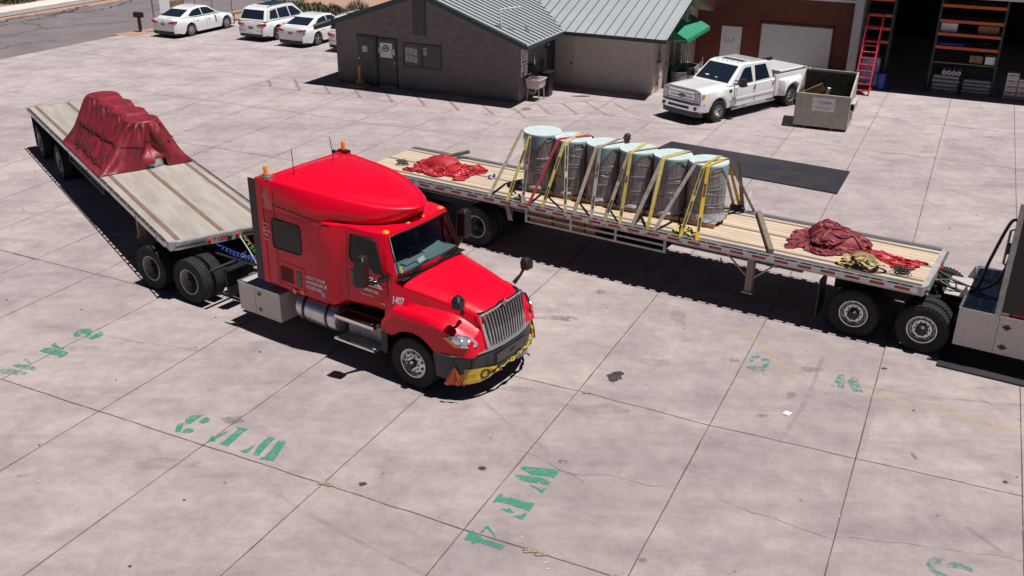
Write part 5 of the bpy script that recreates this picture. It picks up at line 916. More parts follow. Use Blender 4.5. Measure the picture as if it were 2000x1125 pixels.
# steps, tank, toolbox (both sides)
for s in (-1, 1):
    st_ = MB(); Y0, Y1 = sorted((s * 1.24, s * .86))
    st_.box(-1.96, -.95, Y0, Y1, .92, 1.0); st_.box(-2.0, -.97, Y0, Y1, .44, .48); st_.box(-1.92, -.97, *sorted((s * .92, s * .86)), .48, .92)
    sp = st_.build('cab_steps', M['dalu'], truck, bevel=.008)
    MB().box(-1.97, -.94, *sorted((s * 1.26, s * 1.20)), .96, 1.02).build('step_edge', M['chrome'], sp); MB().box(-2.01, -.96, *sorted((s * 1.26, s * 1.20)), .46, .50).build('step_edge', M['chrome'], sp)
    b = MB()
    for i in range(24): b.box(-1.9 + i * .038, -1.88 + i * .038, *sorted((s * 1.20, s * .95)), 1.0, 1.008)
    b.build('tread_slots', M['steel'], sp)
    tk_ = MB().lathe([(0, -3.16), (.22, -3.16), (.30, -3.12), (.325, -3.04), (.325, -2.12), (.30, -2.04), (.22, -2.0), (0, -2.0)], (0, s * .90, .80), 'x', 36).build('fuel_tank', M['alu'], truck, auto=35)
    for x in (-2.90, -2.26): MB().lathe([(.322, x - .03), (.336, x - .03), (.336, x + .03), (.322, x + .03)], (0, s * .90, .80), 'x', 36, closed=True).build('tank_strap', M['black'], tk_, auto=35)
    MB().box(-2.72, -2.60, *sorted((s * .98, s * 1.06)), 1.08, 1.12).build('filler_cap', M['black'], tk_)
    MB().box(-3.22, -2.0, -.75, .75, .5, 1.05).build('frame_bracket', M['steel'], tk_)
    x0, x1 = -4.80, -3.55
    tx = MB().box(x0, x1, *sorted((s * .52, s * 1.235)), .35, .99).build('tool_box', M['tread'], truck, bevel=.008)
    MB().box(x0 - .01, x1 + .01, *sorted((s * .50, s * 1.245)), .99, 1.012).build('lid', M['alu'], tx)
    b = MB()
    for i in range(3): b.box(x0 + .06 + i * .36, x0 + .37 + i * .36, *sorted((s * .58, s * 1.19)), 1.0125, 1.016)
    b.build('anti_slip_pads', M['txtg'] if s < 0 else M['black'], tx)
    b = MB()
    for z in (.50, .86): b.box(-4.22, -4.10, *sorted((s * 1.236, s * 1.243)), z - .05, z + .05)
    lc = b.build('latch_plate', M['galv'], tx); b = MB()
    for z in (.50, .86): b.box(-4.19, -4.13, *sorted((s * 1.243, s * 1.250)), z - .03, z + .03)
    b.build('latch', M['black'], lc); MB().box(-4.30, -4.294, *sorted((s * 1.236, s * 1.238)), .36, .98).build('lid_seam', M['black'], tx)
# chassis
b = MB()
for s in (-1, 1): b.box(-8.6, .9, s * .43 - .04, s * .43 + .04, .72, .98)
for x in (-8.55, -7.2, -5.4, -4.9, -3.4, -1.5, .2): b.box(x, x + .12, -.43, .43, .75, .95)
b.build('chassis_rail', M['steel'], truck)
b = MB()
for x in (-7.83, -6.50): b.lathe([(.09, -.95), (.09, .95)], (x, 0, .52), 'y', 12); b.lathe([(.05, -.2), (.22, -.12), (.22, .12), (.05, .2)], (x, 0, .52), 'y', 16)
b.lathe([(.06, -.9), (.06, .9)], (0, 0, .5), 'y', 10); b.build('axle', M['steel'], truck, auto=40)
MB().prism([(-7.9, .44), (-6.7, .44), (-6.5, .3), (-6.5, -.3), (-6.7, -.44), (-7.9, -.44), (-7.5, 0)], 'z', 1.05, 1.11).box(-7.5, -6.8, -.5, .5, .98, 1.06).build('fifth_wheel', M['steel'], truck)
dp = MB().box(-5.0, -4.15, -.62, .30, 1.02, 1.05).build('deck_plate', M['tread'], truck); 
b = MB()
for i in range(12): b.box(-4.98 + i * .07, -4.95 + i * .07, -.6, .28, 1.05, 1.056)
b.build('plate_ridges', M['alu'], dp)
MB().box(-4.12, -3.95, -.7, .7, 1.2, 2.9).build('back_wall_equipment', M['steel'], truck)
path([(-4.25, -.75, 1.05), (-4.25, -.75, 2.0)], .03, M['walk'], 'hose_stand', truck)
for s in (-1, 1):
    path([(-5.72, s * 1.2, .98), (-5.72, s * .45, .98)], .04, M['steel'], 'mudguard_bar', truck)
    MB().box(-5.52, -5.48, *sorted((s * .98, s * .5)), .32, .98).box(-5.56, -5.36, *sorted((s * .98, s * .5)), .97, 1.0).build('mudguard', M['black'], truck)
    MB().prism([(-4.95, .55), (-4.82, .9), (-4.84, 1.02), (-4.98, .95), (-5.1, .6)], 'y', *sorted((s * .78, s * .72))).build('box_bracket', M['dalu'], truck)
random.seed(17)
for i in range(26):
    x = random.uniform(-6.1, -4.5); y = random.uniform(-.38, .38); q = random.uniform(.03, .08); MB().obox((x, y, random.uniform(.8, 1.02)), (q * 2, q, q), (random.random() * 3, random.random() * 3, random.random() * 3)).build('frame_fitting', M['steel'] if i % 4 else M['dalu'], truck, bevel=.006)
MB().box(-6.2, -4.5, -.38, .38, .70, .74).build('frame_tray', M['steel'], truck)
for s in (-1, 1): truck_wheel(truck, 0, s * 1.09, s, 'steer', .29)
for x in (-7.83, -6.50): duals(truck, x, 1.24, 'drive')
# air lines between tractor and trailer (truck coordinates)
def coil(a, b_, sag, n, rad, r, m, name):
    A, B_ = Vector(a), Vector(b_); pts = []
    for i in range(n * 10 + 1):
        t = i / (n * 10); p = A.lerp(B_, t); p.z -= sag * 4 * t * (1 - t); e = min(1, t * 8, (1 - t) * 8); u = (B_ - A).normalized(); v = u.cross(Vector((0, 0, 1))).normalized(); w_ = v.cross(u)
        pts.append(p + (v * math.cos(2 * math.pi * n * t) + w_ * math.sin(2 * math.pi * n * t)) * rad * e)
    return MB().tube(pts, r, 5).build(name, m, truck, smooth=True)
coil((-6.30, -.52, 1.26), (-4.2, -.32, 1.50), .26, 20, .055, .011, M['hose'], 'air_hose')
coil((-6.10, .10, 1.30), (-4.2, -.2, 1.45), .42, 18, .05, .011, M['hoseg'], 'air_hose')
path([(-6.2, .2, 1.3), (-5.8, .1, 1.12), (-5.2, 0, 1.22), (-4.2, -.1, 1.7)], .014, M['redlens'], 'air_hose', truck, 6)
path([(-6.15, .05, 1.3), (-5.7, -.1, 1.1), (-5.2, -.35, .99), (-4.6, -.4, 1.08), (-4.2, -.3, 1.3)], .013, M['walk'], 'electric_cable', truck, 6)
# banner across the bumper and two orange corner flags
bn = MB(); nu, nv = 90, 14; P = [(1.02, -1.13), (1.15, -1.04), (1.28, -.86), (1.38, -.55), (1.42, -.25), (1.43, 0), (1.42, .25), (1.38, .55), (1.28, .86), (1.12, 1.10), (.95, 1.205)]
cum = [0]
for a, c in zip(P, P[1:]): cum.append(cum[-1] + math.dist(a, c))
def along(d):
    for i in range(len(P) - 1):
        if d <= cum[i + 1] or i == len(P) - 2:
            t = (d - cum[i]) / (cum[i + 1] - cum[i]); return P[i][0] + (P[i + 1][0] - P[i][0]) * t, P[i][1] + (P[i + 1][1] - P[i][1]) * t, Vector((P[i + 1][1] - P[i][1], -(P[i + 1][0] - P[i][0]), 0)).normalized()
def banp(u, v, off=0.):
    x, y, nn = along(.02 + u * (cum[-1] - .06)); c = min(1, max(0, (u - .16) / .25)); zt = .70 - .10 * math.sin(u * math.pi) + .06 * u - (.05 * c); zb = .37 + .10 * c + .20 * u * c
    z = zt + (zb - zt) * v; w_ = .018 + .06 * c * (.5 + nz(u * 15 + v * 2.5, v * 3.0, 2)) + .05 * c * abs(nz(u * 8, v * 5, 7)) + .012 * nz(u * 10, v * 3)
    return (x + nn.x * (w_ + off), y + nn.y * (w_ + off), z + .02 * c * nz(u * 20, v * 3, 4))
bn.add([banp(i / nu, j / nv) for i in range(nu + 1) for j in range(nv + 1)], [(i * (nv + 1) + j, i * (nv + 1) + j + 1, (i + 1) * (nv + 1) + j + 1, (i + 1) * (nv + 1) + j) for i in range(nu) for j in range(nv)])
bo = bn.build('banner', M['banner'], None, smooth=True); bo.location = (TR.x, TR.y, 0); bo.rotation_euler = (0, 0, R(TR.deg)); tag(bo, 'crumpled yellow oversize load banner tied across the bumper of the red truck', 'banner')
to = text("OVERSIZE LOAD", 1.0, M['txtk'], None, (0, 0, 0), (1, 0, 0), (0, 1, 0), bold=.03)
import bmesh
bm = bmesh.new(); bm.from_mesh(to.data); bmesh.ops.subdivide_edges(bm, edges=[e for e in bm.edges if e.calc_length() > .15], cuts=2, use_grid_fill=False); bm.to_mesh(to.data); bm.free()
xs = [v.co.x for v in to.data.vertices]; x0, x1 = min(xs), max(xs)
for v in to.data.vertices:
    u = .15 + .82 * (v.co.x - x0) / (x1 - x0); q = .82 - .66 * (v.co.y / .73); v.co = Vector(banp(u, q, .008 + (.001 if v.co.z > 0 else 0)))
to.parent = bo
for u in (.0, .09, .22, .80):
    p = Vector(banp(u, .0)); MB().tube([p + Vector((.0, 0, 0)), p + Vector((-.01, 0, .2))], .007, 5).build('tie_cord', M['black'], bo)
for (cx, cy, az, lab) in ((1.0, -1.235, -62, 'orange triangular flag hanging at the near corner of the truck bumper'), (1.06, 1.235, 62, 'orange triangular flag hanging at the far corner of the truck bumper')):
    fl_ = thing('corner_flag', lab, 'flag', TR.W(cx, cy, 0), TR.deg + az, 'orange corner flags')
    b = MB(); nu = 8; b.add([(.025 + .02 * math.sin(i * 1.9 + j * .6) * j / 8, (i / nu - .5) * .40 * j / 8, .80 - .40 * j / 8) for j in range(9) for i in range(nu + 1)], [(j * 9 + i, j * 9 + i + 1, (j + 1) * 9 + i + 1, (j + 1) * 9 + i) for j in range(8) for i in range(8)])
    f_ = b.build('cloth', M['flag'], fl_); so_ = f_.modifiers.new('thick', 'SOLIDIFY'); so_.thickness = .006
    MB().tube([(.03, 0, .80), (.02, 0, .98)], .01, 6).build('cord', M['black'], fl_)
# ================================================================ FLATBED TRAILERS (x back from the nose, deck top at 1.45)
M['plankgap'] = mat('plank_gap', (.30, .23, .17), .9)
M['redtape'] = mat('red_tape', (.42, .03, .04), .4)
def trailer(fr, name, lab, deckm, tape, dz=1.43):
    t = thing(name, lab, 'trailer', (fr.x, fr.y, 0), fr.deg, 'flatbed trailers'); L = 14.63
    d = MB().box(-L, -.06, -1.215, 1.215, dz - .04, dz).build('deck', deckm, t)
    if deckm is M['deck']:
        for y in (-1.0, 0, 1.03): MB().box(-L + .01, -.07, y - .055, y + .055, dz, dz + .004).build('nailing_strip', M['strip'], d)
    else:
        for y in (-.86, 0.02, .9): MB().box(-L + .01, -.07, y - .045, y + .045, dz, dz + .004).build('nailing_strip', M['strip'], d)
        b = MB()
        for i in range(13): 
            y = -1.1 + i * .18; b.box(-L + .01, -.07, y - .003, y + .003, dz, dz + .0025)
        b.build('plank_gap', M['plankgap'], d)
        for y in (-1.13, 1.13): MB().box(-L, -.06, y - .085, y + .085, dz + .001, dz + .006).build('edge_plate', M['alu'], d)
    for s in (-1, 1):
        r = MB(); r.box(-L, -.02, *sorted((s * 1.215, s * 1.238)), dz - .18, dz + .012); o = r.build('side_rail', M['dalu'], t)
        MB().box(-L, -.10, *sorted((s * 1.302, s * 1.318)), dz - .105, dz - .005).build('rub_rail', M['alu'], o)
        n = 24
        for i in range(n + 1):
            x = -.16 - i * (L - .3) / n; MB().box(x - .05, x + .05, *sorted((s * 1.2385, s * 1.3015)), dz - .10, dz - .008).build('stake_pocket', M['alu'], o)
            if i < n: MB().lathe([(.028, -.045), (.028, .045)], (x - (L - .3) / n / 2, s * 1.27, dz - .055), 'z', 8).build('chain_spool', M['alu'], o)
        if tape:
            x = -.25
            while x > -L + .5:
                MB().box(x - .30, x, *sorted((s * 1.318, s * 1.3205)), dz - .09, dz - .028).build('red_reflector_tape', M['redtape'], o)
                MB().box(x - .49, x - .31, *sorted((s * 1.318, s * 1.3205)), dz - .09, dz - .028).build('white_reflector_tape', M['txt'], o); x -= .50
        else:
            for x in (-.6, -2.2, -4.4, -6.6, -8.8, -11, -13.2): MB().box(x - .14, x, *sorted((s * 1.318, s * 1.3205)), dz - .085, dz - .04).build('reflector_tape', M['txtr'], o)
    # nose: front rail with bevelled corners
    b = MB(); b.prism([(-.06, -1.215), (-.06, 1.215), (-.02, 1.235), (.05, 1.05), (.05, -1.05), (-.02, -1.235)], 'z', dz - .19, dz + .012)
    nr = b.build('nose_rail', M['dalu'], t)
    for a in ((-1.14, -.42), (.42, 1.14)): MB().box(.05, .10, a[0], a[1], dz - .06, dz - .005).box(.05, .08, a[0], a[1], dz - .17, dz - .12).build('nose_trim', M['alu'], nr)
    MB().box(.0505, .06, -.42, .42, dz - .20, dz + .0).build('number_plate', M['dalu'], nr)
    for y, m in ((-.36, 'redlens'), (.30, 'redlens'), (.12, 'black')): MB().lathe([(.045, 0), (.05, .03), (.02, .07), (0, .07)], (.06, y, dz - .1), 'x', 12).build('air_coupling', M[m], nr)
    # beams and underframe
    b = MB()
    for s in (-1, 1):
        b.box(-L + .2, -2.6, s * .5 - .08, s * .5 + .08, dz - .52, dz - .50); b.box(-L + .2, -2.6, s * .5 - .006, s * .5 + .006, dz - .5, dz - .05)
        b.box(-2.6, -.1, s * .5 - .08, s * .5 + .08, dz - .24, dz - .22); b.box(-2.6, -.1, s * .5 - .006, s * .5 + .006, dz - .22, dz - .05)
    b.build('main_beam', M['dalu'], t)
    b = MB(); i = .3
    while i < L: b.box(-i - .05, -i, -1.2, 1.2, dz - .14, dz - .045); i += .305
    b.box(-1.6, -.2, -.45, .45, dz - .26, dz - .22); b.build('cross_member', M['steel'], t)
    # landing gear
    for s in (-1, 1): lo = MB().box(-3.74, -3.58, *sorted((s * .98, s * .82)), .34, dz - .14).build('landing_leg', mat('tan_landing_leg', (.30, .24, .19), .7, var=.15), t, bevel=.01)
    b = MB()
    for s in (-1, 1):
        b.box(-3.79, -3.53, *sorted((s * 1.02, s * .78)), .32, .345); b.bar((-3.66, s * .9, .62), (-4.65, s * .55, dz - .2), .03); b.bar((-3.66, s * .9, .62), (-2.9, s * .55, dz - .2), .03)
    b.tube([(-3.66, -.85, .95), (-3.66, .85, .95)], .02, 6); b.build('leg_brace', M['dalu'], lo)
    # axles and wheels (spread tandem)
    b = MB()
    for x in (-10.85, -13.55): b.lathe([(.065, -.95), (.065, .95)], (x, 0, .52), 'y', 12)
    for s in (-1, 1): b.box(-13.9, -10.2, s * .5 - .05, s * .5 + .05, .72, .90)
    b.build('axle', M['steel'], t, auto=40)
    for x in (-10.85, -13.55): duals(t, x, 1.27, 'drive')
    for s in (-1, 1): MB().box(-14.35, -14.33, *sorted((s * 1.25, s * .62)), .2, dz - .2).build('mud_flap', M['black'], t)
    # underslung rack rails
    for s in (-1, 1):
        b = MB(); y = s * 1.20
        for z in (dz - .31, dz - .47): b.box(-9.38, -5.60, y - .02, y + .02, z - .025, z + .025)
        for x in (-9.36, -8.1, -6.9, -5.64): b.box(x - .03, x + .03, y - .021, y + .021, dz - .49, dz - .17)
        b.build('side_rack', M['dalu'] if tape else M['steel'], t, bevel=.003)
    b = MB(); b.box(-9.3, -5.7, -1.15, 1.15, dz - .50, dz - .48); b.build('rack_floor', M['steel'], t)
    MB().box(-14.68, -14.63, -1.2, 1.2, dz - .19, dz + .01).box(-14.7, -14.6, -1.0, 1.0, .5, .6).box(-14.68, -14.62, -.7, -.64, .55, dz - .1).box(-14.68, -14.62, .64, .7, .55, dz - .1).build('rear_rail', M['dalu'], t)
    for s in (-1, 1): MB().lathe([(.06, 0), (.06, -.02), (0, -.03)], (-14.68, s * 1.0, dz - .1), 'x', 12).build('tail_light', M['redlens'], t)
    return t
t1 = trailer(T1, 'flatbed_trailer', 'aluminium decked flatbed trailer numbered 31005, hitched behind the red truck', M['deck'], False)
text("31005", .14, M['txtr'], t1, (.062, -.27, 1.275), (0, 1, 0), (0, 0, 1), bold=.005)
t2 = trailer(T2, 'flatbed_trailer', 'wood decked flatbed trailer with red and white side tape, carrying the six wrapped rolls', M['wood'], True)
for i, (x, wdt) in enumerate(((-9.3, .62), (-8.63, .85), (-7.73, .25))):
    o = MB().box(x, x + wdt, -1.14, -.6, .955, 1.20).build('lumber_block', M['lumber'], None, bevel=.006); o.location = (T2.x, T2.y, 0); o.rotation_euler = (0, 0, R(T2.deg)); tag(o, ['leftmost brown timber block in the rack under the wood decked trailer', 'long middle brown timber block in the rack under the wood decked trailer', 'short right brown timber block in the rack under the wood decked trailer'][i], 'timber', 'timber blocks in the under-deck rack')
def onT(fr, o): o.location = (fr.x, fr.y, 0); o.rotation_euler = (0, 0, R(fr.deg)); return o
# ---------------------------------------------------------------- wrapped rolls, pallets
RX = [-9.66, -8.78, -7.89, -7.0, -6.11, -5.22]; ords = ['leftmost', 'second', 'third', 'fourth', 'fifth', 'rightmost']
RY = .06; Z0 = 1.435
for i, x in enumerate(RX):
    r = .475 if i == 0 else .452; c = T2.W(x, RY, Z0)
    p = thing('wood_pallet', 'wooden pallet under the %s wrapped roll' % ords[i] if i in (0, 5) else 'wooden pallet under the %s wrapped roll from the left' % ords[i], 'pallet', c, T2.deg, 'pallets under the wrapped rolls')
    b = MB()
    for y in (-.40, 0, .40): b.box(-.42, .42, y - .045, y + .045, 0.004, .095)
    b.build('stringer', M['lumber'], p)
    b = MB()
    for k in range(6): b.box(-.42 + k * .15, -.42 + k * .15 + .10, -.44, .44, .095, .115)
    b.build('top_boards', M['lumber'], p)
    t = thing('wrapped_roll', ('%s' if i in (0, 5) else '%s from the left') % ords[i] + ' of the six tall plastic wrapped rolls with teal tops', 'roll', T2.W(x, RY, Z0 + .118), T2.deg, 'wrapped rolls on the trailer')
    rnd = random.Random(i); n = 48; rings = []
    hh = 1.345 if i else 1.38
    for k in range(31):
        z = hh * k / 30; ring_ = []
        for j in range(n):
            a = 2 * math.pi * j / n; q = r + .006 * nz(math.cos(a) * 2.5, math.sin(a) * 2.5, z * 3 + i * 9) + .004 * nz(math.cos(a) * 7, math.sin(a) * 7, z * 9 + i * 3)
            if k < 4: q += .014 * (4 - k) / 4 * (1 + nz(math.cos(a) * 5, math.sin(a) * 5, i * 7))
            ring_.append((q * math.cos(a), q * math.sin(a), z))
        rings.append(ring_)
    MB().loft(rings).build('roll_body', M['wrap'], t, auto=50)
    wr_ = []
    for k in range(7):
        z = .006 + k * (.20 if i == 5 else .07) / 6; wr_.append([((r + .016 + .03 * (1 - k / 6) * (1 + 1.4 * nz(math.cos(a) * 4, math.sin(a) * 4, k + i * 11))) * math.cos(a), (r + .016 + .03 * (1 - k / 6) * (1 + 1.4 * nz(math.cos(a) * 4, math.sin(a) * 4, k + i * 11))) * math.sin(a), z) for a in [2 * math.pi * j / 64 for j in range(64)]])
    MB().loft(wr_, cap0=False, cap1=False).build('foot_wrap', M['wrapw'], t, smooth=True)
    MB().lathe([(r + .008, -.05), (r + .014, .0), (r + .008, .012), (0, .02)], (0, 0, hh), 'z', 48).build('top_cap', M['teal'], t, auto=35)
    for a0 in (-88, -168, 2, 92):   # hanging film corners
        a0 += rnd.uniform(-9, 9); b = MB(); m_ = 9; ln = .34 * rnd.uniform(.8, 1.1); vs = []
        for j in range(m_ + 1):
            a = R(a0 + (j / m_ - .5) * 74)
            for k in range(4): z = hh - .04 - (ln * (1 - abs(j / m_ - .5) * 2)) * k / 3; vs.append(((r + .012 + .002 * k) * math.cos(a), (r + .012 + .002 * k) * math.sin(a), z))
        b.add(vs, [(j * 4 + k, (j + 1) * 4 + k, (j + 1) * 4 + k + 1, j * 4 + k + 1) for j in range(m_) for k in range(3)]); f_ = b.build('corner_flap', M['teald'], t, smooth=True)
    for z in (.42, .78): MB().lathe([(r + .009, z - .005), (r + .012, z), (r + .009, z + .005)], (0, 0, 0), 'z', 48).build('band', M['teald'], t)
    for k in range(5):   # wrap film overlap edges
        z = rnd.uniform(.15, 1.25); MB().tube([((r + .008) * math.cos(a), (r + .008) * math.sin(a), z + .10 * math.sin(a + k)) for a in [2 * math.pi * j / 40 for j in range(41)]], .0025, 4).build('film_edge', M['wrapw'], t)
# ---------------------------------------------------------------- straps
ZT = Z0 + .118 + 1.375
def strap(i, xb, roll, xt, xt2, xb2, m, lab, txt=None, wd=.085, tw=0.):
    cx = RX[roll]; e = lambda x: RY - math.sqrt(max(.02, .46 ** 2 - min(.455, abs(x - cx)) ** 2)); e2 = lambda x: RY + math.sqrt(max(.02, .46 ** 2 - min(.455, abs(x - cx)) ** 2))
    P = [Vector((xb, -1.31, 1.34)), Vector((xb, -1.285, 1.45)), Vector((xt - .0, e(xt) - .03, ZT - .02)), Vector((xt + .01, e(xt) + .03, ZT + .008)), Vector((xt2, e2(xt2) - .03, ZT + .008)), Vector((xt2, e2(xt2) + .03, ZT - .02)), Vector((xb2, 1.285, 1.45)), Vector((xb2, 1.31, 1.34))]
    Q = []
    for a, b_ in zip(P, P[1:]):
        k = max(1, int((b_ - a).length / .18)); Q += [a.lerp(b_, j / k) for j in range(k)]
    Q.append(P[-1]); t = thing('ratchet_strap', lab, 'strap', (T2.x, T2.y, 0), T2.deg, 'tie-down straps over the rolls')
    vs = []; side = Vector((1, 0, 0))
    for k, q in enumerate(Q):
        ph = tw * math.sin(k / len(Q) * 9 + i); d = (Q[min(k + 1, len(Q) - 1)] - Q[max(0, k - 1)]).normalized(); s_ = (side - d * side.dot(d)).normalized(); s_ = (s_ * math.cos(ph) + d.cross(s_) * math.sin(ph)); q = q + Vector((0, .0, .0))
        vs += [q - s_ * wd / 2, q + s_ * wd / 2]
    b = MB().add(vs, [(2 * k, 2 * k + 1, 2 * k + 3, 2 * k + 2) for k in range(len(Q) - 1)]); o = b.build('webbing', M[m], t); so_ = o.modifiers.new('thick', 'SOLIDIFY'); so_.thickness = .005; so_.offset = 0
    MB().box(xb - .05, xb + .05, -1.325, -1.24, 1.30, 1.36).build('ratchet_hook', M['galv'], t)
    if txt:
        d = (P[2] - P[1]).normalized(); s_ = (side - d * side.dot(d)).normalized(); nn = d.cross(s_)
        if nn.y > 0: nn = -nn
        y_ = nn.cross(d); 
        for fr_ in (.12, .58):
            p = P[1] + (P[2] - P[1]) * fr_ - y_ * .025 + nn * .006; text(txt, .065, M['txtk'], o, p, d, y_, bold=.004)
    return t
SP = [(-10.41, 0, -10.17, -10.04, -9.9, 'tan', 'tan strap furthest left, running to the left edge of the leftmost roll'), (-9.87, 0, -9.76, -9.49, -9.0, 'yel', 'yellow lettered strap down the face of the leftmost roll', 'KINEDYNE'), (-9.43, 0, -9.74, -9.84, -9.6, 'tan2', 'grey lettered strap down the middle of the leftmost roll', 'US CARGO CONTROL'),
      (-9.25, 1, -8.96, -8.45, -8.0, 'redw', 'only red strap, crossing the top of the second roll'), (-8.87, 1, -8.76, -8.64, -8.4, 'yel', 'yellow lettered strap on the second roll beside the red strap', 'KINEDYNE'), (-8.23, 1, -8.70, -8.80, -8.6, 'pale', 'palest cream strap down the right part of the second roll', 'US CARGO CONTROL'),
      (-7.99, 2, -7.89, -7.54, -7.2, 'tan', 'plain tan strap slanting over the left half of the third roll'), (-7.52, 2, -7.80, -7.74, -7.6, 'tan2', 'grey strap with faint print down the middle of the third roll', 'US CARGO'), (-7.16, 3, -7.04, -6.62, -6.3, 'tan', 'tan strap slanting over the left half of the fourth roll', 'KINEDYNE'),
      (-6.77, 3, -6.98, -7.02, -6.8, 'yel', 'yellow lettered strap over the middle of the fourth roll', 'USCC'), (-6.46, 4, -6.16, -5.88, -5.6, 'tan2', 'broad grey strap slanting over the fifth roll'), (-6.07, 4, -6.15, -5.85, -5.5, 'yel', 'yellow strap mostly behind the broad grey strap on the fifth roll'),
      (-5.90, 5, -5.38, -4.88, -4.4, 'tan2', 'grey strap slanting up to the left edge of the rightmost roll'), (-5.25, 5, -5.16, -5.11, -4.9, 'yel', 'pale yellow lettered strap down the left half of the rightmost roll', 'US CARGO CONTROL'), (-4.85, 5, -5.06, -4.91, -4.75, 'yelo', 'bright orange-yellow lettered strap on the rightmost roll', 'KINEDYNE')]
for i, q in enumerate(SP): strap(i, q[0], q[1], q[2], q[3], q[4], q[5], q[6], q[7] if len(q) > 7 else None, .105 if i == 10 else .085, .18)
random.seed(31)
def loop_heap(name, lab, cat, fr, cx, cy, z, sx, sy, n, m, wd=.05, group=None, h=.10, seed=0, turns=1.):
    rnd = random.Random(seed); t = thing(name, lab, cat, fr.W(cx, cy, z), fr.deg, group)
    for k in range(n):
        P = []; ox, oy = rnd.uniform(-.4, .4) * sx, rnd.uniform(-.4, .4) * sy; ra, rb = sx * rnd.uniform(.25, .6), sy * rnd.uniform(.25, .6); a0 = rnd.uniform(0, 6); rot_ = rnd.uniform(0, 3)
        for j in range(26):
            a = a0 + j / 25 * 2 * math.pi * turns * rnd.uniform(.97, 1.03); x = ra * math.cos(a); y = rb * math.sin(a); P.append(Vector((ox + x * math.cos(rot_) - y * math.sin(rot_), oy + x * math.sin(rot_) + y * math.cos(rot_), .012 + h * abs(nz(x * 3 + k, y * 3, k)) + .012 * k % h)))
        if wd > .03:
            vs = []
            for j, p in enumerate(P):
                d = (P[min(j + 1, 25)] - P[max(j - 1, 0)]).normalized(); ti = 1.2 * nz(j * .25, k * 3.3) ; s_ = d.cross(Vector((0, 0, 1))).normalized() * math.cos(ti) + Vector((0, 0, 1)) * abs(math.sin(ti)); vs += [p, p + s_ * wd]
            MB().add(vs, [(2 * j, 2 * j + 1, 2 * j + 3, 2 * j + 2) for j in range(25)]).build('webbing_loop', M[m] if isinstance(m, str) else M[m[k % len(m)]], t, smooth=True)
        else: MB().tube(P, wd / 2, 6).build('cord_loop', M[m] if isinstance(m, str) else M[m[k % len(m)]], t, smooth=True)
    return t
M['olive'] = mat('olive_yellow_webbing', (.30, .25, .08), .8, col2=(.16, .14, .06), scale=7)
loop_heap('strap_heap', 'loose heap of olive and yellow straps near the front corner of the wood deck', 'straps', T2, -1.35, -.72, 1.44, .52, .28, 9, ('olive', 'pale', 'olive', 'yel'), .075, None, .16, 4)
loop_heap('bungee_cord_coil', 'tangle of thin black cords beside the olive straps on the wood deck', 'cords', T2, -.55, -.70, 1.44, .28, .22, 12, 'black', .016, None, .10, 5)
loop_heap('bungee_cord_coil', 'black cord tangle at the left end of the far red tarp', 'cords', T2, -13.85, -.35, 1.44, .24, .20, 9, 'black', .016, None, .08, 6)
loop_heap('strap_heap', 'loose yellow strap end lying at the foot of the rightmost roll', 'straps', T2, -5.2, -.98, 1.44, .45, .18, 3, 'yel', .07, None, .08, 8)
loop_heap('strap_heap', 'crumpled cream strap tail on the deck edge beside the leftmost roll', 'straps', T2, -9.62, -1.02, 1.44, .18, .16, 4, 'pale', .06, None, .12, 9)
o = onT(T2, MB().add([(-9.92, -1.326, 1.34), (-9.80, -1.326, 1.34), (-9.70, -1.30, .93), (-9.83, -1.31, .92)], [(0, 1, 2, 3)]).build('strap_tail', M['tan2'], None)); so_ = o.modifiers.new('t', 'SOLIDIFY'); so_.thickness = .006; tag(o, 'grey strap tail hanging below the side rail of the wood decked trailer', 'strap')
o = onT(T2, MB().bar((-4.24, 1.15, 1.49), (-3.20, -1.12, 1.49), .115, .10).build('timber_beam', M['old'], None, bevel=.008)); tag(o, 'single weathered square timber lying across the wood deck', 'timber')
o = onT(T2, MB().obox((-12.95, .98, 1.55), (.75, .10, .10), (0, -.25, .5)).build('timber_beam', M['old'], None, bevel=.02)); tag(o, 'grey timber end sticking out behind the far bright red tarp', 'timber')
t = thing('blue_strap_bundle', 'small blue and white bundle right of the far bright red tarp', 'bundle', T2.W(-11.15, -.05, 1.435), T2.deg)
MB().obox((0, 0, .05), (.14, .08, .07), (.3, .2, .4)).obox((.08, .05, .09), (.05, .05, .14), (.6, .3, .1)).build('bundle', M['blue'], t, bevel=.015); MB().obox((.05, -.04, .04), (.1, .04, .05), (.2, .5, 1.)).build('white_tag', M['txt'], t)
# far strap to the far rail with winch bar
t = thing('ratchet_strap', 'brown strap dropping from the rightmost roll to the far rail, with its ratchet', 'strap', (T2.x, T2.y, 0), T2.deg, 'tie-down straps over the rolls')
o = MB().add([(-4.66, .42, 2.9), (-4.58, .40, 2.9), (-4.63, 1.27, 1.47), (-4.74, 1.27, 1.47)], [(0, 1, 2, 3)]).build('webbing', M['old'], t); so_ = o.modifiers.new('t', 'SOLIDIFY'); so_.thickness = .006
MB().obox((-4.78, 1.16, 1.50), (.38, .10, .12), (0, .15, -.1)).build('ratchet', M['black'], t, bevel=.03); MB().tube([(-4.62, 1.30, 1.50), (-4.60, 1.52, 1.86)], .022, 6).build('winch_bar', M['txt'], t)
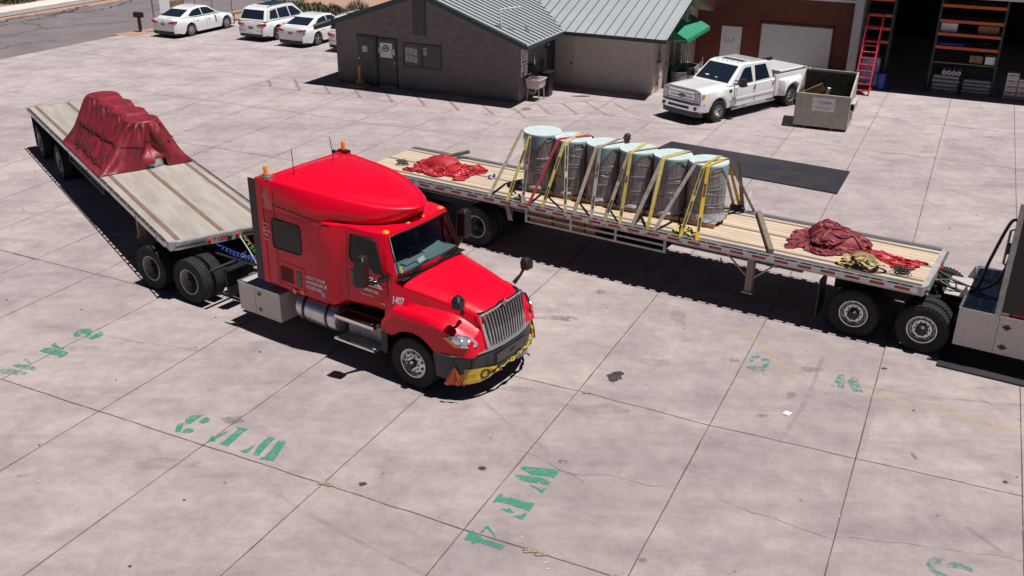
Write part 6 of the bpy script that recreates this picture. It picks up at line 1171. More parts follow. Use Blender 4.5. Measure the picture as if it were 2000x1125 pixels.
# ---------------------------------------------------------------- tarps
# ---------------------------------------------------------------- small cloth solver: folds for the tarps
import numpy as np
def drape(P, rest, colliders, steps, pin=None, iters=7, bend=.12, fric=.75, z0=0., seed=0, g=9.8, damp=.965):
    """P (ny,nx,3) start, rest (dx along x, dy along y arrays), position based dynamics"""
    ny, nx, _ = P.shape; V = np.zeros_like(P); P = P.copy(); dt = 1 / 40
    rx, ry = rest; rd = np.sqrt(rx[:-1, :] ** 2 + ry[:, :-1] ** 2)
    rx2 = rx[:, :-1] + rx[:, 1:]; ry2 = ry[:-1, :] + ry[1:, :]
    P0 = P.copy(); wgt = np.ones((ny, nx, 1)) if pin is None else (1. - pin[..., None])
    def solve(A, B, wa, wb, r, k, only_short=False):
        d = B - A; L = np.sqrt((d * d).sum(-1)) + 1e-9; c = (L - r) / L
        if only_short: c = np.minimum(c, 0)
        q = (k * c / (wa[..., 0] + wb[..., 0] + 1e-9))[..., None] * d; A += q * wa; B -= q * wb
    for st in range(steps):
        V[..., 2] -= g * dt; V *= damp; Q = P.copy(); P += V * dt * wgt
        for it in range(iters):
            for o in (0, 1):
                m = (nx - o) // 2 * 2 + o
                solve(P[:, o:m:2], P[:, o + 1:m:2], wgt[:, o:m:2], wgt[:, o + 1:m:2], rx[:, o:m - 1:2], 1.)
                m = (ny - o) // 2 * 2 + o
                solve(P[o:m:2], P[o + 1:m:2], wgt[o:m:2], wgt[o + 1:m:2], ry[o:m - 1:2], 1.)
            if it % 2 == 0:
                for o in (0, 1):
                    m = (nx - o) // 2 * 2 + o
                    solve(P[:-1, o:m:2], P[1:, o + 1:m:2], wgt[:-1, o:m:2], wgt[1:, o + 1:m:2], rd[:, o:m - 1:2], .35)
                    solve(P[1:, o:m:2], P[:-1, o + 1:m:2], wgt[1:, o:m:2], wgt[:-1, o + 1:m:2], rd[:, o:m - 1:2], .35)
            if bend:
                for o in (0, 1, 2, 3):
                    n_ = len(range(o, nx - 2, 4))
                    if n_: solve(P[:, o:nx - 2:4], P[:, o + 2:nx:4][:, :n_], wgt[:, o:nx - 2:4], wgt[:, o + 2:nx:4][:, :n_], rx2[:, o::4][:, :n_], bend, True)
                    n_ = len(range(o, ny - 2, 4))
                    if n_: solve(P[o:ny - 2:4], P[o + 2:ny:4][:n_], wgt[o:ny - 2:4], wgt[o + 2:ny:4][:n_], ry2[o::4][:n_], bend, True)
            for cl in colliders:   # domes (5 values) or upright drums with a flat top
                cx, cy, r, zt = cl[:4]
                if len(cl) > 4:
                    d2 = ((P[..., 0] - cx) / r) ** 2 + ((P[..., 1] - cy) / cl[4]) ** 2; zz = zt * np.sqrt(np.maximum(0, 1 - d2)); P[..., 2] = np.where(P[..., 2] < zz, zz, P[..., 2]); continue
                dx = P[..., 0] - cx; dy = P[..., 1] - cy; d = np.sqrt(dx * dx + dy * dy) + 1e-9; ins = (d < r) & (P[..., 2] < zt)
                upm = ins & ((zt - P[..., 2]) < (r - d)); sd_ = ins & ~upm; P[..., 2] = np.where(upm, zt, P[..., 2])
                f = np.where(sd_, r / d, 1.); P[..., 0] = cx + dx * f; P[..., 1] = cy + dy * f
            low = P[..., 2] < z0; P[..., 2] = np.where(low, z0, P[..., 2])
            fr_ = np.where(low, fric, 0.)[..., None]; P[..., :2] = P[..., :2] * (1 - fr_) + Q[..., :2] * fr_
        V = (P - Q) / dt; sp = np.sqrt((V * V).sum(-1, keepdims=True)); V *= np.minimum(1, 2.5 / (sp + 1e-9))
    return P
def grid_mesh(P, name, m, keep=None, th=.006, sub=True):
    ny, nx, _ = P.shape
    fs = [(j * nx + i, j * nx + i + 1, (j + 1) * nx + i + 1, (j + 1) * nx + i) for j in range(ny - 1) for i in range(nx - 1) if keep is None or keep[j, i]]
    o = MB().add([tuple(v) for v in P.reshape(-1, 3)], fs).build(name, m, None, smooth=True, fixn=False)
    so_ = o.modifiers.new('thick', 'SOLIDIFY'); so_.thickness = th; so_.offset = 0
    if sub: su_ = o.modifiers.new('smooth', 'SUBSURF'); su_.levels = 1; su_.render_levels = 1
    else: o.data.set_sharp_from_angle(angle=R(32))
    return o
def noise2(ny, nx, f, seed):
    return np.array([[noise.noise((i / nx * f, j / ny * f, seed)) for i in range(nx)] for j in range(ny)])
def crumple(name, lab, fr, cx, cy, z, L, W, sx, sy, rot, lump, m, seed, nx=84, ny=60, steps=70, h=.35, bend=.12, shear=0., pleats=0, pa=.16):
    """a sheet L x W gathered to sx,sy of its size and dropped on the deck"""
    i = np.linspace(-.5, .5, nx)[None, :].repeat(ny, 0); j = np.linspace(-.5, .5, ny)[:, None].repeat(nx, 1)
    n1, n2, n3, n4 = (noise2(ny, nx, f_, seed + k) for k, f_ in enumerate((3.2, 3.2, 6., 11.)))
    X = i * L * (sx + .22 * n1) + shear * j * W + .18 * n3; Y = j * W * (sy + .25 * n2) + .14 * noise2(ny, nx, 5., seed + 9)
    Z = .06 + h * (.35 + .9 * np.abs(n3) + .7 * np.abs(n1) + .25 * np.abs(n4)) * (1 - .55 * (np.abs(i) * 2) ** 3)
    if pleats: ph = 2 * np.pi * pleats * (j + .22 * n1 + .10 * i) ; Z = Z * .55 + pa * (1 + np.sin(ph)) * (1 - .5 * (np.abs(i) * 2) ** 2); Y = Y + pa * .35 * np.cos(ph)
    rx = np.full((ny, nx - 1), L / (nx - 1)); ry = np.full((ny - 1, nx), W / (ny - 1))
    P = drape(np.stack([X, Y, Z], -1), (rx, ry), lump, steps, bend=bend, z0=.008, fric=.6)
    P[..., 2] += .004 * np.abs(n4)
    o = grid_mesh(P, name, m); o.location = fr.W(cx, cy, z); o.rotation_euler = (0, 0, R(fr.deg + rot)); tag(o, lab, 'tarp'); return o
crumple('crumpled_tarp', 'bright red crumpled tarp at the far left end of the wood decked trailer', T2, -12.55, -.05, 1.436, 2.8, 2.5, .66, .46, 6, [(-.22, .15, .60, .32, .36), (.34, -.1, .42, .20, .27)], M['tarpb'], 3.3, nx=72, ny=66, h=.26, bend=.26, steps=42, pleats=6, pa=.12)
crumple('crumpled_tarp', 'big dusty dark red crumpled tarp on the right part of the wood deck', T2, -2.28, .10, 1.436, 2.9, 3.2, .58, .38, 10, [(.22, .10, .66, .36, .46), (-.05, .30, .42, .42, .30)], M['tarpt'], 8.1, nx=76, ny=84, h=.42, bend=.26, steps=34, pleats=8, pa=.20)
crumple('tarp_corner', 'smaller brighter red tarp corner beside the big dusty tarp', T2, -.92, -.12, 1.436, 1.6, 1.3, .72, .42, -2, [(-.28, .10, .34, .09, .12)], M['tarpb'], 5.2, nx=46, ny=36, h=.22, shear=.25, bend=.26, steps=34, pleats=4, pa=.12)
# tarped load on the first trailer
def tarpload():
    XA, XB = -9.75, -5.66; W_ = 1.27; cs = [(-8.88, -.12, 2.86), (-8.0, -.02, 2.80), (-7.15, .09, 2.73), (-6.36, .20, 2.66)]; r0 = .47; z0 = 1.437
    nu, nv = 220, 130; vs = []
    def H(x, y):
        best = (-9, 0, 0, 0)
        for i, (c, cy_, zt) in enumerate(cs):
            dx, dy = x - c, y - cy_; d = math.hypot(dx, dy)
            if d <= r0: t = 1.0; ang = math.atan2(dy, dx); D = 1
            else:
                ux, uy = dx / d, dy / d
                D = min((XB - c) / ux if ux > 1e-6 else 99, (XA - c) / ux if ux < -1e-6 else 99, (W_ - cy_) / uy if uy > 1e-6 else 99, -(W_ + cy_) / uy if uy < -1e-6 else 99)
                t = max(0, 1 - (d - r0) / max(.05, D - r0)); ang = math.atan2(dy, dx)
            z = z0 + (zt - z0) * (t ** 1.12 if t < 1 else 1)
            if z > best[0]: best = (z, t, ang, i)
        z, t, ang, i = best; k = min(1, t * 5) * (1 if t < 1 else 0)
        f = 0
        return z, t
    nx_, ny_ = 130, 96
    X = np.linspace(XA, XB, nx_)[None, :].repeat(ny_, 0); Y = np.linspace(-W_, W_, ny_)[:, None].repeat(nx_, 1)
    Z = np.array([[H(X[j, i], Y[j, i])[0] for i in range(nx_)] for j in range(ny_)]); Z[0] = Z[-1] = z0 + .003; Z[:, 0] = Z[:, -1] = z0 + .003
    P3 = np.stack([X, Y, Z + 0.], -1); dd = lambda A_, B_: np.sqrt(((A_ - B_) ** 2).sum(-1))
    rx = dd(P3[:, 1:], P3[:, :-1]) * 1.012; ry = dd(P3[1:], P3[:-1]) * 1.006
    pin = np.zeros((ny_, nx_)); pin[0] = pin[-1] = 1; pin[:, 0] = 1; pin[:, -1] = 1
    nz1 = noise2(ny_, nx_, 14., 2.2); nz2 = noise2(ny_, nx_, 30., 4.4); P3[..., 2] += (.05 * nz1 + .02 * nz2) * (1 - pin); P3[..., 0] += .03 * nz2 * (1 - pin)
    P3 = drape(P3, (rx, ry), [(c, cy_, .44, zt - .0) for c, cy_, zt in cs], 22, pin=pin, iters=26, bend=.15, z0=z0 + .004, g=2.2, damp=.9)
    fx = noise2(ny_, nx_, 7., 6.)[:, -1]; P3[:, -1, 0] += .05 * fx; P3[:, -2, 0] += .03 * fx
    keep = np.ones((ny_, nx_), bool)
    for j in range(ny_):
        for i in range(nx_):
            x, y, z = P3[j, i]
            if x > -6.0 and .0 < y < .52 and z < z0 + .26 + .10 * nz(y * 5, 2.2): keep[j, i] = False
    o = grid_mesh(P3, 'load_tarp', M['tarp'], keep, .008); o.location = (T1.x, T1.y, 0); o.rotation_euler = (0, 0, R(T1.deg))
    tag(o, 'dark red tarp tented over four round rolls on the aluminium deck', 'tarp')
    def near(x, y):
        d = (P3[..., 0] - x) ** 2 + (P3[..., 1] - y) ** 2; return P3.reshape(-1, 3)[int(d.argmin())]
    def surf(x, y): q = near(x, y); return (q[0], q[1], q[2] + .014)
    def band(y0, y1, zz):   # walk along the cloth at one height
        pts = []
        for x in np.linspace(XA + .75, XB - .45, 44):
            m_ = (np.abs(P3[..., 0] - x) < .06) & (P3[..., 1] * (1 if y0 > 0 else -1) > .3); q = P3[m_]; k_ = q[np.abs(q[:, 2] - zz(x)).argmin()]; pts.append((float(k_[0]), float(k_[1]) + (.03 if y0 > 0 else -.03), float(k_[2]) + .02))
        return [tuple(sum(pts[min(len(pts) - 1, max(0, i + d_))][c_] for d_ in (-2, -1, 0, 1, 2)) / 5 for c_ in range(3)) for i in range(len(pts))]
    for sg, hh_, r_c in ((-1, 2.12, .016), (-1, 1.60, .011), (1, 2.12, .014)):
        MB().tube(band(sg, 0, lambda x: hh_ - .03 * (x + 8)), r_c, 5).build('tie_cord', M['black'], o, smooth=True)
    fpt = []
    for y in np.linspace(-.75, .95, 26):
        m_ = (np.abs(P3[..., 1] - y) < .05) & (P3[..., 0] > -6.4); q = P3[m_]; k_ = q[np.abs(q[:, 2] - 2.05).argmin()]; fpt.append((float(k_[0]) + .015, float(k_[1]), float(k_[2]) + .006))
    MB().tube(fpt, .009, 5).build('tie_cord', M['black'], o, smooth=True)
    for x in (-8.5, -7.9, -7.35, -6.8):
        MB().tube([surf(x, -.84 - .32 * i / 8) for i in range(9)], .009, 5).build('seam_cord', M['black'], o)
    # roll glimpsed under the lifted front edge
    t = thing('wrapped_roll', 'silver wrapped roll showing under the lifted front edge of the tented tarp', 'roll', T1.W(-6.06, .22, 1.44), T1.deg)
    n = 40; MB().loft([[((.36 + .02 * nz(math.cos(a) * 3, math.sin(a) * 3, k)) * math.cos(a), (.36 + .02 * nz(math.cos(a) * 3, math.sin(a) * 3, k)) * math.sin(a), z) for a in [2 * math.pi * j / n for j in range(n)]] for k, z in enumerate((.0, .04, .08, .12, .16, .2, .24, .27))]).build('roll_body', M['wrapw'], t, smooth=True)
tarpload()
# ================================================================ CARS
def carlab(): pass
def car(name, lab, px_, py_, deg, kind, group):
    """local x forward, origin under the rear axle"""
    t = thing(name, lab, 'car', (px_, py_, 0), deg, group); suv = kind == 'suv'
    wb_ = 2.95 if suv else 2.8; RO = 1.0 if suv else 1.08; FO = .95; L0, L1 = -RO, wb_ + FO; W_ = .97 if suv else .915; rw = .37 if suv else .335
    def ip(x, T):
        for (a, b_), (c, d) in zip(T, T[1:]):
            if x <= c: return b_ + (d - b_) * max(0, (x - a)) / (c - a)
        return T[-1][1]
    top = [(L0, .78), (L0 + .06, .98), (L0 + .35, 1.05), (0, 1.02), (1.5, 1.0), (wb_ - .4, .98), (wb_ + .3, .90), (L1 - .25, .80), (L1, .66)] if suv else \
          [(L0, .80), (L0 + .05, .97), (L0 + .25, 1.0), (-.1, .99), (.5, .95), (1.7, .93), (wb_ - .5, .92), (wb_ + .2, .84), (L1 - .3, .74), (L1, .60)]
    wd = [(L0, .80), (L0 + .12, .90), (L0 + .5, .985), (0, 1), (wb_, 1), (wb_ + .4, .97), (L1 - .25, .88), (L1, .70)]
    gc = .24 if suv else .19
    xs = sorted(set([round(L0 + (L1 - L0) * i / 34, 3) for i in range(35)] + [round(c + rw * 1.12 * math.cos(R(a)), 3) for c in (0, wb_) for a in range(0, 181, 15)] + [round(L0 + .03, 3), round(L0 + .06, 3), L1 - .03]))
    rings = []
    for x in xs:
        w_ = W_ * ip(x, wd); zt = ip(x, top); zb = gc + (.06 if x < L0 + .3 else 0); za = zb
        for c in (0, wb_):
            if abs(x - c) < rw * 1.12: za = max(za, rw + math.sqrt((rw * 1.12) ** 2 - (x - c) ** 2))
        zs = max(za, zb); e = .06 * (1 if L0 + .25 < x < L1 - .2 else .3); fl = .02 * sum(math.exp(-((x - c) / .42) ** 2) for c in (0, wb_))
        h = [(w_ - .07, zs), (w_ - .01 + fl, zs + .015), (w_ + fl * 1.2, max(zs + .03, .40)), (w_ + .012 + fl, max(zs + .05, .58)), (w_ - .005, max(zs + .06, zt - .24)), (w_ - .03, zt - .12), (w_ - e - .05, zt - .035), (w_ - e - .16, zt), (w_ * .5, zt + .012), (0, zt + .018)]
        rings.append([(x, y, z) for y, z in h] + [(x, -y, z) for y, z in h[::-1][1:]])
    MB().loft(rings, closed=False).build('body', M['white'], t, auto=32)
    MB().box(L0 + .12, L1 - .15, -W_ + .13, W_ - .13, gc - .03, .62).build('underbody', M['black'], t)
    # greenhouse
    if suv: sp = [(L0 + .12, 1.04), (L0 + .42, 1.60), (L0 + .75, 1.68), (1.0, 1.72), (1.75, 1.66), (wb_ - .35, .98)]; hw, ht = W_ - .10, W_ - .26
    else: sp = [(L0 + .42, .99), (.30, 1.34), (.75, 1.42), (1.15, 1.44), (1.65, 1.39), (wb_ - .42, .93)]; hw, ht = W_ - .11, W_ - .30
    z0_, z1_ = .95, max(z for _, z in sp)
    def hy(z): return hw + (ht - hw) * max(0, (z - z0_)) / (z1_ - z0_)
    n = len(sp); b = MB(); b.add([(x, hy(z), z) for x, z in sp] + [(x, -hy(z), z) for x, z in sp], [tuple(range(n)), tuple(range(n, 2 * n))[::-1]] + [(i, n + i, n + i + 1, i + 1) for i in range(n - 1)])
    gh = b.build('cabin', M['white'], t, bevel=.07, seg=4, auto=50)
    def pan(P, s, m, nm, off=.006):
        b = MB(); b.add([(x, s * (hy(z) + off), z) for x, z in P], [tuple(range(len(P)))]); return b.build(nm, m, gh)
    for s in (-1, 1):
        if suv: G_ = [[(L0 + .55, 1.12), (L0 + .72, 1.52), (.20, 1.56), (.26, 1.10)], [(.34, 1.09), (.30, 1.57), (1.12, 1.58), (1.25, 1.06)], [(1.33, 1.06), (1.22, 1.57), (1.62, 1.54), (2.32, 1.10), (2.30, 1.04)]]
        else: G_ = [[(.02, 1.06), (.42, 1.28), (.80, 1.34), (1.0, 1.35), (1.05, 1.00), (.20, 1.01)], [(1.11, 1.0), (1.07, 1.35), (1.30, 1.345), (1.62, 1.31), (2.14, 1.0)]]
        for P in G_: pan(P, s, M['glassb'], 'side_window')
        MB().obox((2.02 if suv else 1.95, s * (W_ + .06), 1.08 if suv else 1.0), (.12, .2, .14)).build('door_mirror', M['white'], t, bevel=.04, seg=3)
        MB().lathe([(.012, 0), (.012, .001)], (0, 0, 0), 'y', 4)
        for xx in ((.45, 1.35)): MB().box(xx, xx + .17, s * (W_ + .015) - .012, s * (W_ + .015) + .012, .80, .825).build('door_handle', M['chrome'] if suv else M['white'], t, bevel=.006)
        b = MB()
        for xx in ((.28, 1.22, 2.1)): b.box(xx, xx + .008, s * (W_ + .006) - .01, s * (W_ + .006) + .0085, .42, .86)
        b.build('door_seam', M['txtg'], t)
    rg0, rg1 = (sp[0], sp[1]); fr0, fr1 = sp[-2], sp[-1]
    def slant(a, c, t0, t1, m, nm, off):
        P = []
        for tt in (t0, t1):
            x = a[0] + (c[0] - a[0]) * tt; z = a[1] + (c[1] - a[1]) * tt; y = hy(z) - .09; dx, dz = c[0] - a[0], c[1] - a[1]; l_ = math.hypot(dx, dz); nx, nz_ = -dz / l_ * off, dx / l_ * off; P.append((x + nx, y, z + nz_))
        b = MB(); b.add([P[0], (P[0][0], -P[0][1], P[0][2]), (P[1][0], -P[1][1], P[1][2]), P[1]], [(0, 1, 2, 3)]); b.build(nm, m, gh)
    slant(rg0, rg1, .16, .93, M['glassb'], 'rear_window', .008); slant(fr0, fr1, .08, .88, M['glassb'], 'windshield', .008)
    if suv:
        MB().box(.25, 1.55, -.52, .52, 1.715, 1.727).build('sunroof', M['glassb'], gh, bevel=.004)
        for s in (-1, 1): MB().tube([(-.4, s * .68, 1.70), (0, s * .68, 1.75), (1.5, s * .68, 1.74), (1.8, s * .68, 1.66)], .018, 6).build('roof_rail', M['alu'], gh)
    # rear end
    xr = L0 - .006
    for s in (-1, 1):
        if suv: P = [(s * .40, .82), (s * .80, .80), (s * .83, .92), (s * .80, .95), (s * .40, .88)]
        elif kind == 'sedan_a': P = [(s * .30, .80), (s * .62, .74), (s * .76, .80), (s * .80, .90), (s * .45, .86)]
        else: P = [(s * .34, .84), (s * .60, .78), (s * .78, .84), (s * .84, .93), (s * .55, .90)]
        n = len(P); b = MB(); b.add([(xr - .004, y, z) for y, z in P] + [(xr + .16, y * 1.085, z) for y, z in P], [tuple(range(n))] + [(i, (i + 1) % n, n + (i + 1) % n, n + i) for i in range(n)]); b.build('tail_light', M['redlens'], t, bevel=.006)
    MB().box(xr - .012, xr + .02, -.16, .16, .62 if suv else .66, .78 if suv else .80).build('number_plate', M['txtg'], t, bevel=.005)
    text({'suv': "Z5M3", 'sedan_a': "7CB9", 'sedan_b': "R4K2"}.get(kind, "X"), .09, M['txtk'], t, (xr - .014, .11, .67), (0, -1, 0), (0, 0, 1))
    MB().box(xr - .02, xr + .25, -.72, .72, gc + .03, gc + .17).build('rear_diffuser', M['black'], t, bevel=.02)
    if suv:
        MB().box(xr - .022, xr + .02, -.70, .70, .40, .425).build('bumper_trim', M['chrome'], t); MB().box(xr - .01, xr + .02, -.78, -.30, .55, .58).box(xr - .01, xr + .02, .30, .78, .55, .58).build('reflector', M['redlens'], t)
    MB().lathe([(.045, 0), (.045, .008), (0, .01)], (0, 0, 0), 'x', 14).build('badge', M['chrome'], t, loc=(xr - .012, 0, .90 if not suv else .92))
    # wheels
    for x in (0, wb_):
        for s in (-1, 1):
            yy = s * (W_ - .11); r = rw * .70; b = MB(); b.lathe([(r, .0), (r, .105 * s), (r * .93, .11 * s), (r * .91, .04 * s), (r * .3, .03 * s), (0, .03 * s)], (x, yy, rw), 'y', 28, cap=False); w_ = b.build('wheel', M['black'], t, auto=30)
            b = MB()
            ns = 5 if kind != 'sedan_a' else 7
            for k in range(ns):
                for dl in (-.16, .16):
                    a = 2 * math.pi * k / ns + .3; b.bar((x + r * .16 * math.cos(a), yy + .085 * s, rw + r * .16 * math.sin(a)), (x + r * .94 * math.cos(a + dl), yy + .10 * s, rw + r * .94 * math.sin(a + dl)), .028, .02, upv=(0, 1, 0))
            b.lathe([(r * .2, .07 * s), (r * .2, .10 * s), (0, .105 * s)], (x, yy, rw), 'y', 12); b.lathe([(r * .93, .07 * s), (r * .93, .108 * s), (r * 1.0, .108 * s), (r * 1.0, .07 * s)], (x, yy, rw), 'y', 28, closed=True); b.build('rim', M['rim'], w_)
            tyre(w_, (x, yy, rw), rw, .22, s, rimr=.72)
    return t
G_ = 'white cars parked nose to the gravel bed'
car('sedan', 'white sedan furthest left, parked beside the chain link fence', -18.12, 53.48, 64.5, 'sedan_a', G_)
car('suv', 'tall white SUV with a dark sunroof, second in the row of parked cars', -13.35, 52.70, 65.0, 'suv', G_)
car('sedan', 'white sedan between the white SUV and the grey building', -10.92, 51.22, 65.0, 'sedan_b', G_)
car('suv', 'white SUV mostly hidden behind the left corner of the grey building', -8.12, 49.72, 65.0, 'suv', G_)
# ================================================================ PICKUP (x forward, origin under the front axle)
pk = thing('pickup_truck', 'white crew cab pickup with chrome grille and wide rear fenders, beside the dumpster', 'pickup truck', (PK.x, PK.y, 0), PK.deg)
rw = .42
def pkring(x):
    bed = x < -3.42; w_ = 1.0; zt = 1.20 if x < -.5 else 1.26 - .02 * max(0, x)
    if bed: zt = 1.36
    if x > .55: w_ = 1.0 - .05 * ((x - .55) / .42) ** 2
    fl = 0
    if abs(x) < .62: fl = .045 * math.cos(x / .62 * math.pi / 2)
    zb = .46; 
    if abs(x) < .52: zb = max(zb, rw + math.sqrt(.52 ** 2 - x * x) - .02)
    if abs(x + 4.38) < .54: zb = max(zb, rw + math.sqrt(.54 ** 2 - (x + 4.38) ** 2))
    if x > -.55: cz = 1.30 - .02 * max(0, x) ** 2; hh = [(.0, cz + .03), (.45, cz + .025), (.62, cz + .04), (.80, cz - .0), (.90, cz - .045), (w_ - .02, cz - .12)]
    elif bed: hh = None
    else: hh = [(0, 1.24), (.45, 1.24), (.62, 1.24), (.80, 1.24), (.92, 1.235), (w_ - .02, 1.18)]
    return w_, zb, fl, hh
xs = sorted(set([round(-3.40 + i * (4.38 / 40), 3) for i in range(41)] + [round(.52 * math.cos(R(a)), 3) for a in range(0, 181, 12)]))
rings = []
for x in xs:
    w_, zb, fl, hh = pkring(x); s_ = [(w_ + fl, .98), (w_ + fl, max(zb + .05, .82)), (w_ - .01 + fl, max(zb + .03, .62)), (w_ - .03 + fl * .8, zb), (w_ - .1, zb)]
    h = hh + s_; rings.append([(x, y, z) for y, z in h[::-1]] + [(x, -y, z) for y, z in h[1:]])
MB().loft(rings, closed=False).build('body', M['white'], pk, auto=30)
MB().box(-3.38, .8, -.82, .82, .38, .80).box(-5.7, -3.4, -.55, .55, .45, .75).build('chassis', M['black'], pk)
# bed: side walls with flared rear fenders
xs = sorted(set([round(-5.72 + i * (2.27 / 24), 3) for i in range(25)] + [round(-4.38 + .54 * math.cos(R(a)), 3) for a in range(0, 181, 12)]))
for s in (-1, 1):
    rings = []
    for x in xs:
        zb = .50; d = abs(x + 4.38)
        if d < .54: zb = max(zb, rw + math.sqrt(.54 ** 2 - d * d))
        fl = .22 * max(0, min(1, (.74 - d) / .16)) if d < .74 else 0
        rings.append([(x, s * .90, zb), (x, s * (.985 + fl), zb), (x, s * (1.0 + fl), zb + .05), (x, s * (1.0 + fl * .96), max(zb + .08, .96)), (x, s * (1.0 + fl * .6), max(zb + .09, 1.10)), (x, s * 1.0, max(zb + .1, 1.17)), (x, s * .985, 1.34), (x, s * .95, 1.37), (x, s * .88, 1.37), (x, s * .88, .8)])
    bw_ = MB().loft(rings).build('bed_side', M['white'], pk, auto=30)
    MB().box(-5.70, -3.47, *sorted((s * .885, s * .975)), 1.371, 1.385).build('bed_rail_cap', M['slate'], bw_)
MB().box(-5.70, -3.45, -.88, .88, .78, .84).box(-3.52, -3.46, -.88, .88, .8, 1.36).build('bed_floor', M['slate'], pk)
MB().box(-5.76, -5.70, -.98, .98, .62, 1.37).build('tailgate', M['white'], pk, bevel=.015)
MB().box(-5.90, -5.76, -.98, .98, .48, .62).build('rear_bumper', M['chrome'], pk, bevel=.02)
for s in (-1, 1): MB().box(-5.775, -5.74, *sorted((s * .98, s * .86)), .85, 1.25).build('tail_light', M['redlens'], pk, bevel=.01)
# cargo in the bed: white tonneau box and black rail frame
o = thing('bed_cover', 'white covered box load in the bed of the white pickup', 'cover', (PK.x, PK.y, 0), PK.deg); MB().box(-5.62, -4.05, -.82, .72, .85, 1.40).build('cover_panel', M['white'], o, bevel=.04); 
o = thing('bed_rail_frame', 'black rail frame standing along the far side of the pickup bed', 'rack', (PK.x, PK.y, 0), PK.deg)
MB().box(-5.72, -3.6, -.97, -.90, 1.39, 1.50).box(-3.62, -3.54, -.95, .3, 1.39, 1.52).build('rail', M['black'], o, bevel=.01)
# cabin
sp = [(-3.36, 1.22), (-3.22, 1.86), (-3.0, 1.95), (-1.65, 1.985), (-1.42, 1.94), (-.58, 1.26)]
def hyp(z): return .94 + (.78 - .94) * max(0, z - 1.22) / .76
n = len(sp); b = MB(); b.add([(x, hyp(z), z) for x, z in sp] + [(x, -hyp(z), z) for x, z in sp], [tuple(range(n)), tuple(range(n, 2 * n))[::-1]] + [(i, n + i, n + i + 1, i + 1) for i in range(n - 1)])
pc = b.build('cabin', M['white'], pk, bevel=.06, seg=4, auto=50)
for s in (-1, 1):
    for P in ([(-1.05, 1.27), (-1.48, 1.75), (-1.62, 1.83), (-1.97, 1.83), (-2.05, 1.27)], [(-2.20, 1.27), (-2.20, 1.85), (-2.88, 1.84), (-3.10, 1.29)]):
        MB().add([(x, s * (hyp(z) + .006), z) for x, z in P], [tuple(range(len(P)))]).build('side_window', M['glassb'], pc)
    MB().box(-1.10, -.82, *sorted((s * 1.18, s * 1.40)), 1.26, 1.56).build('side_mirror', M['black'], pk, bevel=.04, seg=3)
    MB().bar((-.92, s * .94, 1.32), (-.96, s * 1.22, 1.36), .05).bar((-.92, s * .94, 1.44), (-.96, s * 1.22, 1.46), .04).build('mirror_arm', M['black'], pk)
    MB().obox((-1.10, s * 1.40, 1.30), (.03, .02, .06)).build('mirror_signal', M['redlens'], pk)
    for x in (-2.08, -3.24): MB().box(x - .02, x + .02, *sorted((s * 1.015, s * 1.035)), .98, 1.14).build('door_handle', M['slate'], pk)
    b = MB()
    for x in (-1.02, -2.16, -3.38): b.box(x, x + .01, *sorted((s * .99, s * 1.008)), .50, 1.20)
    b.build('door_seam', M['txtg'], pk)
    MB().box(-3.34, -.62, *sorted((s * 1.0, s * 1.016)), .72, .80).build('side_moulding', M['white'], pk, bevel=.005)
    MB().tube([(-.72, s * 1.02, .40), (-3.40, s * 1.02, .40)], .04, 8).box(-2.9, -1.1, *sorted((s * .96, s * 1.06)), .42, .445).build('side_step', M['chrome'], pk, auto=40)
    MB().box(-.72, -.58, *sorted((s * .99, s * 1.004)), 1.04, 1.14).build('fender_vent', M['black'], pk)
    text("Z", .1, M['txtg'], pk, (-.86, s * 1.009, .86), (1, 0, 0) if s < 0 else (-1, 0, 0), (0, 0, 1))
    for x, ww in ((0, .24), (-4.38, .24)):
        yy = s * .90 if x == 0 else s * 1.03; r = rw * .56
        b = MB(); b.lathe([(r, -.1 * s), (r, .115 * s), (r * .94, .12 * s), (r * .90, .02 * s if x == 0 else -.06 * s), (r * .55, .10 * s if x == 0 else -.07 * s), (r * .3, .13 * s if x == 0 else .06 * s), (0, .135 * s if x == 0 else .06 * s)], (x, yy, rw), 'y', 28, cap=False); w_ = b.build('wheel', M['rim'], pk, auto=30)
        b = MB()
        for k in range(8): a = k * math.pi / 4; b.lathe([(.032, 0), (.032, .02 * s), (0, .021 * s)], (x + r * .74 * math.cos(a), yy + (.05 if x == 0 else -.05) * s, rw + r * .74 * math.sin(a)), 'y', 10)
        b.lathe([(.05, 0), (.05, .02 * s), (0, .021 * s)], (x, yy + (.13 if x == 0 else .055) * s, rw), 'y', 12); b.build('hub_holes', M['black'], w_)
        tyre(w_, (x, yy, rw), rw, .25, s, rimr=.565)
        if x < 0: tyre(w_, (x, s * .74, rw), rw, .25, s, rimr=.565)
wsP = [(-.70, -.79, 1.36), (-.70, .79, 1.36), (-1.36, .70, 1.89), (-1.36, -.70, 1.89)]
b = MB(); b.add([(x + .012, y, z + .012) for x, y, z in wsP], [(0, 1, 2, 3)]); b.build('windshield', M['glassb'], pc)
MB().obox((-.83, -.35, 1.487), (.05, .16, .004), (0, R(39), 0)).obox((-.80, .12, 1.463), (.03, .1, .004), (0, R(39), 0)).build('dash_paper', M['paper'], pc)
MB().box(-2.02, -1.78, -.47, .53, 1.985, 1.996).build('sunroof', M['glassb'], pc)
for y in (-.5, -.22, 0, .22, .5): MB().lathe([(.03, 0), (.02, .025), (0, .028)], (-1.56, y, 1.975), 'z', 10).build('roof_marker_light', M['orange'], pc)
